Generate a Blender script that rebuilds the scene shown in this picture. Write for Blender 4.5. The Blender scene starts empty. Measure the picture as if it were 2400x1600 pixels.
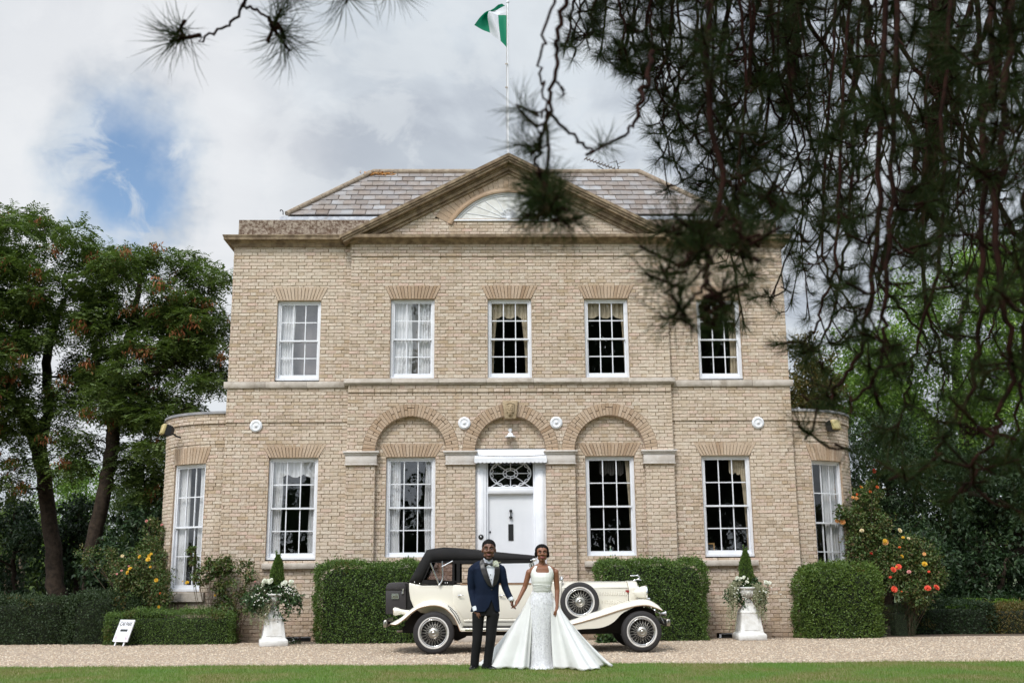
import bpy, bmesh, math, random
import numpy as np
from mathutils import Vector, Matrix
from mathutils.bvhtree import BVHTree

rng = np.random.default_rng(11)
random.seed(11)
C = bpy.context.scene
COL = C.collection
PI = math.pi

# ------------------------------------------------------------------ camera
F, TH, ROLL, YAW = 2500.0, math.atan(545 / 2500.0), 0.0075, 0.0200   # focal length and angles of a 2400 px wide frame
EYE = np.array([-0.413, 0.0, 1.34])
_fw = np.array([math.sin(YAW) * math.cos(TH), math.cos(YAW) * math.cos(TH), math.sin(TH)])
_r0 = np.array([math.cos(YAW), -math.sin(YAW), 0.0])
_u0 = np.cross(_r0, _fw)
_r = _r0 * math.cos(ROLL) - _u0 * math.sin(ROLL)
_u = _u0 * math.cos(ROLL) + _r0 * math.sin(ROLL)


def at(px, py, Y):
    """world point at depth Y that the photograph shows at pixel (px, py)"""
    d = _fw * F + _r * (px - 1200) - _u * (py - 800)
    return EYE + d * (Y / d[1])


cam = bpy.data.cameras.new('camera')
cam.sensor_width = 36.0
cam.lens = F / 2400 * 36
cam.clip_start = 0.1
cam.clip_end = 2000
cam.dof.use_dof = True
cam.dof.focus_distance = 17.0
cam.dof.aperture_fstop = 3.6
co = bpy.data.objects.new('camera', cam)
COL.objects.link(co)
m = Matrix.Identity(4)
for i in range(3):
    m[i][0], m[i][1], m[i][2], m[i][3] = _r[i], _u[i], -_fw[i], EYE[i]
co.matrix_world = m
C.camera = co

# ------------------------------------------------------------------ sky, sun, exposure
SUN_EL, SUN_AZ = math.radians(52), math.radians(205)      # azimuth from +Y clockwise: behind the camera, to its left
sdir = Vector((math.sin(SUN_AZ) * math.cos(SUN_EL), math.cos(SUN_AZ) * math.cos(SUN_EL), math.sin(SUN_EL)))
sun = bpy.data.lights.new('sun', 'SUN')
sun.energy = 2.0
sun.angle = math.radians(13)
sun.color = (1.0, 0.955, 0.88)
so = bpy.data.objects.new('sun', sun)
COL.objects.link(so)
so.rotation_euler = sdir.to_track_quat('Z', 'Y').to_euler()

world = bpy.data.worlds.new('World')
C.world = world
world.use_nodes = True
wt = world.node_tree
wt.nodes.clear()


class NT:
    """small helper to write node trees"""
    def __init__(s, tree): s.t = tree
    def n(s, typ, props=None, **inp):
        nd = s.t.nodes.new(typ)
        for k, v in (props or {}).items(): setattr(nd, k, v)
        for k, v in inp.items():
            key = k.replace('_', ' ')
            if k[0] == 'i' and k[1:].isdigit(): sock = nd.inputs[int(k[1:])]
            else: sock = nd.inputs[key]
            if hasattr(v, 'is_linked'): s.t.links.new(v, sock)
            elif isinstance(v, (tuple, list)) and len(v) == 3 and sock.type == 'RGBA': sock.default_value = (*v, 1)
            else: sock.default_value = v
        return nd
    def math(s, op, a, b=0.0, clamp=False):
        nd = s.n('ShaderNodeMath', {'operation': op, 'use_clamp': clamp}, i0=a, i1=b); return nd.outputs[0]
    def vmath(s, op, a, b=(0, 0, 0)):
        nd = s.n('ShaderNodeVectorMath', {'operation': op}, i0=a, i1=b)
        return nd.outputs['Value'] if op in ('DOT_PRODUCT', 'LENGTH', 'DISTANCE') else nd.outputs[0]
    def noise(s, vec, scale, detail=4, rough=0.55, dist=0.0):
        nd = s.n('ShaderNodeTexNoise', None, Scale=scale, Detail=detail, Roughness=rough, Distortion=dist)
        if vec is not None: s.t.links.new(vec, nd.inputs['Vector'])
        return nd.outputs[0]
    def ramp(s, fac, stops, interp='LINEAR'):
        nd = s.t.nodes.new('ShaderNodeValToRGB'); cr = nd.color_ramp; cr.interpolation = interp
        while len(cr.elements) > 1: cr.elements.remove(cr.elements[-1])
        for i, (p, c) in enumerate(stops):
            e = cr.elements[0] if i == 0 else cr.elements.new(p)
            e.position = p
            e.color = (*c, 1) if isinstance(c, (tuple, list)) else (c, c, c, 1)
        s.t.links.new(fac, nd.inputs[0]); return nd.outputs[0]
    def mix(s, fac, a, b, blend='MIX'):
        nd = s.t.nodes.new('ShaderNodeMix'); nd.data_type = 'RGBA'; nd.blend_type = blend
        for sock, v in ((nd.inputs[0], fac), (nd.inputs[6], a), (nd.inputs[7], b)):
            if hasattr(v, 'is_linked'): s.t.links.new(v, sock)
            elif isinstance(v, (tuple, list)): sock.default_value = (*v, 1)
            else: sock.default_value = v
        return nd.outputs[2]
    def sstep(s, v, a, b):
        nd = s.n('ShaderNodeMapRange', {'interpolation_type': 'SMOOTHSTEP'}, Value=v, From_Min=a, From_Max=b); return nd.outputs[0]


g = NT(wt)
sky = g.n('ShaderNodeTexSky', {'sky_type': 'NISHITA', 'sun_disc': False, 'sun_elevation': SUN_EL, 'sun_rotation': SUN_AZ})
dirv = g.n('ShaderNodeTexCoord').outputs['Generated']
sep = g.n('ShaderNodeSeparateXYZ', None, i0=dirv)
zz = g.math('ADD', g.math('MAXIMUM', sep.outputs[2], 0.0), 0.35)
plane = g.n('ShaderNodeCombineXYZ', None, i0=g.math('DIVIDE', sep.outputs[0], zz), i1=g.math('DIVIDE', sep.outputs[1], zz), i2=0.0).outputs[0]
n_big = g.noise(plane, 1.9, 5, 0.5, 0.3)
n_mid = g.noise(g.vmath('ADD', plane, (3.1, 1.7, 0)), 4.5, 6, 0.55, 0.4)
# one opening in the cloud where the blue shows
hole = at(285, 430, 20) - EYE
hole = hole / np.linalg.norm(hole)
warp = g.n('ShaderNodeTexNoise', None, Vector=dirv, Scale=9.0, Detail=5.0, Roughness=0.6)
dw = g.vmath('ADD', dirv, g.vmath('SCALE', g.vmath('SUBTRACT', warp.outputs['Color'], (0.5, 0.5, 0.5))))
dw.node.inputs[1].links[0].from_node.inputs['Scale'].default_value = 0.13
off = g.vmath('SUBTRACT', dw, tuple(float(x) for x in hole))
off = g.vmath('MULTIPLY', off, (1.1, 1.0, 0.72))
hd = g.vmath('LENGTH', off)
wisp = g.noise(g.vmath('MULTIPLY', dirv, (1.0, 1.0, 1.6)), 17.0, 5, 0.6, 0.6)
open_ = g.math('MULTIPLY', g.math('SUBTRACT', 1.0, g.sstep(hd, 0.024, 0.073)), g.math('SUBTRACT', 1.0, g.math('MULTIPLY', g.sstep(wisp, 0.48, 0.66), 0.75)))
gen = g.sstep(n_big, 0.66, 0.75)                                   # a few smaller openings elsewhere
blue = g.math('MAXIMUM', open_, g.math('MULTIPLY', gen, 0.55))
cloud = g.mix(g.sstep(n_big, 0.36, 0.62), (4.0, 4.4, 5.05), (5.2, 5.7, 6.25))
cloud = g.mix(g.sstep(n_mid, 0.40, 0.66), cloud, (6.2, 6.7, 7.2))
n_fin = g.noise(g.vmath('ADD', plane, (7.7, 2.3, 0)), 8.5, 7, 0.6, 0.5)
cloud = g.mix(g.math('MULTIPLY', g.sstep(n_fin, 0.48, 0.60), 0.45), cloud, (6.7, 7.05, 7.35))
rim = g.math('MULTIPLY', g.sstep(hd, 0.05, 0.09), g.math('SUBTRACT', 1.0, g.sstep(hd, 0.10, 0.24)))
cloud = g.mix(g.math('MULTIPLY', rim, 0.75), cloud, (7.6, 7.7, 7.9))
sd = g.math('MAXIMUM', g.vmath('DOT_PRODUCT', dirv, tuple(sdir)), 0.0)
glow = g.math('ADD', 1.0, g.math('MULTIPLY', g.math('POWER', sd, 2.0), 2.6))   # cloud is thinner and brighter round the sun
cloud = g.vmath('SCALE', cloud)
wt.links.new(glow, cloud.node.inputs['Scale'])
skyc = g.mix(blue, cloud, g.mix(1.0, sky.outputs[0], (1.35, 1.4, 1.4), 'MULTIPLY'))
bg = g.n('ShaderNodeBackground', None, Color=skyc, Strength=0.1)
wo = g.n('ShaderNodeOutputWorld')
wt.links.new(bg.outputs[0], wo.inputs[0])

C.view_settings.view_transform = 'Standard'
C.view_settings.look = 'None'
C.view_settings.exposure = 0.2
C.view_settings.gamma = 1.0
C.view_settings.use_curve_mapping = False
C.cycles.max_bounces = 8
C.cycles.transparent_max_bounces = 12
C.cycles.caustics_reflective = False
C.cycles.caustics_refractive = False

# ------------------------------------------------------------------ mesh helpers
def nrm(v):
    v = np.asarray(v, float); return v / (np.linalg.norm(v, axis=-1, keepdims=True) + 1e-12)


class MB:
    """collects shapes and builds them as one mesh"""
    def __init__(s): s.V = []; s.G = []; s.n = 0
    def add(s, v, f, mat=0, smooth=False):
        v = np.asarray(v, float).reshape(-1, 3)
        if isinstance(f, np.ndarray): s.G.append((f + s.n, mat, smooth))
        else:
            by = {}
            for q in f: by.setdefault(len(q), []).append(q)
            for q in by.values(): s.G.append((np.array(q) + s.n, mat, smooth))
        s.V.append(v); s.n += len(v)
        return s
    def box(s, x0, x1, y0, y1, z0, z1, mat=0):
        v = [(x, y, z) for z in (z0, z1) for y in (y0, y1) for x in (x0, x1)]
        return s.add(v, [(0, 2, 3, 1), (4, 5, 7, 6), (0, 1, 5, 4), (2, 6, 7, 3), (0, 4, 6, 2), (1, 3, 7, 5)], mat)
    def prism(s, poly, lo, hi, axis='y', mat=0):
        """poly of (x,z) run along y, or of (y,z) along x, or of (x,y) along z"""
        n = len(poly); v = []
        for h in (lo, hi):
            for a, b in poly: v.append((a, h, b) if axis == 'y' else (h, a, b) if axis == 'x' else (a, b, h))
        f = [tuple(range(n))[::-1], tuple(range(n, 2 * n))] + [(i, (i + 1) % n, n + (i + 1) % n, n + i) for i in range(n)]
        return s.add(v, f, mat)
    def loft(s, rings, closed=True, caps=True, mat=0, smooth=True):
        R = np.asarray(rings, float); k, n = R.shape[:2]; f = []
        m_ = n if closed else n - 1
        for i in range(k - 1):
            for j in range(m_):
                a, b = i * n + j, i * n + (j + 1) % n
                f.append((a, b, b + n, a + n))
        s.add(R.reshape(-1, 3), np.array(f), mat, smooth)
        if caps and closed:
            o = s.n
            s.add(R[0], [tuple(range(n))[::-1]], mat); s.add(R[-1], [tuple(range(n))], mat)
        return s
    def tube(s, pts, rad, n=6, mat=0, caps=True, squash=None):
        P = np.asarray(pts, float); k = len(P)
        rad = np.full(k, rad) if np.isscalar(rad) else np.asarray(rad, float)
        T = np.gradient(P, axis=0) if k > 2 else np.array([P[1] - P[0]] * 2)
        T = nrm(T)
        up = np.array([0, 0, 1.0]) if abs(T[0][2]) < 0.9 else np.array([1.0, 0, 0])
        rings = []; a = np.arange(n) * 2 * PI / n
        X = nrm(np.cross(up, T[0]))
        for i in range(k):
            X = nrm(X - T[i] * (X @ T[i])); Yv = np.cross(T[i], X)
            rings.append(P[i] + rad[i] * (np.cos(a)[:, None] * X + np.sin(a)[:, None] * Yv))
        return s.loft(rings, True, caps, mat, True)
    def capsule(s, pts, rad, n=12):
        """tube with rounded ends, for bodies"""
        P = [np.asarray(p, float) for p in pts]; R = list(rad) if not np.isscalar(rad) else [rad] * len(P)
        t0, t1 = nrm(P[0] - P[1]), nrm(P[-1] - P[-2])
        a = [P[0] + t0 * R[0] * 0.98, P[0] + t0 * R[0] * 0.7]; ar = [R[0] * 0.15, R[0] * 0.72]
        b = [P[-1] + t1 * R[-1] * 0.7, P[-1] + t1 * R[-1] * 0.98]; br = [R[-1] * 0.72, R[-1] * 0.15]
        return s.tube(a + P + b, ar + R + br, n)
    def lathe(s, prof, o=(0, 0, 0), ax='z', n=24, mat=0, smooth=True, caps=False, arc=None):
        o = np.asarray(o, float); a = np.arange(n) * 2 * PI / n
        rings = []
        for r, h in prof:
            c, d = r * np.cos(a), r * np.sin(a); hh = np.full(n, h)
            rings.append(o + (np.stack([c, d, hh], 1) if ax == 'z' else np.stack([c, hh, d], 1) if ax == 'y' else np.stack([hh, c, d], 1)))
        return s.loft(rings, True, caps, mat, smooth)
    def ell(s, c, r, n=12, k=8, mat=0, rot=None):
        t = np.linspace(-PI / 2, PI / 2, k + 1); a = np.arange(n) * 2 * PI / n
        t[0] += 0.02; t[-1] -= 0.02
        rings = np.stack([np.stack([np.cos(x) * np.cos(a), np.cos(x) * np.sin(a), np.full(n, np.sin(x))], 1) for x in t]) * np.asarray(r, float)
        if rot is not None: rings = rings @ np.array(rot).T
        return s.loft(rings + np.asarray(c, float), True, True, mat, True)
    def grid(s, P, mat=0, smooth=True):
        P = np.asarray(P, float); a, b = P.shape[:2]
        i = np.arange(a - 1)[:, None] * b + np.arange(b - 1)[None]
        f = np.stack([i, i + 1, i + b + 1, i + b], -1).reshape(-1, 4)
        return s.add(P.reshape(-1, 3), f, mat, smooth)
    def mesh(s, name, mats):
        me = bpy.data.meshes.new(name)
        V = np.concatenate(s.V)
        me.vertices.add(len(V)); me.vertices.foreach_set('co', V.astype(np.float32).ravel())
        L = np.concatenate([q.ravel() for q, _, _ in s.G]).astype(np.int32)
        tot = np.concatenate([np.full(len(q), q.shape[1]) for q, _, _ in s.G])
        mi = np.concatenate([np.full(len(q), mm) for q, mm, _ in s.G]).astype(np.int32)
        sm = np.concatenate([np.full(len(q), b) for q, _, b in s.G]).astype(bool)
        st = np.concatenate([[0], np.cumsum(tot)[:-1]]).astype(np.int32)
        me.loops.add(len(L)); me.loops.foreach_set('vertex_index', L)
        me.polygons.add(len(tot)); me.polygons.foreach_set('loop_start', st)
        me.polygons.foreach_set('material_index', mi); me.polygons.foreach_set('use_smooth', sm)
        for q in (mats if isinstance(mats, (list, tuple)) else [mats]): me.materials.append(q)
        me.update(calc_edges=True)
        return me


WT = {}      # world matrix of every parent


def link(name, data, parent=None, loc=None, rot=None, scale=None):
    o = bpy.data.objects.new(name, data); COL.objects.link(o)
    M = Matrix.Translation(Vector(loc) if loc is not None else Vector((0, 0, 0)))
    if rot is not None: M = M @ (rot.to_4x4() if isinstance(rot, Matrix) else Matrix.Rotation(rot, 4, 'Z'))
    if scale is not None: M = M @ Matrix.Diagonal((*scale, 1))
    if parent is not None:
        o.parent = parent
        o.matrix_parent_inverse = WT[parent].inverted()
    o.matrix_basis = M
    WT[o] = M
    return o


def part(name, mb, mats, parent, **kw):
    return link(name, mb.mesh(name, mats) if isinstance(mb, MB) else mb, parent, **kw)


def thing(name, label, cat, loc, group=None):
    o = link(name, None, None, loc)
    o.empty_display_size = 0.2
    return tag(o, label, cat, group)


def tag(o, label, cat, group=None):
    o['label'] = label; o['category'] = cat
    if group: o['group'] = group
    return o


def solo(name, mb, mats, label, cat, base, group=None):
    """a thing that is one mesh: origin moved to its base"""
    me = mb.mesh(name, mats) if isinstance(mb, MB) else mb
    me.transform(Matrix.Translation(-Vector(base)))
    return tag(link(name, me, None, base), label, cat, group)


def struct(name, mb, mats, kind='structure', parent=None):
    o = part(name, mb, mats, parent); o['kind'] = kind; return o


def remesh(mb, voxel, smooth=4, name='body', cut=None, thick=0.0, keep=None):
    """fuse overlapping closed shapes into one continuous surface"""
    me = mb.mesh(name, []); o = bpy.data.objects.new('tmp', me); COL.objects.link(o)
    md = o.modifiers.new('r', 'REMESH'); md.mode = 'VOXEL'; md.voxel_size = voxel
    if smooth:
        ms = o.modifiers.new('s', 'SMOOTH'); ms.iterations = smooth; ms.factor = 0.5
    dg = bpy.context.evaluated_depsgraph_get()
    out = bpy.data.meshes.new_from_object(o.evaluated_get(dg))
    bpy.data.objects.remove(o); bpy.data.meshes.remove(me)
    if cut or keep or thick:
        bm = bmesh.new(); bm.from_mesh(out)
        if cut:
            bmesh.ops.delete(bm, geom=[f for f in bm.faces if cut(f.calc_center_median())], context='FACES')
        if keep:
            bmesh.ops.delete(bm, geom=[f for f in bm.faces if not keep(f.calc_center_median())], context='FACES')
        for _ in range(6):
            mv = {}
            for v in bm.verts:
                be = [e for e in v.link_edges if e.is_boundary]
                if len(be) == 2: mv[v] = v.co * 0.4 + (be[0].other_vert(v).co + be[1].other_vert(v).co) * 0.3
            for v, c_ in mv.items(): v.co = c_
        if thick:
            bmesh.ops.recalc_face_normals(bm, faces=bm.faces)
            bmesh.ops.solidify(bm, geom=bm.faces[:], thickness=thick)
        bm.to_mesh(out); bm.free()
    out.name = name
    out.polygons.foreach_set('use_smooth', np.ones(len(out.polygons), bool))
    return out


def inpoly(x, z, poly):
    c = False; n = len(poly); j = n - 1
    for i in range(n):
        (xi, zi), (xj, zj) = poly[i], poly[j]
        if (zi > z) != (zj > z) and x < (xj - xi) * (z - zi) / (zj - zi) + xi: c = not c
        j = i
    return c


def bevelled(mb, w, seg=2, name='p', angle=0.6):
    me = mb.mesh(name, []); bm = bmesh.new(); bm.from_mesh(me)
    bmesh.ops.remove_doubles(bm, verts=bm.verts, dist=1e-5)
    bmesh.ops.recalc_face_normals(bm, faces=bm.faces)
    ed = [e for e in bm.edges if len(e.link_faces) == 2 and e.calc_face_angle() > angle]
    bmesh.ops.bevel(bm, geom=ed, offset=w, segments=seg, affect='EDGES', profile=0.5)
    bm.to_mesh(me); bm.free()
    me.polygons.foreach_set('use_smooth', np.ones(len(me.polygons), bool))
    return me


def smoothpath(pts, n):
    """Catmull-Rom through the points"""
    P = np.asarray(pts, float); P = np.vstack([2 * P[0] - P[1], P, 2 * P[-1] - P[-2]])
    out = []; k = len(P) - 3
    for t in np.linspace(0, k - 1e-6, n):
        i = int(t); f = t - i; a, b, c, d = P[i:i + 4]
        out.append(0.5 * (2 * b + (c - a) * f + (2 * a - 5 * b + 4 * c - d) * f * f + (3 * b - a - 3 * c + d) * f ** 3))
    return np.array(out)


def leaves(mb, p, a, up, ln, wd, mat=0, bend=0.15):
    """p base points, a axes, up rough normals: one folded leaf blade each"""
    n = len(p); a = nrm(a); b = nrm(np.cross(a, up)); nn = np.cross(b, a)
    ln = np.broadcast_to(np.asarray(ln, float), (n,))[:, None]; wd = np.broadcast_to(np.asarray(wd, float), (n,))[:, None]
    v = np.stack([p, p + a * ln * 0.45 + b * wd / 2 + nn * wd * bend, p + a * ln, p + a * ln * 0.45 - b * wd / 2 + nn * wd * bend], 1)
    f = np.arange(n)[:, None] * 4 + np.arange(4)[None]
    mb.add(v.reshape(-1, 3), f, mat)


def rdir(n): return nrm(rng.normal(size=(n, 3)))

# ------------------------------------------------------------------ materials
MATS = {}


def mat(name, col=(0.5, 0.5, 0.5), rough=0.7, metal=0.0, vary=None, vscale=3.0, bump=0.0, bscale=40.0, island=None, coat=0.0, spec=0.5, sheen=0.0, transl=0.0, emit=None, stain=None):
    """procedural Principled material.  vary: second colour mixed in by noise; island: list of colours picked per piece;
    stain: (colour, scale, amount) patches"""
    m_ = bpy.data.materials.new(name); m_.use_nodes = True
    t = m_.node_tree; t.nodes.clear(); g = NT(t)
    tc = g.n('ShaderNodeTexCoord').outputs['Object']
    geo = g.n('ShaderNodeNewGeometry')
    c = None
    if island:
        oi = g.n('ShaderNodeObjectInfo').outputs['Random']
        r = g.math('FRACT', g.math('ADD', geo.outputs['Random Per Island'], g.math('MULTIPLY', oi, 7.13)))
        c = g.ramp(r, [(i / max(1, len(island) - 1), q) for i, q in enumerate(island)])
    if vary is not None:
        nz = g.sstep(g.noise(geo.outputs['Position'], vscale, 5, 0.6), 0.35, 0.68)
        c = g.mix(nz, c if c is not None else col, vary) if c is None else g.mix(g.math('MULTIPLY', nz, 0.55), c, vary)
    if stain:
        nz = g.sstep(g.noise(g.vmath('ADD', geo.outputs['Position'], (7.0, 3.0, 1.0)), stain[1], 6, 0.65), 0.52, 0.72)
        c = g.mix(g.math('MULTIPLY', nz, stain[2]), c if c is not None else col, stain[0])
    b = g.n('ShaderNodeBsdfPrincipled', None, Roughness=rough, Metallic=metal)
    b.inputs['Specular IOR Level'].default_value = spec
    b.inputs['Coat Weight'].default_value = coat
    b.inputs['Coat Roughness'].default_value = 0.05
    b.inputs['Sheen Weight'].default_value = sheen
    if c is None: b.inputs['Base Color'].default_value = (*col, 1)
    else: t.links.new(c, b.inputs['Base Color'])
    if emit: b.inputs['Emission Color'].default_value = (*emit, 1); b.inputs['Emission Strength'].default_value = 1
    if bump:
        h = g.noise(geo.outputs['Position'], bscale, 6, 0.65)
        bn = g.n('ShaderNodeBump', None, Strength=bump, Distance=0.02, Height=h)
        t.links.new(bn.outputs[0], b.inputs['Normal'])
    sh = b.outputs[0]
    if transl:
        tr = g.n('ShaderNodeBsdfTranslucent')
        if c is None: tr.inputs[0].default_value = (*col, 1)
        else: t.links.new(g.mix(1.0, c, (1.0, 1.15, 0.6), 'MULTIPLY'), tr.inputs[0])
        sh = g.n('ShaderNodeMixShader', None, i0=transl, i1=sh, i2=tr.outputs[0]).outputs[0]
    out = g.n('ShaderNodeOutputMaterial'); t.links.new(sh, out.inputs[0])
    MATS[name] = m_
    return m_


def brickmat(name, cols, tint):
    """weathered brick: a colour per brick, pitted dark marks, broad pale and stained zones"""
    m_ = bpy.data.materials.new(name); m_.use_nodes = True; t = m_.node_tree; t.nodes.clear(); g = NT(t)
    geo = g.n('ShaderNodeNewGeometry'); pos = geo.outputs['Position']
    r = g.math('FRACT', g.math('ADD', geo.outputs['Random Per Island'], g.math('MULTIPLY', g.n('ShaderNodeObjectInfo').outputs['Random'], 7.13)))
    c = g.ramp(r, [(k / (len(cols) - 1), q) for k, q in enumerate(cols)])
    fine = g.noise(pos, 34.0, 5, 0.65)
    c = g.mix(g.math('MULTIPLY', g.sstep(fine, 0.50, 0.66), 0.6), c, tint[0])              # pitted marks
    c = g.mix(g.math('MULTIPLY', g.sstep(g.noise(g.vmath('ADD', pos, (5.0, 1.0, 9.0)), 11.0, 4, 0.6), 0.5, 0.68), 0.45), c, tint[1])
    big = g.noise(g.vmath('MULTIPLY', pos, (1.0, 1.0, 0.55)), 0.75, 5, 0.6)
    c = g.mix(g.math('MULTIPLY', g.sstep(big, 0.50, 0.66), 0.42), c, tint[2])              # bleached zones
    c = g.mix(g.math('MULTIPLY', g.sstep(g.noise(g.vmath('MULTIPLY', g.vmath('ADD', pos, (2.0, 0.0, 4.0)), (1.6, 1.0, 0.45)), 1.2, 6, 0.65), 0.54, 0.70), 0.40), c, tint[3])
    z = g.n('ShaderNodeSeparateXYZ', None, i0=pos).outputs[2]
    near_ground = g.math('SUBTRACT', 1.0, g.sstep(g.math('ADD', z, g.math('MULTIPLY', g.noise(pos, 2.2, 5, 0.6), 0.9)), 0.35, 1.25))
    c = g.mix(g.math('MULTIPLY', near_ground, 0.55), c, tint[4])                                   # darker brown towards the ground
    b = g.n('ShaderNodeBsdfPrincipled', None, Base_Color=c, Roughness=0.92)
    b.inputs['Specular IOR Level'].default_value = 0.2
    bn = g.n('ShaderNodeBump', None, Strength=0.7, Distance=0.012, Height=fine)
    t.links.new(bn.outputs[0], b.inputs['Normal']); t.links.new(b.outputs[0], g.n('ShaderNodeOutputMaterial').inputs[0])
    return m_


BR = [(0.522, 0.420, 0.330), (0.578, 0.491, 0.395), (0.550, 0.448, 0.372), (0.605, 0.529, 0.439), (0.532, 0.425, 0.353), (0.458, 0.354, 0.248), (0.578, 0.486, 0.395), (0.560, 0.415, 0.343), (0.586, 0.506, 0.416), (0.413, 0.331, 0.248), (0.569, 0.471, 0.382)]
m_brick = brickmat('gault_brick', BR, [(0.27, 0.19, 0.125), (0.48, 0.36, 0.25), (0.63, 0.54, 0.44), (0.42, 0.30, 0.19), (0.36, 0.235, 0.15)])
m_mortar = mat('lime_mortar', (0.25, 0.19, 0.135), 0.95, vary=(0.42, 0.345, 0.26), vscale=7, bump=0.4, bscale=90, spec=0.15)
m_rubbed = brickmat('rubbed_brick', [(0.423, 0.310, 0.223), (0.483, 0.373, 0.282), (0.397, 0.282, 0.194), (0.458, 0.343, 0.252), (0.346, 0.248, 0.172), (0.501, 0.389, 0.297), (0.310, 0.210, 0.139)], [(0.23, 0.155, 0.095), (0.40, 0.28, 0.175), (0.56, 0.46, 0.36), (0.33, 0.225, 0.14), (0.3, 0.2, 0.12)])
m_stone = mat('pale_stone', (0.50, 0.45, 0.40), 0.85, vary=(0.40, 0.35, 0.30), vscale=5, bump=0.4, bscale=50, spec=0.25, stain=((0.20, 0.16, 0.12), 2.6, 0.6))
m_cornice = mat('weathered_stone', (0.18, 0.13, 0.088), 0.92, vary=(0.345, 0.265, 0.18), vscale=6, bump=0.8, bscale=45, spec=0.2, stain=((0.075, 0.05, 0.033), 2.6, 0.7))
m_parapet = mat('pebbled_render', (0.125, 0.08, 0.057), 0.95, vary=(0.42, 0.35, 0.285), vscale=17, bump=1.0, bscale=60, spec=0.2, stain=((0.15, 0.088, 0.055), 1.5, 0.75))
m_slate = mat('roof_slate', island=[(0.189, 0.167, 0.163), (0.258, 0.242, 0.242), (0.142, 0.114, 0.101), (0.292, 0.282, 0.286), (0.202, 0.167, 0.150), (0.344, 0.352, 0.370), (0.163, 0.136, 0.123), (0.232, 0.216, 0.211)], rough=0.75, vary=(0.21, 0.155, 0.115), vscale=3.0, bump=0.8, bscale=35, stain=((0.36, 0.335, 0.30), 9.0, 0.6))
m_ridge = mat('ridge_stone', (0.22, 0.165, 0.12), 0.92, vary=(0.33, 0.27, 0.2), vscale=9, bump=0.7, bscale=40)
m_lichen = mat('orange_lichen', (0.42, 0.17, 0.03), 0.95, vary=(0.30, 0.2, 0.1), vscale=14, bump=0.5)
m_lead = mat('lead', (0.36, 0.38, 0.43), 0.6, vary=(0.52, 0.54, 0.58), vscale=8, stain=((0.17, 0.145, 0.13), 5, 0.7))
m_coping = mat('lead_coping', (0.20, 0.20, 0.215), 0.7, vary=(0.27, 0.26, 0.26), vscale=5, stain=((0.12, 0.10, 0.085), 4, 0.6))
m_white = mat('white_paint', (0.76, 0.77, 0.81), 0.45, vary=(0.68, 0.69, 0.73), vscale=3, bump=0.05)
m_whitedoor = mat('door_paint', (0.72, 0.73, 0.765), 0.4, vary=(0.69, 0.70, 0.74), vscale=2)
m_wstone = mat('painted_stone', (0.74, 0.74, 0.73), 0.75, vary=(0.62, 0.61, 0.58), vscale=7, bump=0.25, bscale=30, stain=((0.42, 0.37, 0.28), 5, 0.35))
m_impost = mat('impost_stone', (0.60, 0.56, 0.53), 0.85, vary=(0.54, 0.49, 0.45), vscale=6, bump=0.3, stain=((0.36, 0.29, 0.22), 4, 0.45))
m_black = mat('black_metal', (0.015, 0.015, 0.016), 0.4)
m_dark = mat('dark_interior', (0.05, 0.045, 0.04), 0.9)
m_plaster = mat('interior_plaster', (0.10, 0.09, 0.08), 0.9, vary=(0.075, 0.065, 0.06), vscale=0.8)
m_sheer = mat('sheer_curtain', (0.85, 0.84, 0.86), 0.9, vary=(0.76, 0.75, 0.77), vscale=3, transl=0.1)
m_cream = mat('cream_curtain', (0.62, 0.53, 0.40), 0.9, vary=(0.48, 0.40, 0.29), vscale=4, transl=0.1)
m_blind = mat('grey_blind', (0.24, 0.21, 0.215), 0.9)
m_wood = mat('gilt_wood', (0.42, 0.25, 0.10), 0.5, vary=(0.3, 0.17, 0.06), vscale=8)
m_green_gl = mat('green_plastic', (0.30, 0.45, 0.38), 0.3)
m_buff = mat('lamp_glass', (0.55, 0.44, 0.22), 0.35, vary=(0.42, 0.36, 0.16), vscale=6)

m_paint = mat('cream_paint', (0.715, 0.68, 0.60), 0.22, coat=0.8, spec=0.5)
m_paint2 = mat('cream_paint_seam', (0.20, 0.16, 0.12), 0.6)
m_hood = mat('black_canvas', (0.010, 0.0095, 0.010), 0.85, vary=(0.015, 0.014, 0.014), vscale=4, bump=0.15, bscale=200, spec=0.25)
m_trunk = mat('dark_leathercloth', (0.028, 0.024, 0.026), 0.6, bump=0.1, bscale=200)
m_rubber = mat('tyre_rubber', (0.022, 0.02, 0.021), 0.8, bump=0.2, bscale=120)
m_wwall = mat('whitewall', (0.62, 0.60, 0.58), 0.6, vary=(0.5, 0.48, 0.45), vscale=8)
m_chrome = mat('chrome', (0.72, 0.72, 0.73), 0.12, 1.0)
m_dullchrome = mat('dull_chrome', (0.42, 0.40, 0.36), 0.28, 1.0)
m_under = mat('underbody', (0.012, 0.011, 0.011), 0.9)
m_red = mat('red_enamel', (0.25, 0.02, 0.02), 0.4)
m_glasslens = mat('lens_glass', (0.7, 0.72, 0.75), 0.08, 0.3)
m_tan = mat('tan_trim', (0.30, 0.17, 0.09), 0.6)

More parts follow.
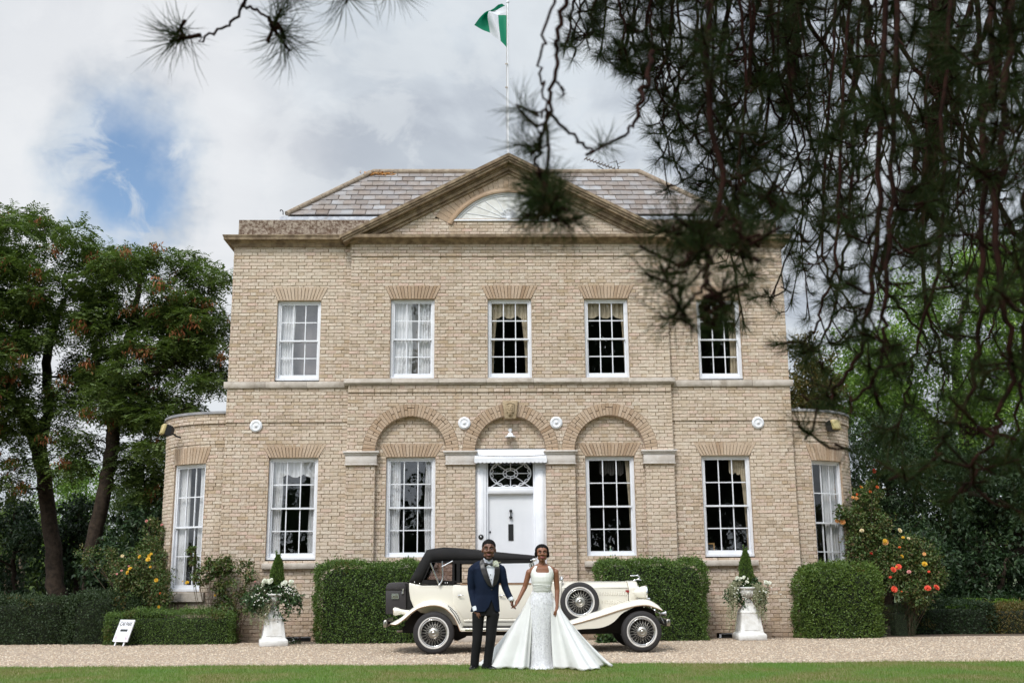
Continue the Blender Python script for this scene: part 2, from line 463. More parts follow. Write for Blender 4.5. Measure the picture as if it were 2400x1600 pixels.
m_navy = mat('navy_cloth', (0.005, 0.010, 0.026), 0.8, vary=(0.007, 0.014, 0.034), vscale=6, spec=0.15)
m_satin_blk = mat('black_satin', (0.013, 0.012, 0.013), 0.42, vary=(0.022, 0.019, 0.019), vscale=5)
m_trouser = mat('black_cloth', (0.009, 0.009, 0.010), 0.8, spec=0.2)
m_shirt = mat('white_shirt', (0.72, 0.75, 0.82), 0.7)
m_patent = mat('patent_leather', (0.008, 0.008, 0.009), 0.12)
m_skin_m = mat('dark_brown_skin', (0.13, 0.058, 0.036), 0.46, vary=(0.16, 0.073, 0.045), vscale=9, spec=0.45)
m_skin_w = mat('brown_skin', (0.215, 0.09, 0.048), 0.42, vary=(0.245, 0.106, 0.057), vscale=8, spec=0.45)
m_hair = mat('black_hair', (0.0055, 0.0045, 0.0045), 0.8, bump=0.5, bscale=150, spec=0.15)
m_eye = mat('eye_white', (0.55, 0.5, 0.47), 0.3)
m_iris = mat('dark_iris', (0.01, 0.007, 0.006), 0.2)
m_lip_m = mat('lip_man', (0.20, 0.07, 0.06), 0.45)
m_lip_w = mat('lip_woman', (0.24, 0.05, 0.05), 0.35)
m_teeth = mat('teeth', (0.75, 0.72, 0.68), 0.3)
m_satin = mat('ivory_satin', (0.78, 0.785, 0.755), 0.38, vary=(0.68, 0.69, 0.66), vscale=5, sheen=0.2)
m_lace = mat('beaded_lace', (0.80, 0.805, 0.84), 0.5, vary=(0.66, 0.66, 0.71), vscale=45, bump=0.35, bscale=90)
m_sequin = mat('sequin', island=[(0.82, 0.82, 0.86), (0.8, 0.8, 0.84), (0.85, 0.85, 0.86), (0.84, 0.84, 0.86), (0.8, 0.8, 0.82), (0.25, 0.24, 0.22)], rough=0.3, metal=0.15)
m_organza = mat('white_organza', (0.82, 0.825, 0.83), 0.5, vary=(0.78, 0.78, 0.785), vscale=3, transl=0.12, bump=0.6, bscale=4.5)
m_petal_w = mat('white_petal', island=[(0.75, 0.75, 0.68), (0.8, 0.8, 0.78), (0.72, 0.73, 0.6)], rough=0.7, transl=0.2)
m_pearl = mat('pearl', (0.8, 0.77, 0.72), 0.2)

def leafmat(name, cols, transl=0.28, rough=0.5, vary=None, vs=1.2, spec=0.35):
    return mat(name, island=cols, rough=rough, transl=transl, spec=spec, vary=vary, vscale=vs)

m_box = leafmat('hedge_leaf', [(0.055, 0.101, 0.023), (0.097, 0.166, 0.034), (0.069, 0.121, 0.027), (0.166, 0.255, 0.055), (0.047, 0.088, 0.023), (0.117, 0.186, 0.039)], 0.2, 0.38)
m_box2 = leafmat('light_hedge_leaf', [(0.066, 0.112, 0.024), (0.119, 0.198, 0.040), (0.079, 0.132, 0.026), (0.185, 0.264, 0.053), (0.053, 0.092, 0.021), (0.145, 0.211, 0.040)], 0.2, 0.38, (0.055, 0.095, 0.02), 2.0)
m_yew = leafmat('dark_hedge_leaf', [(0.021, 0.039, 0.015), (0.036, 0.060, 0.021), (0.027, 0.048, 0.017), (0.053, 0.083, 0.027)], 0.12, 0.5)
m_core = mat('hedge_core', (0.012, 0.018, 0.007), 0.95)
m_rob = leafmat('robinia_leaf', [(0.064, 0.106, 0.030), (0.113, 0.165, 0.044), (0.083, 0.128, 0.037), (0.163, 0.216, 0.052), (0.064, 0.098, 0.033)], 0.3, 0.5, (0.075, 0.105, 0.028), 0.55)
m_pod = leafmat('seed_pod', [(0.272, 0.075, 0.035), (0.340, 0.128, 0.042), (0.204, 0.060, 0.028), (0.340, 0.180, 0.056)], 0.3, 0.6)
m_tree = leafmat('bright_leaf', [(0.101, 0.180, 0.032), (0.202, 0.338, 0.058), (0.144, 0.253, 0.045), (0.317, 0.458, 0.089), (0.116, 0.206, 0.040)], 0.38, 0.45, (0.06, 0.12, 0.025), 0.6)
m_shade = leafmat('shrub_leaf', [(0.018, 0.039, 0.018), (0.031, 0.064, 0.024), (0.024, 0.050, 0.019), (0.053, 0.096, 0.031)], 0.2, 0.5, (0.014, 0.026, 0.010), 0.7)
m_brownleaf = leafmat('bronze_leaf', [(0.10, 0.10, 0.025), (0.15, 0.10, 0.03), (0.06, 0.08, 0.02), (0.20, 0.13, 0.04)], 0.3, 0.45)
m_rose = leafmat('rose_leaf', [(0.045, 0.083, 0.022), (0.083, 0.135, 0.033), (0.060, 0.105, 0.026), (0.135, 0.149, 0.045), (0.149, 0.090, 0.045)], 0.25, 0.45)
m_silver = leafmat('silver_leaf', [(0.345, 0.356, 0.230), (0.414, 0.402, 0.287), (0.287, 0.310, 0.184)], 0.25, 0.6)
m_ivy = leafmat('ivy_leaf', [(0.025, 0.056, 0.021), (0.042, 0.084, 0.028), (0.063, 0.112, 0.035), (0.031, 0.063, 0.024)], 0.2, 0.4)
m_needle = leafmat('pine_needle', [(0.017, 0.032, 0.009), (0.025, 0.043, 0.011), (0.035, 0.054, 0.013), (0.018, 0.033, 0.011), (0.050, 0.038, 0.012)], 0.3, 0.55, spec=0.06)
m_twig = mat('pine_bark', (0.026, 0.0115, 0.0085), 0.95, vary=(0.012, 0.007, 0.0055), vscale=20, bump=0.4, bscale=80, spec=0.04)
m_bark = mat('bark', (0.050, 0.036, 0.026), 0.95, vary=(0.024, 0.018, 0.014), vscale=9, bump=1.0, bscale=16, spec=0.15)
m_stem = mat('green_stem', (0.07, 0.055, 0.03), 0.8, vary=(0.10, 0.06, 0.04), vscale=10)
m_yel = mat('yellow_petal', island=[(0.70, 0.42, 0.02), (0.78, 0.52, 0.05), (0.6, 0.32, 0.02)], rough=0.6, transl=0.2)
m_ora = mat('orange_petal', island=[(0.70, 0.12, 0.02), (0.75, 0.20, 0.03), (0.6, 0.07, 0.03)], rough=0.6, transl=0.2)
m_apr = mat('apricot_petal', island=[(0.75, 0.36, 0.12), (0.8, 0.48, 0.22), (0.7, 0.26, 0.07)], rough=0.6, transl=0.2)
m_redp = mat('red_petal', island=[(0.45, 0.02, 0.015), (0.6, 0.04, 0.02)], rough=0.6, transl=0.2)
m_cor = mat('coral_petal', island=[(0.72, 0.08, 0.04), (0.8, 0.13, 0.06), (0.65, 0.05, 0.04)], rough=0.6, transl=0.2)
m_pink = mat('pink_petal', island=[(0.6, 0.25, 0.25), (0.7, 0.33, 0.3)], rough=0.6, transl=0.2)
m_creamp = mat('cream_petal', island=[(0.75, 0.6, 0.35), (0.8, 0.7, 0.5)], rough=0.6, transl=0.2)

m_grass = leafmat('grass_blade', [(0.101, 0.195, 0.028), (0.143, 0.264, 0.042), (0.118, 0.222, 0.033), (0.185, 0.297, 0.050)], 0.3, 0.6, (0.21, 0.175, 0.065), 0.9)
m_turf = mat('turf', (0.09, 0.15, 0.03), 0.95, vary=(0.20, 0.165, 0.07), vscale=0.9, bump=0.5, bscale=60)
m_soil = mat('soil', (0.075, 0.052, 0.036), 0.95, vary=(0.12, 0.085, 0.055), vscale=8, bump=0.8, bscale=40)
m_field = mat('field', (0.05, 0.075, 0.022), 0.95, vary=(0.08, 0.09, 0.035), vscale=0.3)
m_pebble = mat('gravel_stone', island=[(0.507, 0.404, 0.299), (0.365, 0.279, 0.202), (0.587, 0.491, 0.378), (0.426, 0.318, 0.220), (0.284, 0.211, 0.158), (0.628, 0.548, 0.440), (0.466, 0.346, 0.246)], rough=0.85)
m_litter = mat('dry_leaf', island=[(0.20, 0.11, 0.05), (0.14, 0.08, 0.04), (0.26, 0.16, 0.07)], rough=0.8)


def gravelmat():
    m_ = bpy.data.materials.new('gravel'); m_.use_nodes = True; t = m_.node_tree; t.nodes.clear(); g = NT(t)
    pos = g.n('ShaderNodeNewGeometry').outputs['Position']
    v = g.n('ShaderNodeTexVoronoi', None, Vector=pos, Scale=36.0)
    c = g.ramp(g.n('ShaderNodeSeparateColor', None, i0=v.outputs['Color']).outputs[0], [(0, (0.32, 0.245, 0.18)), (0.3, (0.49, 0.395, 0.305)), (0.6, (0.40, 0.315, 0.23)), (0.85, (0.60, 0.515, 0.42)), (1, (0.25, 0.18, 0.13))])
    c = g.mix(g.sstep(v.outputs['Distance'], 0.42, 0.8), c, (0.17, 0.125, 0.09))
    c = g.mix(g.math('MULTIPLY', g.sstep(g.noise(pos, 0.8, 5, 0.6), 0.45, 0.7), 0.35), c, (0.30, 0.215, 0.15))
    b = g.n('ShaderNodeBsdfPrincipled', None, Base_Color=c, Roughness=0.9)
    bn = g.n('ShaderNodeBump', {'invert': True}, Strength=0.8, Distance=0.01, Height=v.outputs['Distance'])
    t.links.new(bn.outputs[0], b.inputs['Normal'])
    t.links.new(b.outputs[0], g.n('ShaderNodeOutputMaterial').inputs[0])
    return m_


def glassmat(name, ior, tint, rough=0.015):
    m_ = bpy.data.materials.new(name); m_.use_nodes = True; t = m_.node_tree; t.nodes.clear(); g = NT(t)
    ge = g.n('ShaderNodeNewGeometry'); cs = g.math('ABSOLUTE', g.vmath('DOT_PRODUCT', ge.outputs['Normal'], ge.outputs['Incoming']))
    f0 = 2 * ((ior - 1) / (ior + 1)) ** 2
    fr = g.math('ADD', f0, g.math('MULTIPLY', 1 - f0, g.math('POWER', g.math('SUBTRACT', 1.0, cs, True), 5.0)))
    tr = g.n('ShaderNodeBsdfTransparent'); tr.inputs[0].default_value = (*tint, 1)
    gl = g.n('ShaderNodeBsdfGlossy', None, Roughness=rough)
    bn = g.n('ShaderNodeBump', None, Strength=0.12, Distance=0.02, Height=g.noise(g.n('ShaderNodeNewGeometry').outputs['Position'], 3.5, 2, 0.5))
    t.links.new(bn.outputs[0], gl.inputs['Normal'])
    mx = g.n('ShaderNodeMixShader', None, i0=fr, i1=tr.outputs[0], i2=gl.outputs[0])
    t.links.new(mx.outputs[0], g.n('ShaderNodeOutputMaterial').inputs[0])
    return m_


m_gravel = gravelmat()
m_glass = glassmat('window_glass', 1.62, (0.94, 0.95, 0.95))
m_perspex = glassmat('hood_window', 1.35, (0.82, 0.78, 0.78), 0.05)

# ------------------------------------------------------------------ ground
def edgeY(x):  # front edge of the gravel, seen from the lawn
    return 16.69 - 0.039 * x + 0.06 * np.sin(x * 1.3 + 0.4) + 0.035 * np.sin(x * 3.7) + 0.02 * np.sin(x * 9.1 + 1) + 0.012 * np.sin(x * 21)


struct('ground', MB().box(-260, 260, -60, 400, -0.6, -0.03), m_field)
xs = np.linspace(-40, 40, 1600)
P = np.array([[(x, edgeY(x), 0.0) for x in xs], [(x, 22.95 + 0.03 * math.sin(x * 2.1) + 0.012 * max(0, x), 0.0) for x in xs]])
gm = MB(); gm.grid(P, 0, False); struct('gravel_drive', gm, m_gravel)
lm = MB(); lm.grid(np.array([[(x, -30, 0.02) for x in xs], [(x, edgeY(x), 0.02) for x in xs]]), 0, False)
lm.grid(np.array([[(x, edgeY(x), 0.02) for x in xs], [(x, edgeY(x) + 0.012, -0.02) for x in xs]]), 1, False)
struct('lawn', lm, [m_turf, m_soil])
bm_ = MB(); bm_.grid(np.array([[(x, 22.6, -0.006) for x in xs], [(x, 34, -0.006) for x in xs]]), 0, False)
struct('flower_bed', bm_, m_soil)

# grass blades
n = 150000
gx = rng.uniform(-8.3, 7.6, n); gy = rng.uniform(12.6, 17.2, n) ; k = gy < edgeY(gx) + rng.normal(0.012, 0.035, n); gx, gy = gx[k], gy[k]; n = len(gx)
a = rng.uniform(0, 2 * PI, n); h = rng.uniform(0.018, 0.045, n); w = 0.0026
lean = rng.normal(0, 0.35, (n, 2)) * h[:, None]
b0 = np.stack([gx - np.cos(a) * w, gy - np.sin(a) * w, np.full(n, 0.018)], 1); b1 = np.stack([gx + np.cos(a) * w, gy + np.sin(a) * w, np.full(n, 0.018)], 1)
tp = np.stack([gx + lean[:, 0], gy + lean[:, 1], 0.02 + h], 1)
gb = MB(); gb.add(np.stack([b0, b1, tp], 1).reshape(-1, 3), np.arange(n)[:, None] * 3 + np.arange(3)[None])
struct('grass', gb, m_grass, 'stuff')

# loose stones on the drive
n = 34000
gx = rng.uniform(-11.5, 11.5, n); gy = 16.6 + (22.9 - 16.6) * rng.uniform(0, 1, n) ** 1.25; k = gy > edgeY(gx) + 0.02; gx, gy = gx[k], gy[k]; n = len(gx)
s_ = rng.uniform(0.007, 0.021, n); oc = np.array([(1, 0, 0), (0, 1, 0), (-1, 0, 0), (0, -1, 0), (0, 0, 0.7)])
an = rng.uniform(0, 2 * PI, n); ca, sa = np.cos(an)[:, None], np.sin(an)[:, None]
ox = oc[None, :, 0] * rng.uniform(0.7, 1.4, (n, 5)); oy = oc[None, :, 1] * rng.uniform(0.7, 1.4, (n, 5)); oz = oc[None, :, 2] * rng.uniform(0.7, 1.3, (n, 5))
v = np.stack([gx[:, None] + s_[:, None] * (ox * ca - oy * sa), gy[:, None] + s_[:, None] * (ox * sa + oy * ca), 0.001 + s_[:, None] * oz], -1)
ff = np.array([(0, 1, 4), (1, 2, 4), (2, 3, 4), (3, 0, 4)])
pb = MB(); pb.add(v.reshape(-1, 3), (np.arange(n)[:, None, None] * 5 + ff[None]).reshape(-1, 3))
struct('gravel_stones', pb, m_pebble, 'stuff')
# fallen leaves along the hedge feet and the lawn edge
n = 900
gx = rng.uniform(-10, 10, n); gy = np.where(rng.uniform(0, 1, n) < 0.7, 22.15 + rng.normal(0, 0.16, n), edgeY(gx) + 0.06 + np.abs(rng.normal(0, 0.25, n)))
lb = MB(); d_ = rdir(n); d_[:, 2] *= 0.15
leaves(lb, np.stack([gx, gy, np.full(n, 0.012)], 1), d_, np.tile([0, 0, 1.0], (n, 1)) + rdir(n) * 0.3, rng.uniform(0.02, 0.05, n), 0.018)
struct('leaf_litter', lb, m_litter, 'stuff')

# ------------------------------------------------------------------ the house
HW, YW, YC, CH = 6.23, 23.30, 23.18, 0.0775        # half width, wing wall plane, centre wall plane, brick course
house = thing('country_house', 'two-storey pale brick country house with pediment, arches and bowed sides behind the car', 'house', (0, YW, 0))
BRK_LEN, BRK_HEAD, JT = 0.229, 0.112, 0.0075


def rect(l, r, zb, zt): return lambda z: (l, r) if zb <= z <= zt else None
def flat_arch(cx, wb, wt, zb, h): return lambda z: (cx - (wb + (wt - wb) * (z - zb) / h) / 2, cx + (wb + (wt - wb) * (z - zb) / h) / 2) if zb <= z <= zb + h - .039 else None
def disc(cx, zc, r): return lambda z: (cx - math.sqrt(r * r - (z - zc) ** 2), cx + math.sqrt(r * r - (z - zc) ** 2)) if zc <= z < zc + r - .035 else None


ALLB = []            # (wall key, array of bricks)


class Wall:
    def __init__(s, name, P, face=True):
        s.P = P; s.bricks = []; s.mort = []; s.extra = MB(); s.name = name; s.face = face
    def field(s, u0, u1, z0, z1, obst=(), off=0.0, par=0):
        nc = max(1, round((z1 - z0) / CH)); ch = (z1 - z0) / nc
        for c in range(nc):
            zb, zt = z0 + c * ch, z0 + (c + 1) * ch; zm = (zb + zt) / 2
            holes = []
            for f in obst:
                q = f(zm)
                if q: holes.append((q[0], q[1], f(zb) or q, f(zt) or q))
            holes.sort()
            free = []; cur = (u0, u0, u0)
            for l, r, qb, qt in holes:
                if l > cur[0]: free.append((cur, (l, qb[0], qt[0])))
                if r > cur[0]: cur = (r, qb[1], qt[1])
            if cur[0] < u1: free.append((cur, (u1, u1, u1)))
            per = BRK_LEN + BRK_HEAD + 2 * JT
            for a, b in free:
                if b[0] - a[0] < 0.004: continue
                s.mort.append(((a[1], b[1], b[2], a[2]), zb, zt, off))
                u = math.floor((u0 - per) / per) * per + (0 if (c + par) % 2 else per / 2) - 3 * per
                seq = 0
                while u < b[0]:
                    ln = BRK_LEN if seq % 2 == 0 else BRK_HEAD
                    j = rng.normal(0, 0.004)
                    l_, r_ = u + j, u + ln + j
                    u += ln + JT; seq += 1
                    if r_ <= a[0] + 0.012 or l_ >= b[0] - 0.012: continue
                    full = l_ > a[0] + 0.01 and r_ < b[0] - 0.01
                    lb, lt = (l_, l_) if l_ > a[0] + 0.004 else (a[1] + 0.003, a[2] + 0.003)
                    rb, rt = (r_, r_) if r_ < b[0] - 0.004 else (b[1] - 0.003, b[2] - 0.003)
                    s.bricks.append((lb, rb, rt, lt, zb + JT / 2, zt - JT / 2, off, 1.0 if (full and ln == BRK_LEN) else 0.0))
        if off > 0:
            n = 24; uu = np.linspace(u0, u1, n)
            s.extra.grid(np.stack([s.P(uu, np.full(n, z0), np.full(n, -0.01)), s.P(uu, np.full(n, z0), np.full(n, off))]), 0, False)
            s.extra.grid(np.stack([s.P(uu, np.full(n, z1), np.full(n, -0.01)), s.P(uu, np.full(n, z1), np.full(n, off))]), 0, False)
    def finish(s, solo_mask):
        B = np.array(s.bricks)
        mm = MB()
        Q = s.mort; n = len(Q)
        U = np.array([q[0] for q in Q]); Zb = np.array([q[1] for q in Q]); Zt = np.array([q[2] for q in Q]); O = np.array([q[3] for q in Q])
        if s.face:
            v = np.stack([s.P(U[:, 0], Zb, O - 0.011), s.P(U[:, 1], Zb, O - 0.011), s.P(U[:, 2], Zt, O - 0.011), s.P(U[:, 3], Zt, O - 0.011)], 1)
            mm.add(v.reshape(-1, 3), np.arange(n)[:, None] * 4 + np.arange(4)[None])
        else:       # curved wall: split mortar so that it follows the curve
            for i in range(n):
                k = max(2, int((U[i, 1] - U[i, 0]) / 0.12) + 1); t = np.linspace(0, 1, k)
                mm.grid(np.stack([s.P(U[i, 0] + t * (U[i, 1] - U[i, 0]), np.full(k, Zb[i]), np.full(k, O[i] - 0.011)), s.P(U[i, 3] + t * (U[i, 2] - U[i, 3]), np.full(k, Zt[i]), np.full(k, O[i] - 0.011))]), 0, False)
        w = part(s.name, mm, m_mortar, house)
        if s.extra.n: part('brick_ledge', s.extra, m_brick, w)
        K = B[~solo_mask]; n = len(K)
        J = K[:, 6] + rng.normal(0.0, 0.0022, n); bb = K[:, 6] - 0.016; c = 0.004
        lb, rb, rt, lt, zb, zt = (K[:, i] for i in range(6))
        e = lambda: rng.normal(0, 0.0024, n)
        o4 = [s.P(lb + e(), zb + e(), bb), s.P(rb + e(), zb + e(), bb), s.P(rt + e(), zt + e(), bb), s.P(lt + e(), zt + e(), bb)]
        i4 = [s.P(lb + c + e(), zb + c + e(), J + e()), s.P(rb - c + e(), zb + c + e(), J + e()), s.P(rt - c + e(), zt - c + e(), J + e()), s.P(lt + c + e(), zt - c + e(), J + e())]
        v = np.stack(o4 + i4, 1)
        f = np.array([(4, 5, 6, 7), (0, 1, 5, 4), (1, 2, 6, 5), (2, 3, 7, 6), (3, 0, 4, 7)])
        bm = MB(); bm.add(v.reshape(-1, 3), (np.arange(n)[:, None, None] * 8 + f[None]).reshape(-1, 4))
        o = part('brickwork', bm, m_brick, w); o['kind'] = 'stuff'
        return w


def brickmesh(ub, ut, z0, z1, name, mt, c=0.005, back=-0.012, front=0.0):
    """one chamfered brick; ub, ut = (left, right) at bottom and top; faces -Y"""
    v = [(ub[0], -back, z0), (ub[1], -back, z0), (ut[1], -back, z1), (ut[0], -back, z1),
         (ub[0] + c, -front, z0 + c), (ub[1] - c, -front, z0 + c), (ut[1] - c, -front, z1 - c), (ut[0] + c, -front, z1 - c)]
    mb = MB(); mb.add(v, [(4, 5, 6, 7), (0, 1, 5, 4), (1, 2, 6, 5), (2, 3, 7, 6), (3, 0, 4, 7)])
    return mb.mesh(name, mt)


def flatP(Y0): return lambda u, z, d: np.stack(np.broadcast_arrays(u, Y0 - d, z), -1)


UPZ, GZ = (5.565, 7.375), (1.68, 3.85)
UW, GW = 0.98, 1.07
LH_U, LH_G = 0.315, 0.30
walls = {}
for side, sg in (('l', -1), ('r', 1)):
    w = Wall('wing_wall', flatP(YW)); cx = 4.715 * sg
    u0, u1 = (-HW, -3.56) if sg < 0 else (3.56, HW)
    ob = [rect(cx - UW / 2, cx + UW / 2, *UPZ), flat_arch(cx, UW, UW + 0.30, UPZ[1], LH_U)]
    og = [rect(cx - GW / 2, cx + GW / 2, *GZ), flat_arch(cx, GW, GW + 0.34, GZ[1], LH_G), rect(cx - 0.06 - 0.31, cx - 0.06 + 0.55, -0.2, 0.12)]
    w.field(u0, u1, -0.14, 4.62, og)
    w.field(u0, u1, 4.62, 5.375, [], 0.022, 1)
    w.field(u0, u1, 5.375, 8.66, ob)
    walls[side] = w
w = Wall('central_wall', flatP(YC))
ARX = (-2.17, 0.0, 2.17); AZ, AR, AT = 3.96, 0.77, 0.275
ob = []
for cx in ARX: ob += [rect(cx - AR, cx + AR, -1, AZ), disc(cx, AZ, AR + AT)]
w.field(-3.56, 3.56, -0.14, 5.255, ob)
w.field(-3.56, 3.56, 5.255, 5.42, [], 0.022, 1)
ob = []
for cx in (-2.165, 0, 2.165): ob += [rect(cx - UW / 2, cx + UW / 2, *UPZ), flat_arch(cx, UW, UW + 0.30, UPZ[1], LH_U)]
w.field(-3.56, 3.56, 5.42, 8.365, ob)
w.field(-3.585, 3.585, 8.365, 8.66, [], 0.024, 1)
walls['c'] = w
# tympanum
LUN_Z = 9.235
LUN_R = (1.24 ** 2 + 0.66 ** 2) / (2 * 0.66); LUN_C = LUN_Z + 0.66 - LUN_R
w = Wall('pediment_wall', flatP(YC))
slope = 0.517
outside = [(lambda z: (-9, -max(0.0, (10.52 - z) / slope))), (lambda z: (max(0.0, (10.52 - z) / slope), 9))]
lun = lambda R: (lambda z: (-math.sqrt(max(0, R * R - (z - LUN_C) ** 2)), math.sqrt(max(0, R * R - (z - LUN_C) ** 2))) if LUN_Z <= z < LUN_C + R else None)
w.field(-3.6, 3.6, 8.72, 10.5, outside + [lun(LUN_R + 0.40)])
walls['p'] = w
# recessed panels inside the three arches
for i, cx in enumerate(ARX):
    w = Wall('recess_wall', flatP(YW)); a, b = cx - AR, cx + AR
    if cx == 0: ob = [rect(-0.775, 0.775, -1, 4.0)]
    else: ob = [rect(cx - GW / 2, cx + GW / 2, *GZ), flat_arch(cx, GW, GW + 0.36, GZ[1], LH_G)]
    w.field(a, b, -0.14, 4.80, ob)
    walls['a%d' % i] = w
# bowed sides
BR_R, BYC, BZT = 1.75, 25.18, 4.84
BPHI, BWW, BWZ = math.radians(29.5), 0.93, (1.03, 3.76)


def bayP(sg):
    def P(u, z, d):
        ph = np.asarray(u) / BR_R; r = BR_R + np.asarray(d)
        return np.stack(np.broadcast_arrays(sg * (HW + r * np.sin(ph)), BYC - r * np.cos(ph), z), -1)
    return P


for side, sg in (('bl', -1), ('br', 1)):
    w = Wall('bow_wall', bayP(sg), face=False); uc = BPHI * BR_R; L_ = PI * BR_R
    w.field(0.0, L_, -0.14, 4.17, [rect(uc - BWW / 2, uc + BWW / 2, *BWZ), flat_arch(uc, BWW, BWW + 0.26, BWZ[1], 0.36)])
    w.field(0.0, L_, 4.17, 4.62, [], 0.012, 1)
    w.field(0.0, L_, 4.62, BZT, [], 0.045, 0)
    walls[side] = w
# return walls of the main block
for side, sg in (('sl', -1), ('sr', 1)):
    w = Wall('side_wall', (lambda sg: lambda u, z, d: np.stack(np.broadcast_arrays(sg * (HW + np.asarray(d)), u, z), -1))(sg))
    w.field(YW, YW + 9.0, 4.3, 8.66)
    walls[side] = w
# the 300 nearest whole stretchers that the car and hedges do not hide become bricks of their own
cand = []
eye2 = EYE
for k, w in walls.items():
    if k[0] in 'sb': continue
    B = np.array(w.bricks)
    Y0 = YC if k in 'cp' else YW
    for i in np.nonzero(B[:, 7])[0]:
        x, z = (B[i, 0] + B[i, 1]) / 2, (B[i, 4] + B[i, 5]) / 2
        if z < 1.95 or B[i, 6] > 0: continue
        cand.append(((x - eye2[0]) ** 2 + Y0 ** 2 + (z - eye2[2]) ** 2, k, i, x, z, Y0))
cand.sort(key=lambda q: q[0])
chosen = cand[:300]
masks = {k: np.zeros(len(w.bricks), bool) for k, w in walls.items()}
for _, k, i, *_r2 in chosen: masks[k][i] = True
WO = {k: w.finish(masks[k]) for k, w in walls.items()}
one = brickmesh((-BRK_LEN / 2, BRK_LEN / 2), (-BRK_LEN / 2, BRK_LEN / 2), -CH / 2 + JT / 2, CH / 2 - JT / 2, 'brick', m_brick)
for _, k, i, x, z, Y0 in chosen:
    part('brick', one, None, WO[k], loc=(x, Y0 + rng.normal(0, 0.0022), z))

# gauged flat arches over the windows: every brick a part
def lintel(cx, Y0, wb, wt, zb, h, n, parent, store={}):
    key = (wb, wt, h, n)
    if key not in store:
        ms = []
        for i in range(n):
            t0, t1 = i / n, (i + 1) / n
            g_ = 0.0025
            ms.append(brickmesh((wb * (t0 - .5) + g_, wb * (t1 - .5) - g_), (wt * (t0 - .5) + g_, wt * (t1 - .5) - g_), 0.002, h - 0.002, 'lintel_brick', m_rubbed, 0.004, -0.012, 0.003 + 0.003 * ((i * 7) % 3)))
        store[key] = ms
    for q in store[key]: part('lintel_brick', q, None, parent, loc=(cx, Y0, zb))


for sg, k in ((-1, 'l'), (1, 'r')):
    lintel(4.715 * sg, YW, UW, UW + 0.30, UPZ[1], LH_U, 15, WO[k])
    lintel(4.715 * sg, YW, GW, GW + 0.34, GZ[1], LH_G, 17, WO[k])
for cx in (-2.165, 0, 2.165): lintel(cx, YC, UW, UW + 0.30, UPZ[1], LH_U, 15, WO['c'])
lintel(-2.17, YW, GW, GW + 0.36, GZ[1], LH_G, 17, WO['a0'])
lintel(2.17, YW, GW, GW + 0.36, GZ[1], LH_G, 17, WO['a2'])
# the same over the bow windows, on the curve
for side, sg in (('bl', -1), ('br', 1)):
    Pb = bayP(sg); uc = BPHI * BR_R; n = 13
    for i in range(n):
        mb = MB(); t0, t1 = i / n - .5, (i + 1) / n - .5; wb, wt = BWW, BWW + 0.26; z0, z1 = BWZ[1], BWZ[1] + 0.36
        q = [(wb * t0 + .003, z0, -.012), (wb * t1 - .003, z0, -.012), (wt * t1 - .003, z1, -.012), (wt * t0 + .003, z1, -.012), (wb * t0 + .007, z0, .006), (wb * t1 - .007, z0, .006), (wt * t1 - .007, z1, .006), (wt * t0 + .007, z1, .006)]
        mb.add([Pb(uc + a, b, c) for a, b, c in q], [(4, 5, 6, 7), (0, 1, 5, 4), (1, 2, 6, 5), (2, 3, 7, 6), (3, 0, 4, 7)])
        part('lintel_brick', mb, m_rubbed, WO[side])
# semicircular arches
NV = 38
dth = PI / NV
wedges = []
for v_ in range(3):
    r1, r2 = AR, AR + AT; c = 0.003
    mb = MB()
    rm = r1 + AT * (0.5, 0.66, 1.0)[v_]; c = 0.003
    for ra, rb in (((r1, rm - 0.003), (rm + 0.003, r2)) if v_ < 2 else ((r1, r2),)):
        q = []
        for d, cc in ((0.012, 0.0015), (-0.008, 0.005)):
            for r_, s_ in ((ra, -1), (ra, 1), (rb, 1), (rb, -1)):
                h_ = r_ * dth / 2 - cc; rr = r_ + (cc if r_ == ra else -cc)
                q.append((s_ * h_, d, rr))
        mb.add(q, [(4, 5, 6, 7), (0, 1, 5, 4), (1, 2, 6, 5), (2, 3, 7, 6), (3, 0, 4, 7)])
    wedges.append(mb.mesh('arch_brick', m_rubbed))
for cx in ARX:
    for i in range(NV):
        th = -PI / 2 + (i + .5) * dth
        if cx == 0 and abs(th) < 0.16: continue
        part('arch_brick', wedges[(2, 0, 2, 2, 1, 0, 2, 1, 2, 0)[(i * 3 + int(cx * 5)) % 10]], None, WO['c'], loc=(cx, YC, AZ), rot=Matrix.Rotation(th, 3, 'Y'))
# arch soffits and jambs
sb = MB()
for cx in ARX:
    a = np.linspace(0, PI, 30)
    sb.grid(np.stack([np.stack([cx + AR * np.cos(a), np.full(30, yy), AZ + AR * np.sin(a)], 1) for yy in (YC - 0.004, YW + 0.01)]), 0, False)
    for s_ in (-1, 1):
        x = cx + s_ * (AR - 0.001)
        for j in range(51):
            z0 = -0.14 + j * CH
            sb.box(x - 0.004, x + 0.004, YC + 0.002, YW, z0 + .005, z0 + CH - .005)
for s_ in (-1, 1):
    for j in range(113):
        z0 = -0.14 + j * CH; sb.box(s_ * 3.556 - .004, s_ * 3.556 + .004, YC + .003, YW, z0 + .005, z0 + CH - .005)
part('brick_reveal', sb, m_brick, house)
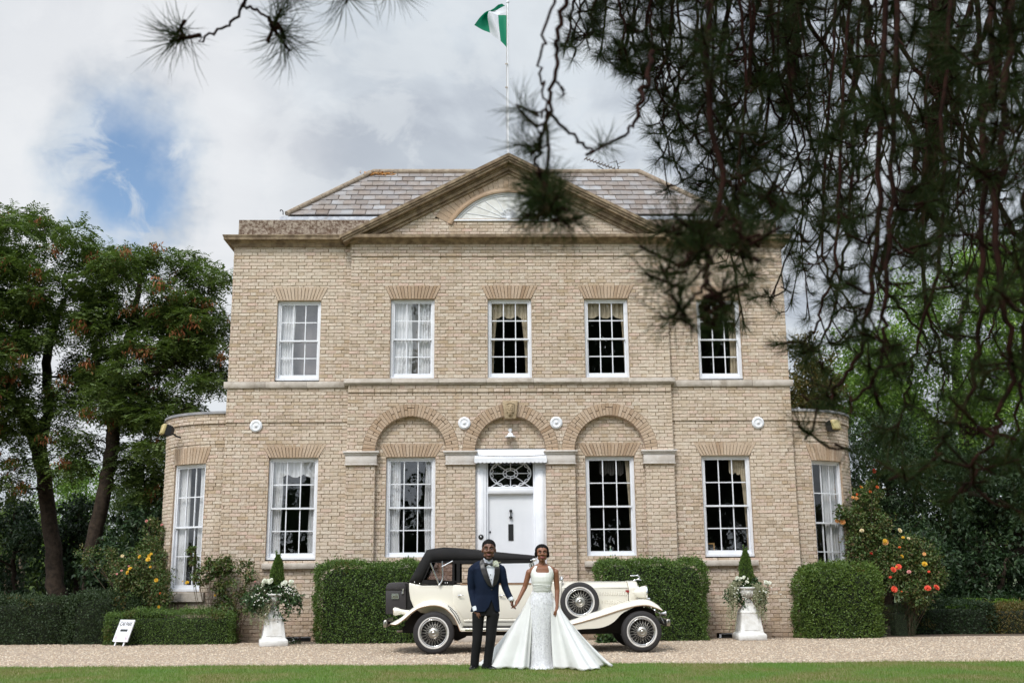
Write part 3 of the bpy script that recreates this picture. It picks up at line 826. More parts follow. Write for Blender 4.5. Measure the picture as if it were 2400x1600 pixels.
# plain reveals of the window openings
def reveal(cx, Y0, w, z0, z1, dep=0.16):
    rv = MB()
    x0, x1 = cx - w / 2, cx + w / 2
    nb = int((z1 - z0) / CH)
    for x in (x0 - .011, x1 + .001):
        for j in range(nb + 1):
            a, b = z0 + j * CH, min(z1, z0 + (j + 1) * CH - .008)
            if b > a: rv.box(x, x + .010, Y0 + .002, Y0 + dep, a, b)
    rv.box(x0 - .012, x1 + .012, Y0 + .002, Y0 + dep, z1 + .001, z1 + .012)
    part('window_reveal', rv, m_rubbed, house)
for sg in (-1, 1):
    reveal(4.715 * sg, YW, UW, *UPZ); reveal(4.715 * sg, YW, GW, *GZ); reveal(2.17 * sg, YW, GW, *GZ)
for cx in (-2.165, 0, 2.165): reveal(cx, YC, UW, *UPZ)
for sg in (-1, 1):
    rv = MB()
    Pb = bayP(sg); uc = BPHI * BR_R
    for u in (uc - BWW / 2 - .004, uc + BWW / 2 + .004):
        for j in range(36):
            a = BWZ[0] + j * CH; b = min(BWZ[1], a + CH - .008)
            if b > a: rv.grid(np.stack([[Pb(u, a, .0), Pb(u, b, .0)], [Pb(u, a, -.24), Pb(u, b, -.24)]]), 0, False)
    uu = np.linspace(uc - BWW / 2, uc + BWW / 2, 10)
    rv.grid(np.stack([Pb(uu, np.full(10, BWZ[1] + .002), np.full(10, 0.)), Pb(uu, np.full(10, BWZ[1] + .002), np.full(10, -.24))]), 0, False)
    part('window_reveal', rv, m_rubbed, house)

# stone string course in blocks, imposts, sills
def blocks(name, x0, x1, y0, y1, z0, z1, n, mt, lip=None):
    xs_ = np.linspace(x0, x1, n + 1)
    for i in range(n):
        mb = MB(); a, b = xs_[i] + (.002 if i else 0), xs_[i + 1] - (.002 if i < n - 1 else 0)
        mb.box(a, b, y0, y1, z0, z1)
        if lip: mb.box(a, b, y0 - lip[0], y1, z1 - lip[1] - lip[2], z1 - lip[2] + .0)
        part(name, bevelled(mb, .006, 1), None, house).data.materials.append(mt)
for sg in (-1, 1):
    a, b = sorted((3.575 * sg, 6.30 * sg))
    blocks('string_stone', a, b, YW - .06, YW + .05, 5.375, 5.52, 3, m_stone)
blocks('string_stone', -3.65, 3.65, YC - .055, YC + .05, 5.42, 5.56, 7, m_stone, (.035, .05, .06))
for (a, b) in ((-3.58, -2.90), (-1.41, -0.765), (0.765, 1.41), (2.90, 3.58)):
    mb = MB(); mb.box(a, b, YC - .035, YW + .02, 3.675, 3.895)
    mb.box(a - .015, b + .015, YC - .055, YW + .02, 3.665, 3.685)
    mb.box(a - .025, b + .025, YC - .06, YW + .02, 3.885, 3.925); mb.box(a - .05, b + .05, YC - .09, YW + .02, 3.925, 3.965)
    part('impost_block', bevelled(mb, .005, 1), None, house).data.materials.append(m_impost)
for cx, Y0 in ((-4.70, YW), (4.70, YW), (-2.17, YW), (2.17, YW)):
    mb = MB(); mb.box(cx - .60, cx + .60, Y0 - .09, Y0 + .1, 1.48, 1.605)
    hw = .60 if abs(cx) > 4 else .60
    part('window_sill', bevelled(mb, .008, 1), None, house).data.materials.append(m_stone)
for side, sg in (('bl', -1), ('br', 1)):
    Pb = bayP(sg); uc = BPHI * BR_R; n = 12; uu = np.linspace(uc - .60, uc + .60, n)
    rings = [np.array([Pb(u, .82, -.05), Pb(u, .82, .07), Pb(u, 1.0, .07), Pb(u, 1.03, -.2)]) for u in uu]
    mb = MB(); mb.loft(rings, True, True, 0, False); part('window_sill', mb, m_stone, house)
    # lead-topped coping
    n = 40; uu = np.linspace(0, PI * BR_R, n)
    rings = [np.array([Pb(u, BZT - .005, .0), Pb(u, BZT - .005, .075), Pb(u, BZT + .05, .07), Pb(u, BZT + .06, -.15)]) for u in uu]
    mb = MB(); mb.loft(rings, True, True, 0, False); part('coping', mb, m_coping, house)
    mb = MB(); mb.prism([tuple(Pb(u, 0, -.1)[:2]) for u in uu], 4.74, 4.80, 'z'); part('bow_roof', mb, m_lead, house)

# keystone with a carved bearded head
mb = MB(); mb.prism([(-.125, 4.66), (.125, 4.66), (.172, 5.05), (-.172, 5.05)], YC - .085, YC + .02)
ks = part('keystone', bevelled(mb, .008, 2), None, house); ks.data.materials.append(m_stone if False else mat('carved_stone', (0.40, 0.31, 0.20), 0.9, vary=(0.31, 0.23, 0.14), vscale=9, bump=0.5))
hb = MB(); fy = YC - .085
hb.ell((0, fy - .005, 4.885), (.078, .05, .115)); hb.ell((0, fy - .05, 4.885), (.018, .03, .035))
hb.ell((0, fy - .03, 4.80), (.055, .04, .075)); hb.ell((-.02, fy - .055, 4.845), (.028, .02, .013)); hb.ell((.02, fy - .055, 4.845), (.028, .02, .013))
for s_ in (-1, 1):
    hb.ell((s_ * .033, fy - .042, 4.93), (.028, .02, .010)); hb.ell((s_ * .04, fy - .04, 4.885), (.022, .018, .02))
    for j in range(6): hb.ell((s_ * (.085 - .004 * j), fy - .012, 4.97 - j * .033), (.017, .025, .02))
    hb.ell((s_ * .03, fy - .025, 4.755), (.02, .028, .05))
for j in range(7):
    t = -1.1 + j * .37; hb.ell((.075 * math.sin(t), fy - .02, 4.955 + .045 * math.cos(t)), (.022, .03, .02))
part('carved_head', remesh(hb, .008, 2), None, ks).data.materials.append(MATS['carved_stone'])

# round tie plates
mb = MB(); mb.lathe([(.001, -.055), (.022, -.055), (.026, -.04), (.03, -.034), (.085, -.036), (.092, -.044), (.104, -.044), (.11, -.036), (.128, -.034), (.136, -.024), (.136, .0)], (0, 0, 0), 'y', 32)
tp_ = mb.mesh('tie_plate', m_white)
for x, z, Y0 in ((-5.56, 4.545, YW), (-1.005, 4.57, YC), (1.005, 4.57, YC), (5.47, 4.565, YW)): part('tie_plate', tp_, None, house, loc=(x, Y0, z))

# basement lights with segmental brick heads
for sg, k in ((-1, 'l'), (1, 'r')):
    cx = 4.715 * sg + .06
    mb = MB(); x0, x1 = cx - .37, cx + .49
    for a in (x0, (x0 + x1) / 2 - .02, x1 - .04): mb.box(a, a + .04, YW + .03, YW + .07, -.14, .11)
    mb.box(x0, x1, YW + .03, YW + .07, .07, .12); bw_ = part('basement_window', mb, m_white, house)
    mb = MB(); mb.box(x0, x1, YW + .08, YW + .085, -.15, .12); part('pane', mb, m_black, bw_)
# the house side: cornice, parapet, pediment
cm = MB()
def run(mb, x0, x1, y0, prof, m_=0):
    """moulding: profile of (projection, z) run along x in front of plane y0"""
    mb.prism([(y0 - p, z) for p, z in prof], x0, x1, 'x', m_)
wp = [(-.1, 8.62), (.03, 8.62), (.05, 8.66), (.06, 8.70), (.115, 8.735), (.12, 8.75), (.20, 8.75), (.205, 8.80), (.225, 8.835), (.225, 8.858), (-.1, 8.875)]
for sg in (-1, 1):
    a, b = sorted((sg * 3.57, sg * (HW + .0)))
    mb = MB(); run(mb, a, b, YW, wp)
    # return along the side wall, mitred at the corner
    ends = []
    for yy, k_ in ((YW, 1), (YW + 9, 0)): ends.append(np.array([(sg * (HW + p), yy - p * k_, z) for p, z in wp]))
    mb.loft(ends, True, True, 0, False)
    # the mitre corner of the front run
    mb.loft([np.array([(sg * HW, YW - p, z) for p, z in wp]), np.array([(sg * (HW + max(p, 0)), YW - p, z) for p, z in wp])], True, True, 0, False)
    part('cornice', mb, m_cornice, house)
    mb = MB(); a, b = sorted((sg * 3.2, sg * 6.16)); mb.box(a, b, YW + .03, YW + .27, 8.87, 9.285)
    a, b = sorted((sg * 5.92, sg * 6.16)); mb.box(a, b, YW + .272, YW + 9, 8.87, 9.284)
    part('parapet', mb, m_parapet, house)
mb = MB(); cpz = [(-.05, 8.64), (.035, 8.64), (.05, 8.67), (.09, 8.69), (.15, 8.735), (.155, 8.745), (.25, 8.745), (.255, 8.80), (.255, 8.815), (-.05, 8.83)]
run(mb, -3.6, 3.6, YC, cpz)
for sg in (-1, 1): mb.loft([np.array([(sg * 3.6, YC - p, z) for p, z in cpz]), np.array([(sg * (3.6 + max(0, p - .05)), YC - p, z) for p, z in cpz])], True, True, 0, False)
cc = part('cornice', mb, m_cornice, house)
APX = 10.735
def chev(o0, o1, y0, y1, half=3.78):
    """chevron slab between two heights under the raking line"""
    z = lambda x, o: APX - .517 * abs(x) - o
    return [(-half, z(half, o1)), (-half, z(half, o0)), (0, z(0, o0)), (half, z(half, o0)), (half, z(half, o1)), (0, z(0, o1))], y0, y1
rk = MB()
for o0, o1, p, hf in ((0, .075, .31, 3.80), (.075, .125, .285, 3.75), (.125, .185, .25, 3.72), (.185, .235, .14, 3.58), (.235, .33, .10, 3.40), (.33, .40, .05, 3.26)):
    pl, _, _ = chev(o0, o1 - .002, 0, 0, hf); rk.prism(pl, YC - p, YC + .25)
part('raking_cornice', rk, m_cornice, cc)
pr = MB(); pl, _, _ = chev(.0, .06, 0, 0, 3.7); pr.prism([(x, z + .004) for x, z in pl], YC + .25, YC + 3.2); part('pediment_roof', pr, m_lead, house)
# lunette with its fan and rosette
lu = MB(); n = 40; a0 = math.asin(1.24 / LUN_R); a = np.linspace(-a0, a0, n)
arc = lambda R, y: np.stack([R * np.sin(a), np.full(n, y), LUN_C + R * np.cos(a)], 1)
pts = [(LUN_R * math.sin(t), LUN_C + LUN_R * math.cos(t)) for t in a]
lu.prism(pts, YC + .03, YC + .06); lo = part('lunette', lu, m_wstone, house)
fr_ = MB()
rim_ = lambda R: np.stack([R * np.sin(a), np.full(n, YC + .02), LUN_C + R * np.cos(a)], 1)
fr_.tube(rim_(LUN_R - .02), .022, 6); fr_.tube(rim_(LUN_R - .075), .009, 5)
fr_.box(-1.26, 1.26, YC - .03, YC + .05, LUN_Z - .035, LUN_Z - .002)
for t in np.linspace(-1.25, 1.25, 9):
    x1_, z1_ = 1.05 * math.sin(t), .60 * math.cos(t) * (1 if abs(t) < 1.2 else .8)
    fr_.tube([(0, YC + .024, LUN_Z + .02), (x1_, YC + .024, LUN_Z + .02 + z1_)], .008, 4)
tt = np.linspace(-1.25, 1.25, 9)
for t0, t1 in zip(tt[:-1], tt[1:]):
    p0, p1 = np.array([1.05 * math.sin(t0), LUN_Z + .02 + .60 * math.cos(t0)]), np.array([1.05 * math.sin(t1), LUN_Z + .02 + .60 * math.cos(t1)])
    md_ = (p0 + p1) / 2 * .93 + np.array([0, LUN_Z]) * .07
    fr_.tube(smoothpath([(p0[0], YC + .024, p0[1]), (md_[0], YC + .024, md_[1]), (p1[0], YC + .024, p1[1])], 6), .007, 4)
for t in np.linspace(-1.3, 1.3, 8):
    fr_.tube(smoothpath([(0, YC + .02, LUN_Z + .03), (.14 * math.sin(t) - .04, YC + .015, LUN_Z + .03 + .17 * math.cos(t)), (.19 * math.sin(t), YC + .018, LUN_Z + .03 + .24 * math.cos(t)), (.14 * math.sin(t) + .04, YC + .015, LUN_Z + .03 + .15 * math.cos(t)), (0, YC + .02, LUN_Z + .03)], 12), .010, 5)
fr_.ell((0, YC + .02, LUN_Z + .035), (.06, .03, .05))
part('fan_moulding', fr_, m_white, lo)
R1, R2 = LUN_R + .10, LUN_R + .40
nb = 30; a1 = math.asin(min(.999, 1.40 / R1))
for i in range(nb):
    t = -a1 + (i + .5) * 2 * a1 / nb; d_ = 2 * a1 / nb / 2
    if LUN_C + R2 * math.cos(t) < LUN_Z: continue
    q = []
    for y_, cc_ in ((YC + .012, .001), (YC - .006, .004)):
        for r_, s_ in ((R1, -1), (R1, 1), (R2, 1), (R2, -1)):
            an_ = t + s_ * (d_ - cc_ / r_); q.append((r_ * math.sin(an_), y_, LUN_C + r_ * math.cos(an_)))
    part('arch_brick', MB().add(q, [(4, 5, 6, 7), (0, 1, 5, 4), (1, 2, 6, 5), (2, 3, 7, 6), (3, 0, 4, 7)]), m_rubbed, WO['p'])
mb = MB(); aa = np.linspace(-a1, a1, 30)
mb.loft([np.array([(r_ * math.sin(t), y_, LUN_C + r_ * math.cos(t)) for r_, y_ in ((LUN_R - .005, YC + .03), (LUN_R - .005, YC - .035), (LUN_R + .03, YC - .045), (R1, YC - .012), (R1, YC + .03))]) for t in aa], True, True, 0, False)
part('arch_moulding', mb, m_rubbed, WO['p'])

# roof: hipped slates round a flat centre
EX, EY, EZ = 5.20, 23.9, 9.59
RX, RY, RZ = 3.40, 25.7, 11.34
by = 33.0 - (EY - 23.3)
rf = MB()
rf.add([(-EX, EY, EZ), (EX, EY, EZ), (RX, RY, RZ), (-RX, RY, RZ)], [(0, 1, 2, 3)])
rf.add([(-EX, by, EZ), (EX, by, EZ), (RX, by - 1.8, RZ), (-RX, by - 1.8, RZ)], [(3, 2, 1, 0)])
for sg in (-1, 1): rf.add([(sg * EX, EY, EZ), (sg * EX, by, EZ), (sg * RX, by - 1.8, RZ), (sg * RX, RY, RZ)], [(0, 1, 2, 3)])
rf.add([(-RX, RY, RZ - .02), (RX, RY, RZ - .02), (RX, by - 1.8, RZ - .02), (-RX, by - 1.8, RZ - .02)], [(0, 1, 2, 3)])
roof = part('roof', rf, m_slate, house)
gut = MB(); gut.box(-6.1, 6.1, YW + .28, EY - .02, 9.0, 9.05); gut.box(-6.1, 6.1, EY - .02, by, 9.0, 9.02)
part('gutter', gut, m_lead, roof)
lf = MB()
lf.loft([np.array([(x, EY - .14, 9.05), (x, EY - .10, EZ - .06), (x, EY + .06, EZ - .035), (x, EY + .06, 9.05)]) for x in np.linspace(-5.34, 5.34, 16)], True, True, 0, False)
for sg in (-1, 1): lf.loft([np.array([(sg * 5.34, y, 9.05), (sg * 5.30, y, EZ - .06), (sg * 5.15, y, EZ - .035), (sg * 5.15, y, 9.05)]) for y in (EY - .1, by)], True, True, 0, False)
part('lead_flashing', lf, m_lead, roof)
NR = 9; sl = np.array([0, 1.8, RZ - EZ]); SL = np.linalg.norm(sl); sdirn = sl / SL; nv = np.array([0, -sdirn[2], sdirn[1]])
count = 0; sw = 0.292; rh = SL / NR
sm_ = []
for v_ in range(4):
    w_ = sw - .013; c_ = (.0, .004, .009, .002)[v_]; l_ = rh * 1.18
    q = [(-w_ / 2, 0, 0), (w_ / 2, 0, 0), (w_ / 2 - c_, 0, l_), (-w_ / 2, 0, l_)]
    vv = [np.array([x, 0, 0]) + sdirn * z + nv * (.034 if z == 0 else .008) for x, _, z in q] + [np.array([x, 0, 0]) + sdirn * z + nv * (.010 if z == 0 else .0) for x, _, z in q]
    sm_.append(MB().add(vv, [(0, 1, 2, 3), (0, 4, 5, 1), (1, 5, 6, 2), (3, 7, 4, 0)]).mesh('slate', m_slate))
edge = MB()
for r_ in range(NR):
    o_ = np.array([0, EY, EZ]) + sl * (r_ / NR); half = EX - 1.8 * (r_ / NR); halft = EX - 1.8 * ((r_ + 1) / NR)
    k0 = int(half / sw) + 2
    for i in range(-k0, k0 + 1):
        x = (i + (.5 if r_ % 2 else 0)) * sw + rng.normal(0, .004)
        if abs(x) + sw / 2 > halft + .03:
            if abs(x) - sw / 2 < half - .05:       # cut slate along the hip
                s_ = 1 if x > 0 else -1; xi = abs(x) - sw / 2
                A = [(s_ * xi, 0), (s_ * min(half, abs(x) + sw / 2), 0), (s_ * min(max(halft, xi), abs(x) + sw / 2), rh), (s_ * xi, rh)]
                vv = [np.array([a_, 0, 0]) + o_ + sdirn * b_ + nv * (.022 if b_ == 0 else .006) for a_, b_ in A]
                edge.add(vv, [(0, 1, 2, 3)])
            continue
        # hidden wholly behind the pediment: skip
        if abs(x) < (APX - (o_[2] + .5)) / .517 - .6: continue
        part('slate', sm_[rng.integers(4)], None, roof, loc=tuple(np.array([x, 0, 0]) + o_ + nv * abs(rng.normal(0, .003)))); count += 1
if edge.n: part('cut_slates', edge, m_slate, roof)['kind'] = 'stuff'
hp = MB()
for sg in (-1, 1):
    A, B = np.array([sg * EX, EY, EZ]), np.array([sg * RX, RY, RZ])
    for i in range(8):
        a_, b_ = A + (B - A) * (i / 8 + .004), A + (B - A) * ((i + 1) / 8)
        hp.tube([a_ + (0, -.01, .03), b_ + (0, -.01, .03)], .075, 6)
for i in range(22):
    x0 = -RX + i * 2 * RX / 22; hp.tube([(x0 + .004, RY, RZ + .02), (x0 + 2 * RX / 22, RY, RZ + .02)], .085, 6)
part('ridge_tiles', hp, m_ridge, roof)
li = MB(); n = 260; px_ = rng.normal(-3.25, .16, n); tt_ = rng.uniform(.84, 1.0, n) ** .5
q = np.stack([px_ + rng.normal(0, .08, n), EY + 1.8 * tt_ - .02, EZ + (RZ - EZ) * tt_ + .03], 1)
leaves(li, q, rdir(n) * [1, .3, .3], np.tile(nv, (n, 1)), .07, .06); part('lichen', li, m_lichen, roof)['kind'] = 'stuff'
hk = MB(); hk.tube(smoothpath([(-5.27, EY - .05, EZ), (-5.28, EY - .05, EZ + .09), (-5.33, EY - .05, EZ + .12), (-5.34, EY - .05, EZ + .08)], 10), .012, 5); part('roof_hook', hk, m_black, roof)
# inside: floors, ceiling and back wall, so the panes look into rooms
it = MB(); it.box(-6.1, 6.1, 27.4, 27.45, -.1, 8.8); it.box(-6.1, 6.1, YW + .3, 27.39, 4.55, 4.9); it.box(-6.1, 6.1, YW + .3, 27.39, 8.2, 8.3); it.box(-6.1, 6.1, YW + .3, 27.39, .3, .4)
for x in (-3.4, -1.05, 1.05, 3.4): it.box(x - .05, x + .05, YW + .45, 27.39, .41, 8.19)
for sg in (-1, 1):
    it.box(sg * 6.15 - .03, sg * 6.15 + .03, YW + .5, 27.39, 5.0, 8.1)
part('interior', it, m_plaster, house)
rb = MB(); rb.box(-HW + .01, HW - .01, 32.3, 32.35, -.1, 8.7)
for sg in (-1, 1): rb.box(sg * HW - .02, sg * HW + .02, 26.95, 32.3, -.1, 4.3)
part('rear_wall', rb, m_brick, house)

# ------------------------------------------------------------------ windows
def window(M4, w, z0, z1, parts_, parent=None, blind=None):
    """sash window in local (u, d, z): u along the wall, d into the house. M4 places it."""
    T = lambda mb: mb
    def put(name, mb, mats, par):
        me = mb.mesh(name, mats); me.transform(M4); return link(name, me, par)
    f = MB(); J = .055
    f.box(-w / 2, -w / 2 + J, .075, .20, z0 + .03, z1); f.box(w / 2 - J, w / 2, .075, .20, z0 + .03, z1)
    f.box(-w / 2 + J, w / 2 - J, .077, .20, z1 - .05, z1); f.box(-w / 2 - .0, w / 2 + .0, .06, .20, z0, z0 + .05)
    win = put('window', f, m_white, house)
    s0, s1, zm = z0 + .05, z1 - .05, (z0 + z1) / 2
    for nm, a, b, d in (('lower', s0, zm + .02, .135), ('upper', zm - .02, s1, .098)):
        s = MB(); u0, u1 = -w / 2 + J, w / 2 - J; R = .032; bot = .085 if nm == 'lower' else .036
        s.box(u0, u0 + R, d, d + .035, a, b); s.box(u1 - R, u1, d, d + .035, a, b)
        s.box(u0 + R, u1 - R, d, d + .035, a, a + bot); s.box(u0 + R, u1 - R, d, d + .035, b - .036, b)
        g0, g1, h0, h1 = u0 + R, u1 - R, a + bot, b - .036; bw = .022
        us = np.linspace(g0, g1, 4); zs = np.linspace(h0, h1, 3)
        for x in us[1:3]: s.box(x - bw / 2, x + bw / 2, d + .004, d + .031, h0, h1)
        for i in range(3): s.box(us[i] + bw / 2, us[i + 1] - bw / 2, d + .006, d + .029, zs[1] - bw / 2, zs[1] + bw / 2)
        if nm == 'lower':
            for sx in (u0 - .004, u1 - .012): s.box(sx, sx + .016, d - .03, d, b - .09, b - .03)
        sa = put('sash', s, m_white, win)
        for i in range(3):
            for j in range(2):
                t1, t2 = rng.normal(0, .004, 2)
                x0, x1, y0, y1 = us[i], us[i + 1], zs[j], zs[j + 1]; dd = d + .018
                q = [(x0, dd + t1 * (x0 - x1) / 2 * 1 - t2 * (y1 - y0) / 2, y0), (x1, dd + t1 * (x1 - x0) / 2 - t2 * (y1 - y0) / 2, y0), (x1, dd + t1 * (x1 - x0) / 2 + t2 * (y1 - y0) / 2, y1), (x0, dd + t1 * (x0 - x1) / 2 + t2 * (y1 - y0) / 2, y1)]
                put('pane', MB().add(q, [(0, 1, 2, 3)]), m_glass, sa)
    for kind, ua, ub, mt in parts_:
        if kind == 'curtain':
            n = 40; uu = np.linspace(ua, ub, n) * w; k = 10; ph = rng.uniform(0, 6)
            zz_ = np.linspace(z0 + .05, z1 - .03, k)
            Pm = np.zeros((k, n, 3))
            for i in range(k):
                Pm[i, :, 0] = uu + (.012 * math.sin(i * .8 + ph)); Pm[i, :, 1] = .215 + .022 * np.sin(np.arange(n) * .9 + ph) + .01 * np.sin(np.arange(n) * 2.3 + i * .1); Pm[i, :, 2] = zz_[i]
            put('curtain', MB().grid(Pm), mt, win)
        elif kind == 'tied':          # drape pulled to one side, wide at the top
            n = 24; k = 12; Pm = np.zeros((k, n, 3)); ph = rng.uniform(0, 6)
            for i in range(k):
                t = i / (k - 1); sp = .45 + .55 * t ** 2
                Pm[i, :, 0] = (ua + (ub - ua) * sp * np.linspace(0, 1, n)) * w
                Pm[i, :, 1] = .215 + .02 * np.sin(np.arange(n) * 1.1 + ph); Pm[i, :, 2] = z0 + .05 + t * (z1 - z0 - .1)
            put('curtain', MB().grid(Pm), mt, win)
        elif kind == 'valance':
            n = 48; uu = np.linspace(ua, ub, n) * w
            d1 = .205 + .02 * np.sin(np.arange(n) * 1.3)
            zt = np.full(n, z1 - .04); zb = z1 - .34 - .07 * np.abs(np.sin(np.arange(n) * PI / 16))
            put('valance', MB().grid(np.stack([np.stack([uu, d1, zt], 1), np.stack([uu, d1 + .01, (zt + zb) / 2], 1), np.stack([uu, d1 + .015, zb], 1)])), mt, win)
        elif kind == 'blind':
            put('blind', MB().box(ua * w, ub * w, .42, .43, z0 + .02, z1 - .02), mt, win)
    return win


def front(cx, Y0): return Matrix.Translation((cx, Y0, 0))


S_, K_ = m_sheer, m_cream
window(front(-4.715, YW), UW, *UPZ, [('curtain', -.46, -.12, S_), ('blind', -.5, .5, m_blind)])
window(front(4.715, YW), UW, *UPZ, [('valance', -.48, .48, K_), ('curtain', .26, .47, K_)])
window(front(-2.165, YC), UW, *UPZ, [('curtain', -.47, -.02, S_), ('curtain', .12, .47, S_), ('blind', -.5, .5, mat('pale_blind', (0.33, 0.30, 0.29), 0.9))])
window(front(0, YC), UW, *UPZ, [('valance', -.48, .48, K_), ('tied', -.48, -.24, K_), ('tied', .48, .22, K_)])
window(front(2.165, YC), UW, *UPZ, [('valance', -.48, .48, K_), ('tied', .48, .32, K_)])
window(front(-4.715, YW), GW, *GZ, [('curtain', -.47, -.24, S_), ('curtain', .31, .47, S_), ('valance', -.47, .47, S_)])
window(front(4.715, YW), GW, *GZ, [('tied', .48, .30, K_), ('valance', .1, .47, K_)])
window(front(-2.17, YW), GW, *GZ, [('curtain', -.47, -.22, S_), ('curtain', .28, .47, S_)])
window(front(2.17, YW), GW, *GZ, [('tied', .48, .33, K_), ('valance', -.2, .3, m_dark)])
for sg in (-1, 1):
    th = BPHI * sg
    c_ = Vector((sg * (HW + BR_R * math.sin(BPHI)), BYC - BR_R * math.cos(BPHI), 0))
    M4 = Matrix.Translation(c_) @ Matrix.Rotation(th, 4, 'Z') @ Matrix.Translation((0, .03, 0))
    window(M4, BWW, *BWZ, [('curtain', -.47, -.16, S_), ('curtain', .18, .47, S_)] if sg < 0 else [('curtain', -.47, -.3, K_), ('curtain', .05, .47, m_sheer)])
# dark room lining behind each bow window
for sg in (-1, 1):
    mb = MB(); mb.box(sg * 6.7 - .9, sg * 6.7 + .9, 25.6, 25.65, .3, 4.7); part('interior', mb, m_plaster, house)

# ------------------------------------------------------------------ front door, fanlight and canopy
dr = MB(); DY = YW + .03
for s_ in (-1, 1):
    a, b = sorted((s_ * .53, s_ * .775)); dr.box(a, b, DY - .06, DY + .12, -.1, 3.99)
    a, b = sorted((s_ * .585, s_ * .72)); dr.box(a, b, DY - .072, DY - .058, .5, 3.55)
    a, b = sorted((s_ * .60, s_ * .705)); dr.box(a, b, DY - .062, DY - .055, .52, 3.53)
    a, b = sorted((s_ * .49, s_ * .532)); dr.box(a, b, DY - .02, DY + .12, -.1, 3.99)
dr.box(-.49, .49, DY - .03, DY + .10, 3.045, 3.16); dr.box(-.49, .49, DY + .0, DY + .10, 3.16, 3.20); dr.box(-.49, .49, DY - .0, DY + .10, 3.80, 3.99)
door_f = part('door_frame', bevelled(dr, .006, 1), None, house); door_f.data.materials.append(m_white)
dl = MB(); dl.box(-.49, .49, DY + .06, DY + .11, .06, 3.045)
for x in (-.245, 0, .245): dl.box(x - .003, x + .003, DY + .055, DY + .061, .2, 2.9)
door = part('front_door', dl, m_whitedoor, house)
mb = MB(); mb.box(-.055, .055, DY + .048, DY + .058, 2.05, 2.40); part('letter_slot', mb, m_black, door)
mb = MB(); mb.ell((0, DY + .02, 2.68), (.035, .035, .035)); mb.tube([(0, DY + .02, 2.66), (0, DY + .01, 2.56)], [.012, .016], 8); mb.prism([(-.04, 2.545), (0, 2.59), (.04, 2.545), (0, 2.50)], DY + .0, DY + .055); part('door_knocker', mb, m_black, door)
mb = MB(); mb.lathe([(.001, -.0), (.022, -.0), (.022, .02)], (-.45, DY + .045, 2.235), 'y', 12); part('keyhole', mb, m_black, door)
mb = MB(); mb.lathe([(.02, -.03), (.045, -.03), (.058, -.012), (.058, .0)], (-.645, DY - .062, 2.125), 'y', 20); bl_ = part('bell_push', mb, m_black, door_f)
mb = MB(); mb.ell((-.645, DY - .09, 2.125), (.018, .012, .018)); part('bell_button', mb, m_chrome, bl_)
mb = MB(); mb.box(-.45, .45, DY + .06, DY + .065, 3.19, 3.81); fl = part('fanlight', mb, m_glass, house)
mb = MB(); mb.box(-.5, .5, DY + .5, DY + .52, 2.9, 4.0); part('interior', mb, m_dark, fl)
fb = MB(); zc, xr, zr = 3.49, .445, .30; fy = DY + .045
ta = np.linspace(0, 2 * PI, 49)
E_ = lambda k, t: np.stack([xr * k * np.cos(t), np.full_like(t, fy), zc + zr * k * np.sin(t)], -1)
fb.tube(E_(1.0, ta), .013, 5, caps=False); fb.tube(E_(.36, ta), .011, 5, caps=False); fb.tube(E_(.22, ta), .011, 5, caps=False)
for i in range(8):
    t = i * PI / 4; fb.tube([E_(.22, np.array(t)), E_(1.0, np.array(t))], .010, 5)
    for q in (0, 1):
        t0 = t + q * PI / 8; t1 = t0 + PI / 8
        fb.tube(smoothpath([E_(.99, np.array(t0)), E_(.86, np.array((t0 + t1) / 2)), E_(.99, np.array(t1))], 7), .009, 4)
    fb.ell(E_(.29, np.array(t + .0)), (.014, .014, .014), 6, 4)
for sx in (-1, 1):
    for sz in (-1, 1): fb.tube([(sx * .31, fy, zc + sz * .22), (sx * .445, fy, zc + sz * .305)], .010, 4)
part('tracery', fb, m_white, fl)
cn = MB()
cn.prism([(DY - .07, 4.0), (DY - .24, 3.80), (DY - .24, 3.79), (DY - .07, 3.985)], -.775, .775, 'x')
cn.box(-.79, .79, DY - .08, DY + .02, 3.965, 4.005)
canopy = part('door_canopy', cn, m_white, house)
vm = MB(); n = 18
for i in range(n):
    x0, x1 = -.785 + i * 1.57 / n, -.785 + (i + 1) * 1.57 / n; pts = [(x0, 3.80), (x0, 3.715)] + [((x0 + x1) / 2 - (x1 - x0) / 2 * math.cos(t), 3.715 - .026 * math.sin(t)) for t in np.linspace(.3, PI - .3, 5)] + [(x1, 3.715), (x1, 3.80)]
    vm.prism(pts, DY - .25, DY - .24)
part('scalloped_valance', vm, m_white, canopy)
wr = MB(); xx = np.linspace(-.77, .77, 20); wr.tube([(x, DY - .225, 3.845 - .03 * math.cos(x * 1.9) + .02) for x in xx], .006, 4); part('rail', wr, m_dark, canopy)
st = MB(); st.box(-1.1, 1.1, YC - .75, YW + .05, -.02, .13); st.box(-.9, .9, YC - .42, YW + .05, .131, .28)
part('door_step', bevelled(st, .01, 1), None, house).data.materials.append(m_stone)
mb = MB(); mb.box(-1.25, 1.25, YC - .78, YC - .74, .20, .235)
for x in (-1.2, 0, 1.2): mb.box(x - .02, x + .02, YC - .79, YC - .76, -.02, .2)
part('boot_rail', mb, m_stone, house)

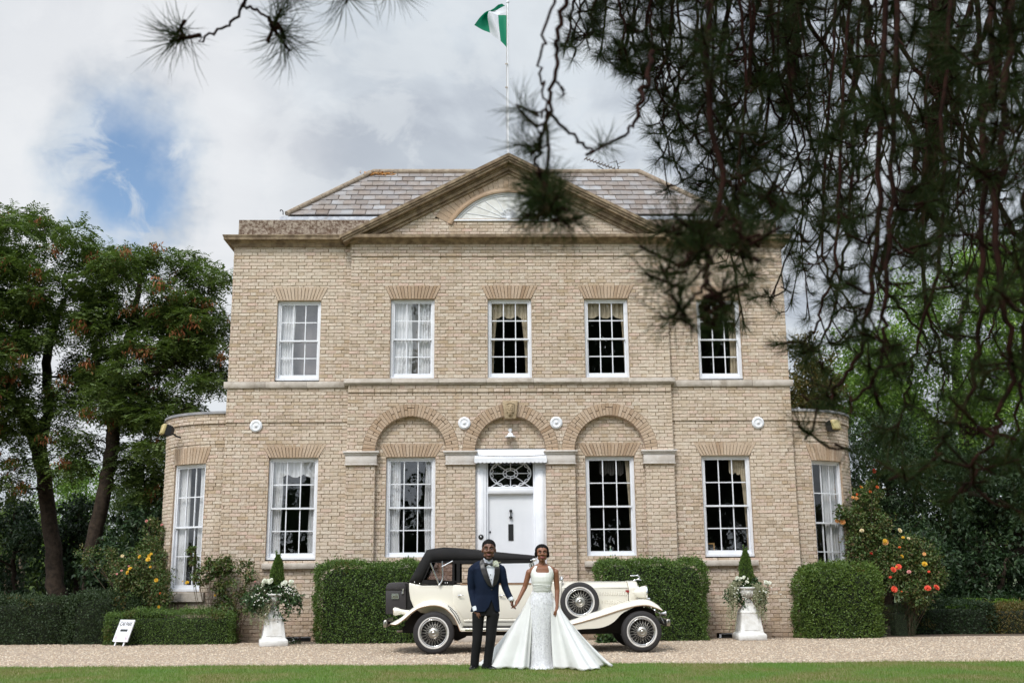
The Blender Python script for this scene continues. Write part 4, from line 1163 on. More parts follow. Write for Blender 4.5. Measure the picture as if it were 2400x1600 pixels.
# lamp over the door
t = thing('wall_lamp', 'small white bell-shaped lamp under the middle arch above the front door', 'lamp', (0, YW - .02, 4.2))
mb = MB(); mb.tube([(0, YW + .01, 4.43), (0, YW - .1, 4.43)], .014, 6); mb.lathe([(.045, 0), (.045, .015)], (0, YW - .01, 4.43), 'y', 12, caps=True); mb.tube([(0, YW - .1, 4.44), (0, YW - .1, 4.33)], .018, 8); part('bracket', mb, m_white, t)
mb = MB(); mb.lathe([(.02, 4.36), (.045, 4.35), (.075, 4.29), (.12, 4.272), (.122, 4.262), (.07, 4.28), (.02, 4.33)], (0, YW - .1, 0), 'z', 20); part('lamp_shade', mb, m_white, t)
mb = MB(); mb.ell((0, YW - .1, 4.27), (.025, .025, .03)); part('bulb', mb, m_petal_w, t)

# floodlights on the bows
def flood(P0, yaw, label, mir):
    t = thing('floodlight', label, 'floodlight', P0, 'floodlights on the bowed ends')
    R = Matrix.Translation(P0) @ Matrix.Rotation(yaw, 4, 'Z') @ Matrix.Rotation(-.25, 4, 'X')
    def put(nm, mb, mt, par):
        me = mb.mesh(nm, mt) if isinstance(mb, MB) else mb
        me.transform(R); return link(nm, me, par)
    b = MB(); b.loft([np.array([(x * s, y, z * s) for x, z in ((-.13, -.12), (.13, -.12), (.13, .12), (-.13, .12))]) for y, s in ((-.12, 1.0), (.0, .9), (.07, .5))], True, True, 0, False)
    h = put('housing', b, m_black, t)
    l_ = MB(); l_.box(-.125, .125, -.20, -.121, -.115, .115); me = bevelled(l_, .02, 2); me.materials.append(m_buff); put('lens', me, m_buff, t)
    a = MB(); a.tube([(0, .05, -.02), (0, .16, -.06), (0, .26, -.06)], .02, 6); put('arm', a, m_black, t)
    WT[t] = Matrix.Translation(P0)
p0 = at(399, 1011, 23.55); flood(tuple(p0), math.radians(-62), 'buff floodlight on black bracket high on the left bowed wall', 1)
p0 = at(1946, 1001, 23.6); flood(tuple(p0), math.radians(35), 'buff floodlight with green stains on the right bowed wall', -1)

# things on the inner sills
t = thing('picture_frame', 'small gilt picture frame leaning inside the lower right-hand window', 'picture', tuple(at(1666, 1290, YW + .3)))
mb = MB(); a = at(1652, 1272, YW + .3); b = at(1674, 1293, YW + .34)
x0, x1, z0, z1 = a[0], b[0], b[2], a[2]
mb.box(x0, x1, YW + .27, YW + .29, z1 - .025, z1); mb.box(x1 - .025, x1, YW + .27, YW + .29, z0, z1 - .025); mb.box(x0, x0 + .025, YW + .27, YW + .29, z0, z1 - .025); mb.box(x0, x1, YW + .27, YW + .29, z0 - .02, z0)
part('frame', mb, m_wood, t); mb = MB(); mb.box(x0 + .025, x1 - .025, YW + .285, YW + .288, z0, z1 - .025); part('picture', mb, m_dark, t)
q = at(1431, 1287, YW + .28)
mb = MB(); mb.lathe([(.001, 0), (.032, .0), (.034, .01), (.034, .09), (.012, .13), (.012, .15)], (q[0], q[1], 1.735), 'z', 14, caps=True)
mb.box(q[0] - .014, q[0] + .014, q[1] - .014, q[1] + .014, 1.885, 1.93, 1)
solo('pump_bottle', mb, [m_green_gl, m_petal_w], 'small green pump bottle on the sill inside the window behind the bonnet', 'bottle', (q[0], q[1], 1.735))

# flagpole, flag, aerial
t = thing('flagpole', 'thin white flagpole rising from the pediment peak', 'flagpole', (0, 23.5, 10.7))
top_ = at(1190, 8, 23.5)
mb = MB(); mb.tube([(0, 23.5, 10.6), tuple(top_)], [.03, .022], 8); part('pole', mb, m_white, t)
mb = MB(); mb.ell(tuple(top_ + [0, 0, .03]), (.04, .04, .04)); part('finial', mb, m_white, t)
mb = MB()
for py in (150, 205): q = at(1189, py, 23.46); mb.box(q[0] - .05, q[0] + .01, q[1] - .01, q[1] + .01, q[2] - .015, q[2] + .015)
mb.tube([at(1187.5, 12, 23.46), at(1187.5, 200, 23.45), at(1188.5, 350, 23.45)], .005, 4)
part('halyard', mb, m_stone, t)
Z5 = lambda x, y, d=0.0: at(1100 + x / 3.136, y / 3.136, 23.5 + d)
# columns of control points from hoist to fly, top to bottom
cols = [[(285, 118), (286, 165), (287, 230), (287, 295), (285, 362)],
        [(258, 112), (254, 160), (256, 215), (262, 275), (266, 340)],
        [(212, 112), (214, 150), (218, 200), (224, 250), (230, 303)],
        [(172, 95), (176, 135), (182, 180), (190, 225), (196, 280)],
        [(140, 92), (134, 120), (138, 160), (146, 200), (152, 243)],
        [(150, 82), (118, 105), (100, 140), (98, 180), (98, 222)],
        [(182, 74), (128, 84), (84, 122), (58, 155), (36, 186)]]
G0 = np.array([[Z5(x, y, .16 * math.sin(i * 1.5 + j * .5) * (i / 6.0 + .1)) for j, (x, y) in enumerate(c)] for i, c in enumerate(cols)])
rows = np.stack([smoothpath(G0[:, j], 25) for j in range(5)], 1)
Gf = np.stack([smoothpath(rows[i], 13) for i in range(25)])
fm = MB(); fm.grid(Gf[0:9], 0); fm.grid(Gf[8:17], 1); fm.grid(Gf[16:25], 0)
tip = np.array([[Z5(150, 80, .1), Z5(165, 88, .14)], [Z5(182, 62, .02), Z5(196, 80, .1)], [Z5(212, 36, .1), Z5(228, 60, .16)], [Z5(240, 28, .05), Z5(255, 46, .1)], [Z5(262, 44, 0), Z5(264, 47, .02)]])
fm.grid(tip, 0)
wh = np.array([[Z5(212, 112), Z5(140, 94)], [Z5(232, 100, .05), Z5(172, 84, .1)], [Z5(270, 88, .02), Z5(205, 74, .08)], [Z5(286, 72), Z5(232, 62, .05)]])
fm.grid(wh, 1)
m_fg = mat('green_flag_cloth', (0.0, 0.22, 0.115), 0.7, transl=0.3); m_fw = mat('white_flag_cloth', (0.74, 0.75, 0.80), 0.7, transl=0.3)
solo('flag', fm, [m_fg, m_fw], 'green, white and green striped flag blowing left at the top of the pole', 'flag', tuple(Z5(285, 240)))
t = thing('aerial', 'rusty television aerial slanting above the roof ridge right of the pediment', 'aerial', tuple(at(1452, 404, 26.5)))
ZA = lambda x, y, d=0.0: at(1350 + x / 15.68, 360 + y / 15.68, 26.5 + d)
mb = MB(); mb.tube([ZA(1600, 720), ZA(1485, 250)], .012, 5); mb.tube([ZA(1100, 700), ZA(1040, 590), ZA(790, 450)], .012, 5); part('mast', mb, m_black, t)
mb = MB(); mb.tube([ZA(350, 190, -.4), ZA(1490, 590, .3)], .011, 5); part('boom', mb, m_black, t)
em = MB()
for i in range(11):
    f_ = i / 10; x, y = 350 + f_ * 1140, 190 + f_ * 400; d0 = -.4 + .7 * f_
    em.tube([ZA(x - 45, y + 30, d0 - .1), ZA(x + 60, y - 45, d0 + .1)], .014, 5)
em.tube([ZA(1240, 350), ZA(1470, 290)], .007, 4); em.tube([ZA(1520, 380), ZA(1800, 290)], .007, 4); em.tube([ZA(1560, 490), ZA(1630, 480)], .009, 4)
part('elements', em, mat('rusty_metal', (0.09, 0.06, 0.035), 0.8), t)

# ------------------------------------------------------------------ the wedding car
CY0, CY1 = 19.40, 20.64              # body sides
CYM = (CY0 + CY1) / 2
def cp(px, py, Y=19.25):
    q = at(px, py, Y); return (float(q[0]), float(q[2]))
def cps(L, Y=19.25): return [cp(x, y, Y) for x, y in L]
def c3(px, py, Y): return at(px, py, Y)
car = thing('vintage_car', 'cream vintage open tourer with black folding roof, wire wheels and side spare wheel', 'car', (0.4, CYM, 0))


def carp(name, mb, mt, parent=None, bev=0, seg=2):
    parent = parent or car
    if bev:
        me = bevelled(mb, bev, seg); me.materials.append(mt); return link(name, me, parent)
    return part(name, mb, mt, parent)


# body tub
tub = [(956.5, 1364), (985, 1370.5), (1061, 1369.5), (1250, 1367.5), (1290, 1362.5), (1318, 1361), (1320, 1468), (1085, 1469), (1052, 1462), (1010, 1440), (985, 1436), (968, 1424), (960, 1404), (957, 1384)]
b = MB(); b.prism(cps(tub), CY0, CY1); body = carp('body', b, m_paint, None, .028, 3)
b = MB(); b.prism(cps([(1000, 1368.2), (1240, 1366.4), (1240, 1372), (1000, 1374)]), CY0 + .06, CY1 - .06); carp('cockpit', b, m_under)
b = MB()
for x0, x1 in ((1010, 1062), (1150, 1182)): b.prism(cps([(x0, 1369), (x0 + 6, 1361), (x1 - 10, 1361), (x1, 1370)]), CY0 + .1, CY1 - .1)
carp('seat', b, m_trunk, None, .03)
# doors, near side and far side
for side in (0, 1):
    ya, yb = (CY0 - .010, CY0 + .02) if side == 0 else (CY1 - .02, CY1 + .010)
    for pts, hx in (([(1061, 1370), (1159, 1369.5), (1159, 1449.5), (1086, 1450), (1076, 1436), (1063, 1416), (1061, 1410)], 1079), ([(1160.5, 1369.3), (1250, 1368.3), (1250, 1449), (1160.5, 1449.5)], 1176)):
        b = MB(); b.prism(cps(pts), ya, yb); d = carp('door', b, m_paint, None, .006)
        if side == 0:
            h = MB(); y = CY0 - .045
            h.ell(c3(hx - 3.5, 1394.5, y + .015), (.022, .02, .018)); h.tube(smoothpath([c3(hx - 4, 1394.5, y), c3(hx + 2, 1393.8, y - .012), c3(hx + 8, 1394.5, y - .01)], 6), [.011, .011, .01, .009, .008, .006], 6); carp('handle', h, m_chrome, d)
# sill, running board, chrome strips
b = MB(); b.prism(cps([(1086, 1452), (1322, 1450), (1322, 1456), (1088, 1457)]), CY0 - .018, CY0 + .02); carp('sill_moulding', b, m_paint, None, .008)
for ya, yb in ((19.12, CY0 + .04), (CY1 - .04, 20.92)):
    b = MB(); b.prism(cps([(1080, 1470.5), (1345, 1469), (1345, 1477), (1080, 1478.6)]), ya, yb); rbd = carp('running_board', b, m_paint, None, .012)
    b = MB(); b.prism(cps([(1084, 1469.3), (1345, 1467.8), (1345, 1469.2), (1084, 1470.6)]), ya + .03, yb - .03); carp('tread', b, m_rubber, rbd)
b = MB(); b.prism(cps([(1090, 1473.5), (1340, 1472), (1340, 1474), (1090, 1475.5)]), 19.108, 19.13); carp('chrome_strip', b, m_chrome)
# bonnet and radiator
def bsec(px, half, ytop=1361.2, yh=1376.5, ybot=1450):
    x = cp(px, 1400)[0]; zt, zh, zb = cp(px, ytop)[1], cp(px, yh)[1], cp(px, ybot)[1]
    q = [(-half, zb), (-half, zh), (-half + .02, zh + .012), (-half + .12, zt - .035), (-half * .45, zt - .008), (0, zt), (half * .45, zt - .008), (half - .12, zt - .035), (half - .02, zh + .012), (half, zh), (half, zb)]
    return np.array([(x, CYM + a, z) for a, z in q])
b = MB(); b.loft([bsec(1316, .60), bsec(1380, .545), bsec(1478, .43)], True, True, 0, False); bon = carp('bonnet', b, m_paint, None, .006)
b = MB(); b.loft([bsec(1479.5, .445, 1360.4), bsec(1497, .43, 1359.8), bsec(1503, .41, 1361.0, 1377)], True, True, 0, False); rad = carp('radiator_shell', b, m_paint, None, .012)
b = MB(); b.loft([bsec(1503.2, .34, 1366, 1380, 1446), bsec(1504.5, .335, 1366.3, 1380, 1446)], True, True, 0, False); carp('grille', b, m_dullchrome, rad)
g2 = MB()
hx = lambda px: .60 - (.60 - .43) * (px - 1316) / (1478 - 1316)
for r0, r1, x0, n in ((1385.5, 1394.3, 1406, 12), (1405.8, 1414.2, 1411, 11)):
    for i in range(n):
        px = x0 + i * 5.55; y = CYM - hx(px)
        a, c_ = c3(px, r0, y), c3(px, r1, y)
        g2.add([(a[0] - .012, y - .001, a[2]), (a[0] + .010, y - .016, a[2] - .006), (c_[0] + .010, y - .016, c_[2] + .006), (c_[0] - .012, y - .001, c_[2]), (a[0] + .012, y + .002, a[2]), (c_[0] + .012, y + .002, c_[2])], [(0, 1, 2, 3), (0, 4, 1), (3, 2, 5), (1, 4, 5, 2)])
lv = carp('louvres', g2, m_paint, bon); lv['kind'] = 'stuff'
sm2 = MB()
for P2 in ([(1322, 1376.8), (1476, 1376.4)], [(1476.6, 1378), (1476.6, 1412)]):
    q = [c3(x, y, CYM - hx(x) - .002) for x, y in P2]; sm2.tube(q, .0035, 4)
carp('panel_seam', sm2, m_paint2, bon)
b = MB(); a, c_ = cp(1466, 1382, CYM - .44), cp(1474.5, 1387.3, CYM - .44); b.box(a[0], c_[0], CYM - hx(1470) - .012, CYM - hx(1470) + .01, c_[1], a[1]); carp('badge', b, m_red, bon)
# mascot
ms = MB(); y = CYM; Zm = lambda x, yy: c3(1280 + x / 7.128, 1320 + yy / 7.128, y)
ms.tube(smoothpath([Zm(1590, 280), Zm(1540, 270), Zm(1460, 277)], 8), [.012, .014, .016, .016, .016, .014, .012, .008], 6)
ms.tube(smoothpath([Zm(1500, 275), Zm(1545, 258), Zm(1560, 232), Zm(1530, 205), Zm(1470, 200), Zm(1412, 203)], 14), [.012, .013, .014, .014, .013, .012, .012, .012, .012, .012, .011, .012, .013, .012], 6)
ms.ell(Zm(1528, 192), (.022, .015, .012)); ms.ell(Zm(1418, 202), (.014, .012, .012))
carp('mascot', ms, m_chrome)
# headlamps on a cross bar
for yy in (CYM - .56, CYM + .56):
    o = c3(1483.4, 1388, 19.45); tip = o[0]; lens = c3(1515.7, 1388, 19.45)[0]; zc = o[2]; L_ = lens - tip
    b = MB(); b.lathe([(.005, tip), (.045, tip + L_ * .12), (.085, tip + L_ * .35), (.108, tip + L_ * .62), (.120, tip + L_ * .88), (.120, tip + L_ * .93)], (0, yy, zc), 'x', 24, caps=True)
    hl = carp('headlight', b, m_paint)
    b = MB(); b.lathe([(.121, tip + L_ * .90), (.130, tip + L_ * .93), (.130, tip + L_ * 1.0), (.112, tip + L_ * 1.03), (.110, tip + L_ * .93)], (0, yy, zc), 'x', 24); carp('headlight_rim', b, m_chrome, hl)
    b = MB(); b.lathe([(.001, tip + L_ * 1.06), (.06, tip + L_ * 1.05), (.112, tip + L_ * 1.01)], (0, yy, zc), 'x', 24); carp('lens', b, m_glasslens, hl)
    b = MB(); b.tube(smoothpath([(tip + .09, yy, zc - .12), (tip + .19, yy, zc - .105), (tip + .30, yy, zc - .11)], 6), .018, 8); b.tube([(tip + .19, yy, zc - .10), (tip + .19, yy, zc - .26)], .02, 8); carp('lamp_bracket', b, m_chrome, hl)
# fenders: lofted from the crest line to the rolled outer edge
def fender(crest, edge, y_in, y_out, name, skirt=None):
    n = 44; A = smoothpath([(*cp(*q), 0) for q in crest], n); B = smoothpath([(*cp(*q), 0) for q in edge], n)
    sgn = 1 if y_out > y_in else -1; Wd = abs(y_out - y_in); rings = []
    for i in range(n):
        (ax, az, _), (bx, bz, _) = A[i], B[i]; q = [(ax, y_in, az - .012), (ax, y_in + sgn * Wd * .35, az), (ax, y_out - sgn * .17, az)]
        for s_ in np.linspace(.2, 1, 7):
            an = s_ * PI / 2; k_ = 1 - math.cos(an); q.append((ax + (bx - ax) * k_, y_out - sgn * .17 + sgn * .17 * math.sin(an), az + (bz - az) * k_))
        q.append((bx, y_out - sgn * .02, bz)); q.append((bx * .5 + ax * .5, y_out - sgn * .18, bz * .4 + az * .6 - .015)); q.append((ax, y_in, az - .04))
        rings.append(q)
    mb = MB(); mb.loft(rings, True, True, 0, True); fo = carp(name, mb, m_paint)
    pp = MB(); pp.tube([(q[0], y_out - sgn * .004, q[1]) for q in B], .007, 5); carp('fender_piping', pp, m_tan, fo)
    if skirt:
        Sx = smoothpath([(*cp(*q), 0) for q in skirt], 30); top = []
        for q in Sx:
            j = np.argmin(abs(B[:, 0] - q[0])); top.append(B[j][1])
        yy = y_out - sgn * .015; yi = y_out - sgn * .05
        mb = MB(); mb.loft([np.array([(q[0], yy, t), (q[0], yy, min(q[1], t - .002)), (q[0], yi, min(q[1], t - .002)), (q[0], yi, t)]) for q, t in zip(Sx, top)], True, True, 0, False)
        carp('fender_skirt', mb, m_paint, fo)
    return fo
rc = [(915, 1459.5), (926, 1453.5), (941, 1445), (966.7, 1423.5), (992, 1409), (1020.8, 1405.4), (1048, 1413.3), (1068.8, 1430.6), (1079, 1449), (1086, 1470)]
re = [(918, 1461.8), (932, 1461.5), (946, 1452), (971.8, 1430.6), (992.2, 1421.4), (1019.8, 1417.9), (1043.3, 1424.5), (1062.7, 1442.9), (1072.5, 1461), (1079, 1477.5)]
fc = [(1284, 1471), (1320, 1457.5), (1353, 1447), (1406, 1428.7), (1455, 1413.3), (1490, 1405), (1518, 1404), (1540, 1415), (1550.5, 1426)]
fe = [(1284, 1473), (1320, 1466), (1357, 1457.5), (1406, 1443.5), (1455, 1427.5), (1490, 1419), (1515, 1418), (1536, 1424), (1549.5, 1429.5)]
fs = [(1286, 1478), (1340, 1474.5), (1366, 1472.2), (1406, 1469.2), (1434, 1457.5), (1455, 1436.6), (1470, 1428), (1484, 1421.6)]
for yi, yo in ((19.62, 19.10), (20.42, 20.94)):
    fender(rc, re, yi, yo, 'rear_fender'); fender(fc, fe, yi, yo, 'front_fender', fs)
vn = MB()
for k_ in (0, 1): vn.tube(smoothpath([c3(1055 + k_ * 5 - 5, 1418 + k_ * 8, 19.12), c3(1069 - 2 * k_, 1436 + k_ * 6, 19.1), c3(1080 - 3 * k_, 1459 + k_ * 2, 19.1)], 10), .006, 4)
carp('fender_pinstripe', vn, m_black)
# dark wheel wells and chassis
b = MB()
b.prism(cps([(962, 1440), (985, 1424), (1020, 1420), (1050, 1430), (1072, 1462), (1080, 1480), (958, 1480), (945, 1462)]), 19.45, 20.6)
b.prism(cps([(1420, 1474), (1450, 1442), (1485, 1424), (1515, 1421), (1538, 1430), (1546, 1462), (1546, 1478)]), 19.45, 20.6)
b.prism(cps([(940, 1470), (1545, 1466), (1545, 1484), (1075, 1492), (940, 1484)]), 19.55, 20.5)
b.prism(cps([(1062, 1484), (1100, 1482), (1090, 1496), (1072, 1504), (1062, 1504)]), 19.75, 20.2)
carp('chassis', b, m_under)
b = MB(); b.tube([c3(930, 1478, 19.9), c3(960, 1474, 19.9)], .03, 8); carp('exhaust', b, m_dullchrome)
# wheels
def wheel(px, py, yface, R, far=False, tilt=0.0, name='wheel'):
    o = c3(px, py, 19.2); cx, cz = float(o[0]), float(o[2]); s = -1 if not far else 1
    if name == 'wheel': cz = R + .002
    W = .20; M4 = Matrix.Translation((cx, yface, cz)) @ Matrix.Rotation(tilt, 4, 'X')
    def put(nm, mb, mt, par):
        me = mb.mesh(nm, mt); me.transform(M4); return link(nm, me, par)
    k = R / .355; y = lambda d: s * -1 * d     # d: depth behind the face
    rm = MB(); rm.lathe([(.232 * k, y(.006)), (.228 * k, y(.0)), (.218 * k, y(.004)), (.205 * k, y(.03)), (.198 * k, y(.055)), (.19 * k, y(.10)), (.2 * k, y(.16)), (.232 * k, y(.19))], (0, 0, 0), 'y', 48)
    w = put(name, rm, m_chrome, car)
    ty = MB(); ty.lathe([(.232 * k, y(.012)), (.262 * k, y(.0)), (.272 * k, y(-.004)), (.31 * k, y(-.002)), (.335 * k, y(.01)), (.350 * k, y(.03)), (.355 * k, y(.055)), (.355 * k, y(.145)), (.350 * k, y(.17)), (.335 * k, y(.19)), (.27 * k, y(.2)), (.232 * k, y(.18))], (0, 0, 0), 'y', 56)
    if name == 'wheel':
        for r_ in (.3553,):
            for j in range(84):
                a = j * 2 * PI / 84
                for yy in (.065, .10, .135): ty.box(-.004, .004, 0, 0, 0, 0) if False else None
    put('tyre', ty, m_rubber, w)
    ww = MB(); ww.lathe([(.236 * k, y(.008)), (.24 * k, y(-.003)), (.252 * k, y(-.007)), (.266 * k, y(-.008)), (.268 * k, y(-.002))], (0, 0, 0), 'y', 48); put('whitewall', ww, m_wwall, w)
    sp = MB(); NS = 22
    for j in range(NS):
        a = j * 2 * PI / NS
        for da, d0, d1, r1 in ((.34, .0, .05, .2), (-.34, .015, .06, .2)):
            sp.tube([(.085 * k * math.cos(a), y(.0 + d0), .085 * k * math.sin(a)), (r1 * k * math.cos(a + da), y(d1), r1 * k * math.sin(a + da))], .0026 * k, 4)
    so_ = put('spokes', sp, m_dullchrome, w); so_['kind'] = 'stuff'
    dk = MB(); dk.lathe([(.001, y(.105)), (.195 * k, y(.105))], (0, 0, 0), 'y', 32); put('brake_drum', dk, m_under, w)
    hb = MB(); hb.lathe([(.001, y(-.035)), (.02 * k, y(-.036)), (.024 * k, y(-.03)), (.045 * k, y(-.028)), (.05 * k, y(-.034)), (.055 * k, y(-.03)), (.075 * k, y(-.022)), (.092 * k, y(-.008)), (.095 * k, y(.02))], (0, 0, 0), 'y', 32)
    put('hub_cap', hb, m_dullchrome, w)
    return w
wheel(1016.7, 1486, 19.11, .357); wheel(1503.3, 1482.7, 19.11, .350)
wheel(1016.7, 1486, 20.93, .357, True); wheel(1503.3, 1482.7, 20.93, .350, True)
wheel(1360.7, 1410, 19.32, .345, False, math.radians(-4), 'spare_wheel')
# soft top
hs = []
for px, yt, yb in ((958.6, 1361, 1365), (968, 1343, 1366.5), (978, 1324.5, 1368), (987, 1308, 1366), (997, 1289.8, 1343), (1008.6, 1287, 1318), (1013, 1286.3, 1314.5), (1036, 1283.3, 1313.8), (1075, 1285.5, 1313.8), (1120, 1289.5, 1313.5), (1162, 1294.3, 1313), (1210, 1299, 1312.5), (1247, 1302.3, 1312), (1258, 1304, 1309)):
    x = cp(px, yt)[0]; zt, zb = cp(px, yt)[1], cp(px, yb)[1]; q = []
    h_ = CYM - CY0 - .02
    for a, z in ((-h_, zb), (-h_, zb + (zt - zb) * .55), (-h_ + .03, zb + (zt - zb) * .82), (-h_ + .10, zb + (zt - zb) * .97), (-h_ * .5, zt + .012), (0, zt + .02)): q.append((a, z))
    full = q + [(-a, z) for a, z in q[-2::-1]]
    hs.append(np.array([(x, CYM + a, z) for a, z in full]))
b = MB(); b.loft(hs, False, False); hood = carp('soft_top', b, m_hood)
hood.data.polygons.foreach_set('use_smooth', np.ones(len(hood.data.polygons), bool))
so2 = hood.modifiers.new('t', 'SOLIDIFY'); so2.thickness = .012; so2.offset = -1
for yy in (CY0 + .0, CY1 - .0):
    ya, yb = yy - .012, yy + .012
    b = MB()
    b.prism(cps([(985.5, 1369), (1061, 1369), (1061, 1361.5), (992, 1358), (1010, 1320), (1012, 1317), (1061, 1318), (1061, 1313), (1008, 1316)]), ya, yb)
    b.prism(cps([(1059, 1313), (1064.5, 1313), (1064.5, 1369.5), (1059, 1369.5)]), ya - .004, yb + .004)
    b.prism(cps([(1069.5, 1313), (1077.5, 1313), (1077.5, 1366), (1069.5, 1364)]), ya - .006, yb + .006)
    b.prism(cps([(1064, 1360), (1078, 1361), (1078, 1366), (1064, 1364)]), ya - .002, yb + .002)
    b.prism(cps([(1064, 1312), (1248, 1311), (1248, 1317), (1064, 1320)]), ya - .003, yb + .003)
    b.prism(cps([(1155, 1313), (1163, 1313), (1163, 1368), (1155, 1368)]), ya - .005, yb + .005)
    carp('hood_frame', b, m_hood, hood)
    b = MB(); b.prism(cps([(992, 1358), (1061, 1361.5), (1061, 1318), (1012, 1317)]), yy - .003, yy + .003); carp('side_window', b, m_perspex, hood)
    b = MB(); b.prism(cps([(1078, 1366.8), (1246, 1365.8), (1246, 1368.6), (1078, 1369.6)]), ya - .008, yb); carp('door_capping', b, m_tan)
pd = MB()
for x, y in ((971.8, 1363.4), (983.5, 1366.6), (1043.5, 1365), (1048.5, 1365)): pd.ell(c3(x, y, CY0 - .018), (.012, .012, .012))
pd.ell(c3(1245, 1312, CY0 - .012), (.014, .014, .014)); carp('press_stud', pd, m_chrome, hood)['kind'] = 'stuff'
ir = MB(); y = CY0 - .035
ir.tube([c3(1009, 1319, y), c3(1029, 1369, y)], .014, 8); ir.tube(smoothpath([c3(1036.6, 1314, y), c3(1037, 1334, y), c3(1037.7, 1353, y), c3(1035, 1362, y), c3(1029.5, 1370.5, y)], 12), .013, 8)
ir.tube([c3(1036, 1327, y - .01), c3(1061, 1314, y - .01)], .012, 8); ir.ell(c3(1029.5, 1370, y), (.022, .018, .018)); carp('landau_iron', ir, m_chrome, hood)
# windscreen
ws = MB()
for yy in (CY0 + .05, CY1 - .05): ws.tube([c3(1247, 1307, CY0), c3(1262, 1364, CY0)] if False else [(cp(1247, 1307)[0], yy, cp(1247, 1307)[1]), (cp(1264, 1364)[0], yy, cp(1264, 1364)[1])], .016, 8)
for px, py in ((1247, 1307), (1264, 1364)): ws.tube([(cp(px, py)[0], CY0 + .05, cp(px, py)[1]), (cp(px, py)[0], CY1 - .05, cp(px, py)[1])], .014, 8)
ws.tube([c3(1240, 1322, CY0 + .02), c3(1256, 1312, CY0 + .02)], .012, 6); ws.tube([c3(1240, 1322, CY0 + .02), c3(1248, 1340, CY0 + .02)], .008, 6); ws.ell(c3(1252, 1311, CY0 - .04), (.05, .04, .03))
wsf = carp('windscreen', ws, m_chrome)
a, c_ = cp(1247, 1307), cp(1264, 1364); b = MB(); b.add([(a[0], CY0 + .05, a[1]), (a[0], CY1 - .05, a[1]), (c_[0], CY1 - .05, c_[1]), (c_[0], CY0 + .05, c_[1])], [(0, 1, 2, 3)]); carp('pane', b, m_glass, wsf)
mr = MB(); mr.lathe([(.001, -.03), (.05, -.02), (.075, 0), (.072, .02), (.01, .04)], tuple(c3(1315, 1358, 19.5)), 'x', 16); mr.tube([c3(1315, 1360, 19.5), c3(1312, 1372, 19.55)], .012, 6); carp('side_lamp', mr, m_chrome)
# luggage trunk, lamps, bumpers
b = MB(); b.prism(cps([(904, 1438.5), (904, 1382.5), (951, 1382.5), (951.5, 1438.5)], 19.55), 19.55, 20.5); tk = carp('luggage_trunk', b, m_trunk, None, .008)
b = MB(); b.prism(cps([(904, 1381.5), (904.5, 1376), (907, 1369), (912, 1365.3), (918, 1364.2), (943, 1364), (948, 1366.5), (951, 1373), (951.5, 1381.5)], 19.55), 19.54, 20.51); carp('trunk_lid', b, m_trunk, tk, .01)
b = MB(); b.prism(cps([(918, 1390), (934.5, 1390), (935, 1402.6), (918, 1402.6)], 19.55), 19.53, 19.56); pl = carp('handle_plate', b, m_chrome, tk)
b = MB(); b.prism(cps([(920, 1394.5), (933, 1394.5), (933, 1401), (920, 1401)], 19.55), 19.524, 19.535); carp('grip', b, m_dullchrome, pl)
b = MB(); b.tube([c3(944.3, 1379.5, 19.53), c3(944.3, 1384, 19.52), c3(943.5, 1390, 19.53)], [.022, .012, .02], 6); carp('latch', b, m_chrome, tk)
b = MB(); b.prism(cps([(951, 1366), (962, 1366), (966, 1430), (951, 1438)], 19.6), 19.6, 20.45); carp('rear_panel', b, m_under)
b = MB(); b.loft([np.array([(cp(px, 1400)[0], 19.36 + r * math.cos(a) * .9, cp(px, py)[1] + r * math.sin(a)) for a in np.linspace(0, 2 * PI, 14)[:-1]]) for px, py, r in ((921, 1432.5, .060), (925, 1432.5, .074), (931, 1432.5, .066), (939, 1433, .045), (949, 1434.5, .042), (962, 1436, .05))]); tl = carp('tail_lamp', b, m_paint)
b = MB(); b.lathe([(.001, 0), (.055, .004), (.06, .016)], (cp(920, 1432)[0], 19.36, cp(920, 1432.5)[1]), 'x', 14); carp('lens', b, m_tan, tl)
b = MB(); b.prism(cps([(899.5, 1452), (908.5, 1451), (908, 1469), (899, 1469)], 19.5), 19.42, 20.62); bp = carp('rear_bumper', b, m_dullchrome, None, .02); b = MB(); b.prism(cps([(908, 1457), (935, 1455), (935, 1461), (908, 1462)], 19.6), 19.7, 19.8); carp('bracket', b, m_under, bp)
b = MB(); b.prism(cps([(1560, 1450), (1570.5, 1449.5), (1570.5, 1466), (1560, 1466.5)], 19.4), 19.36, 20.68); bp = carp('front_bumper', b, m_dullchrome, None, .02)
b = MB(); b.prism(cps([(1538, 1455), (1560, 1455), (1560, 1461), (1538, 1461)], 19.5), 19.6, 19.7); carp('bracket', b, m_under, bp)
for yy in (19.38, 20.66):
    b = MB(); q = c3(1547, 1437, 19.4); b.lathe([(.01, q[0] - .02), (.02, q[0]), (.025, q[0] + .05), (.05, q[0] + .09), (.052, q[0] + .10), (.02, q[0] + .105)], (0, yy, q[2]), 'x', 16, caps=True); b.tube([(q[0], yy, q[2]), (q[0] - .08, yy, q[2] + .05)], .014, 6); b.tube([(q[0] - .02, yy, q[2]), (q[0] + .06, yy, q[2] - .17)], .01, 6); carp('horn', b, m_chrome)

# ------------------------------------------------------------------ the couple
PYY = 15.9
def pm(x, y, d=0.0): return at(1060 + x / 4.48, 1250 + y / 4.48, PYY + d)
def pz(x, y, d=0.0): q = pm(x, y, d); return (float(q[0]), float(q[2]))
PXM = 1.0 / 4.48 * PYY * 1.005 / F * 1.0       # metres per zoom pixel


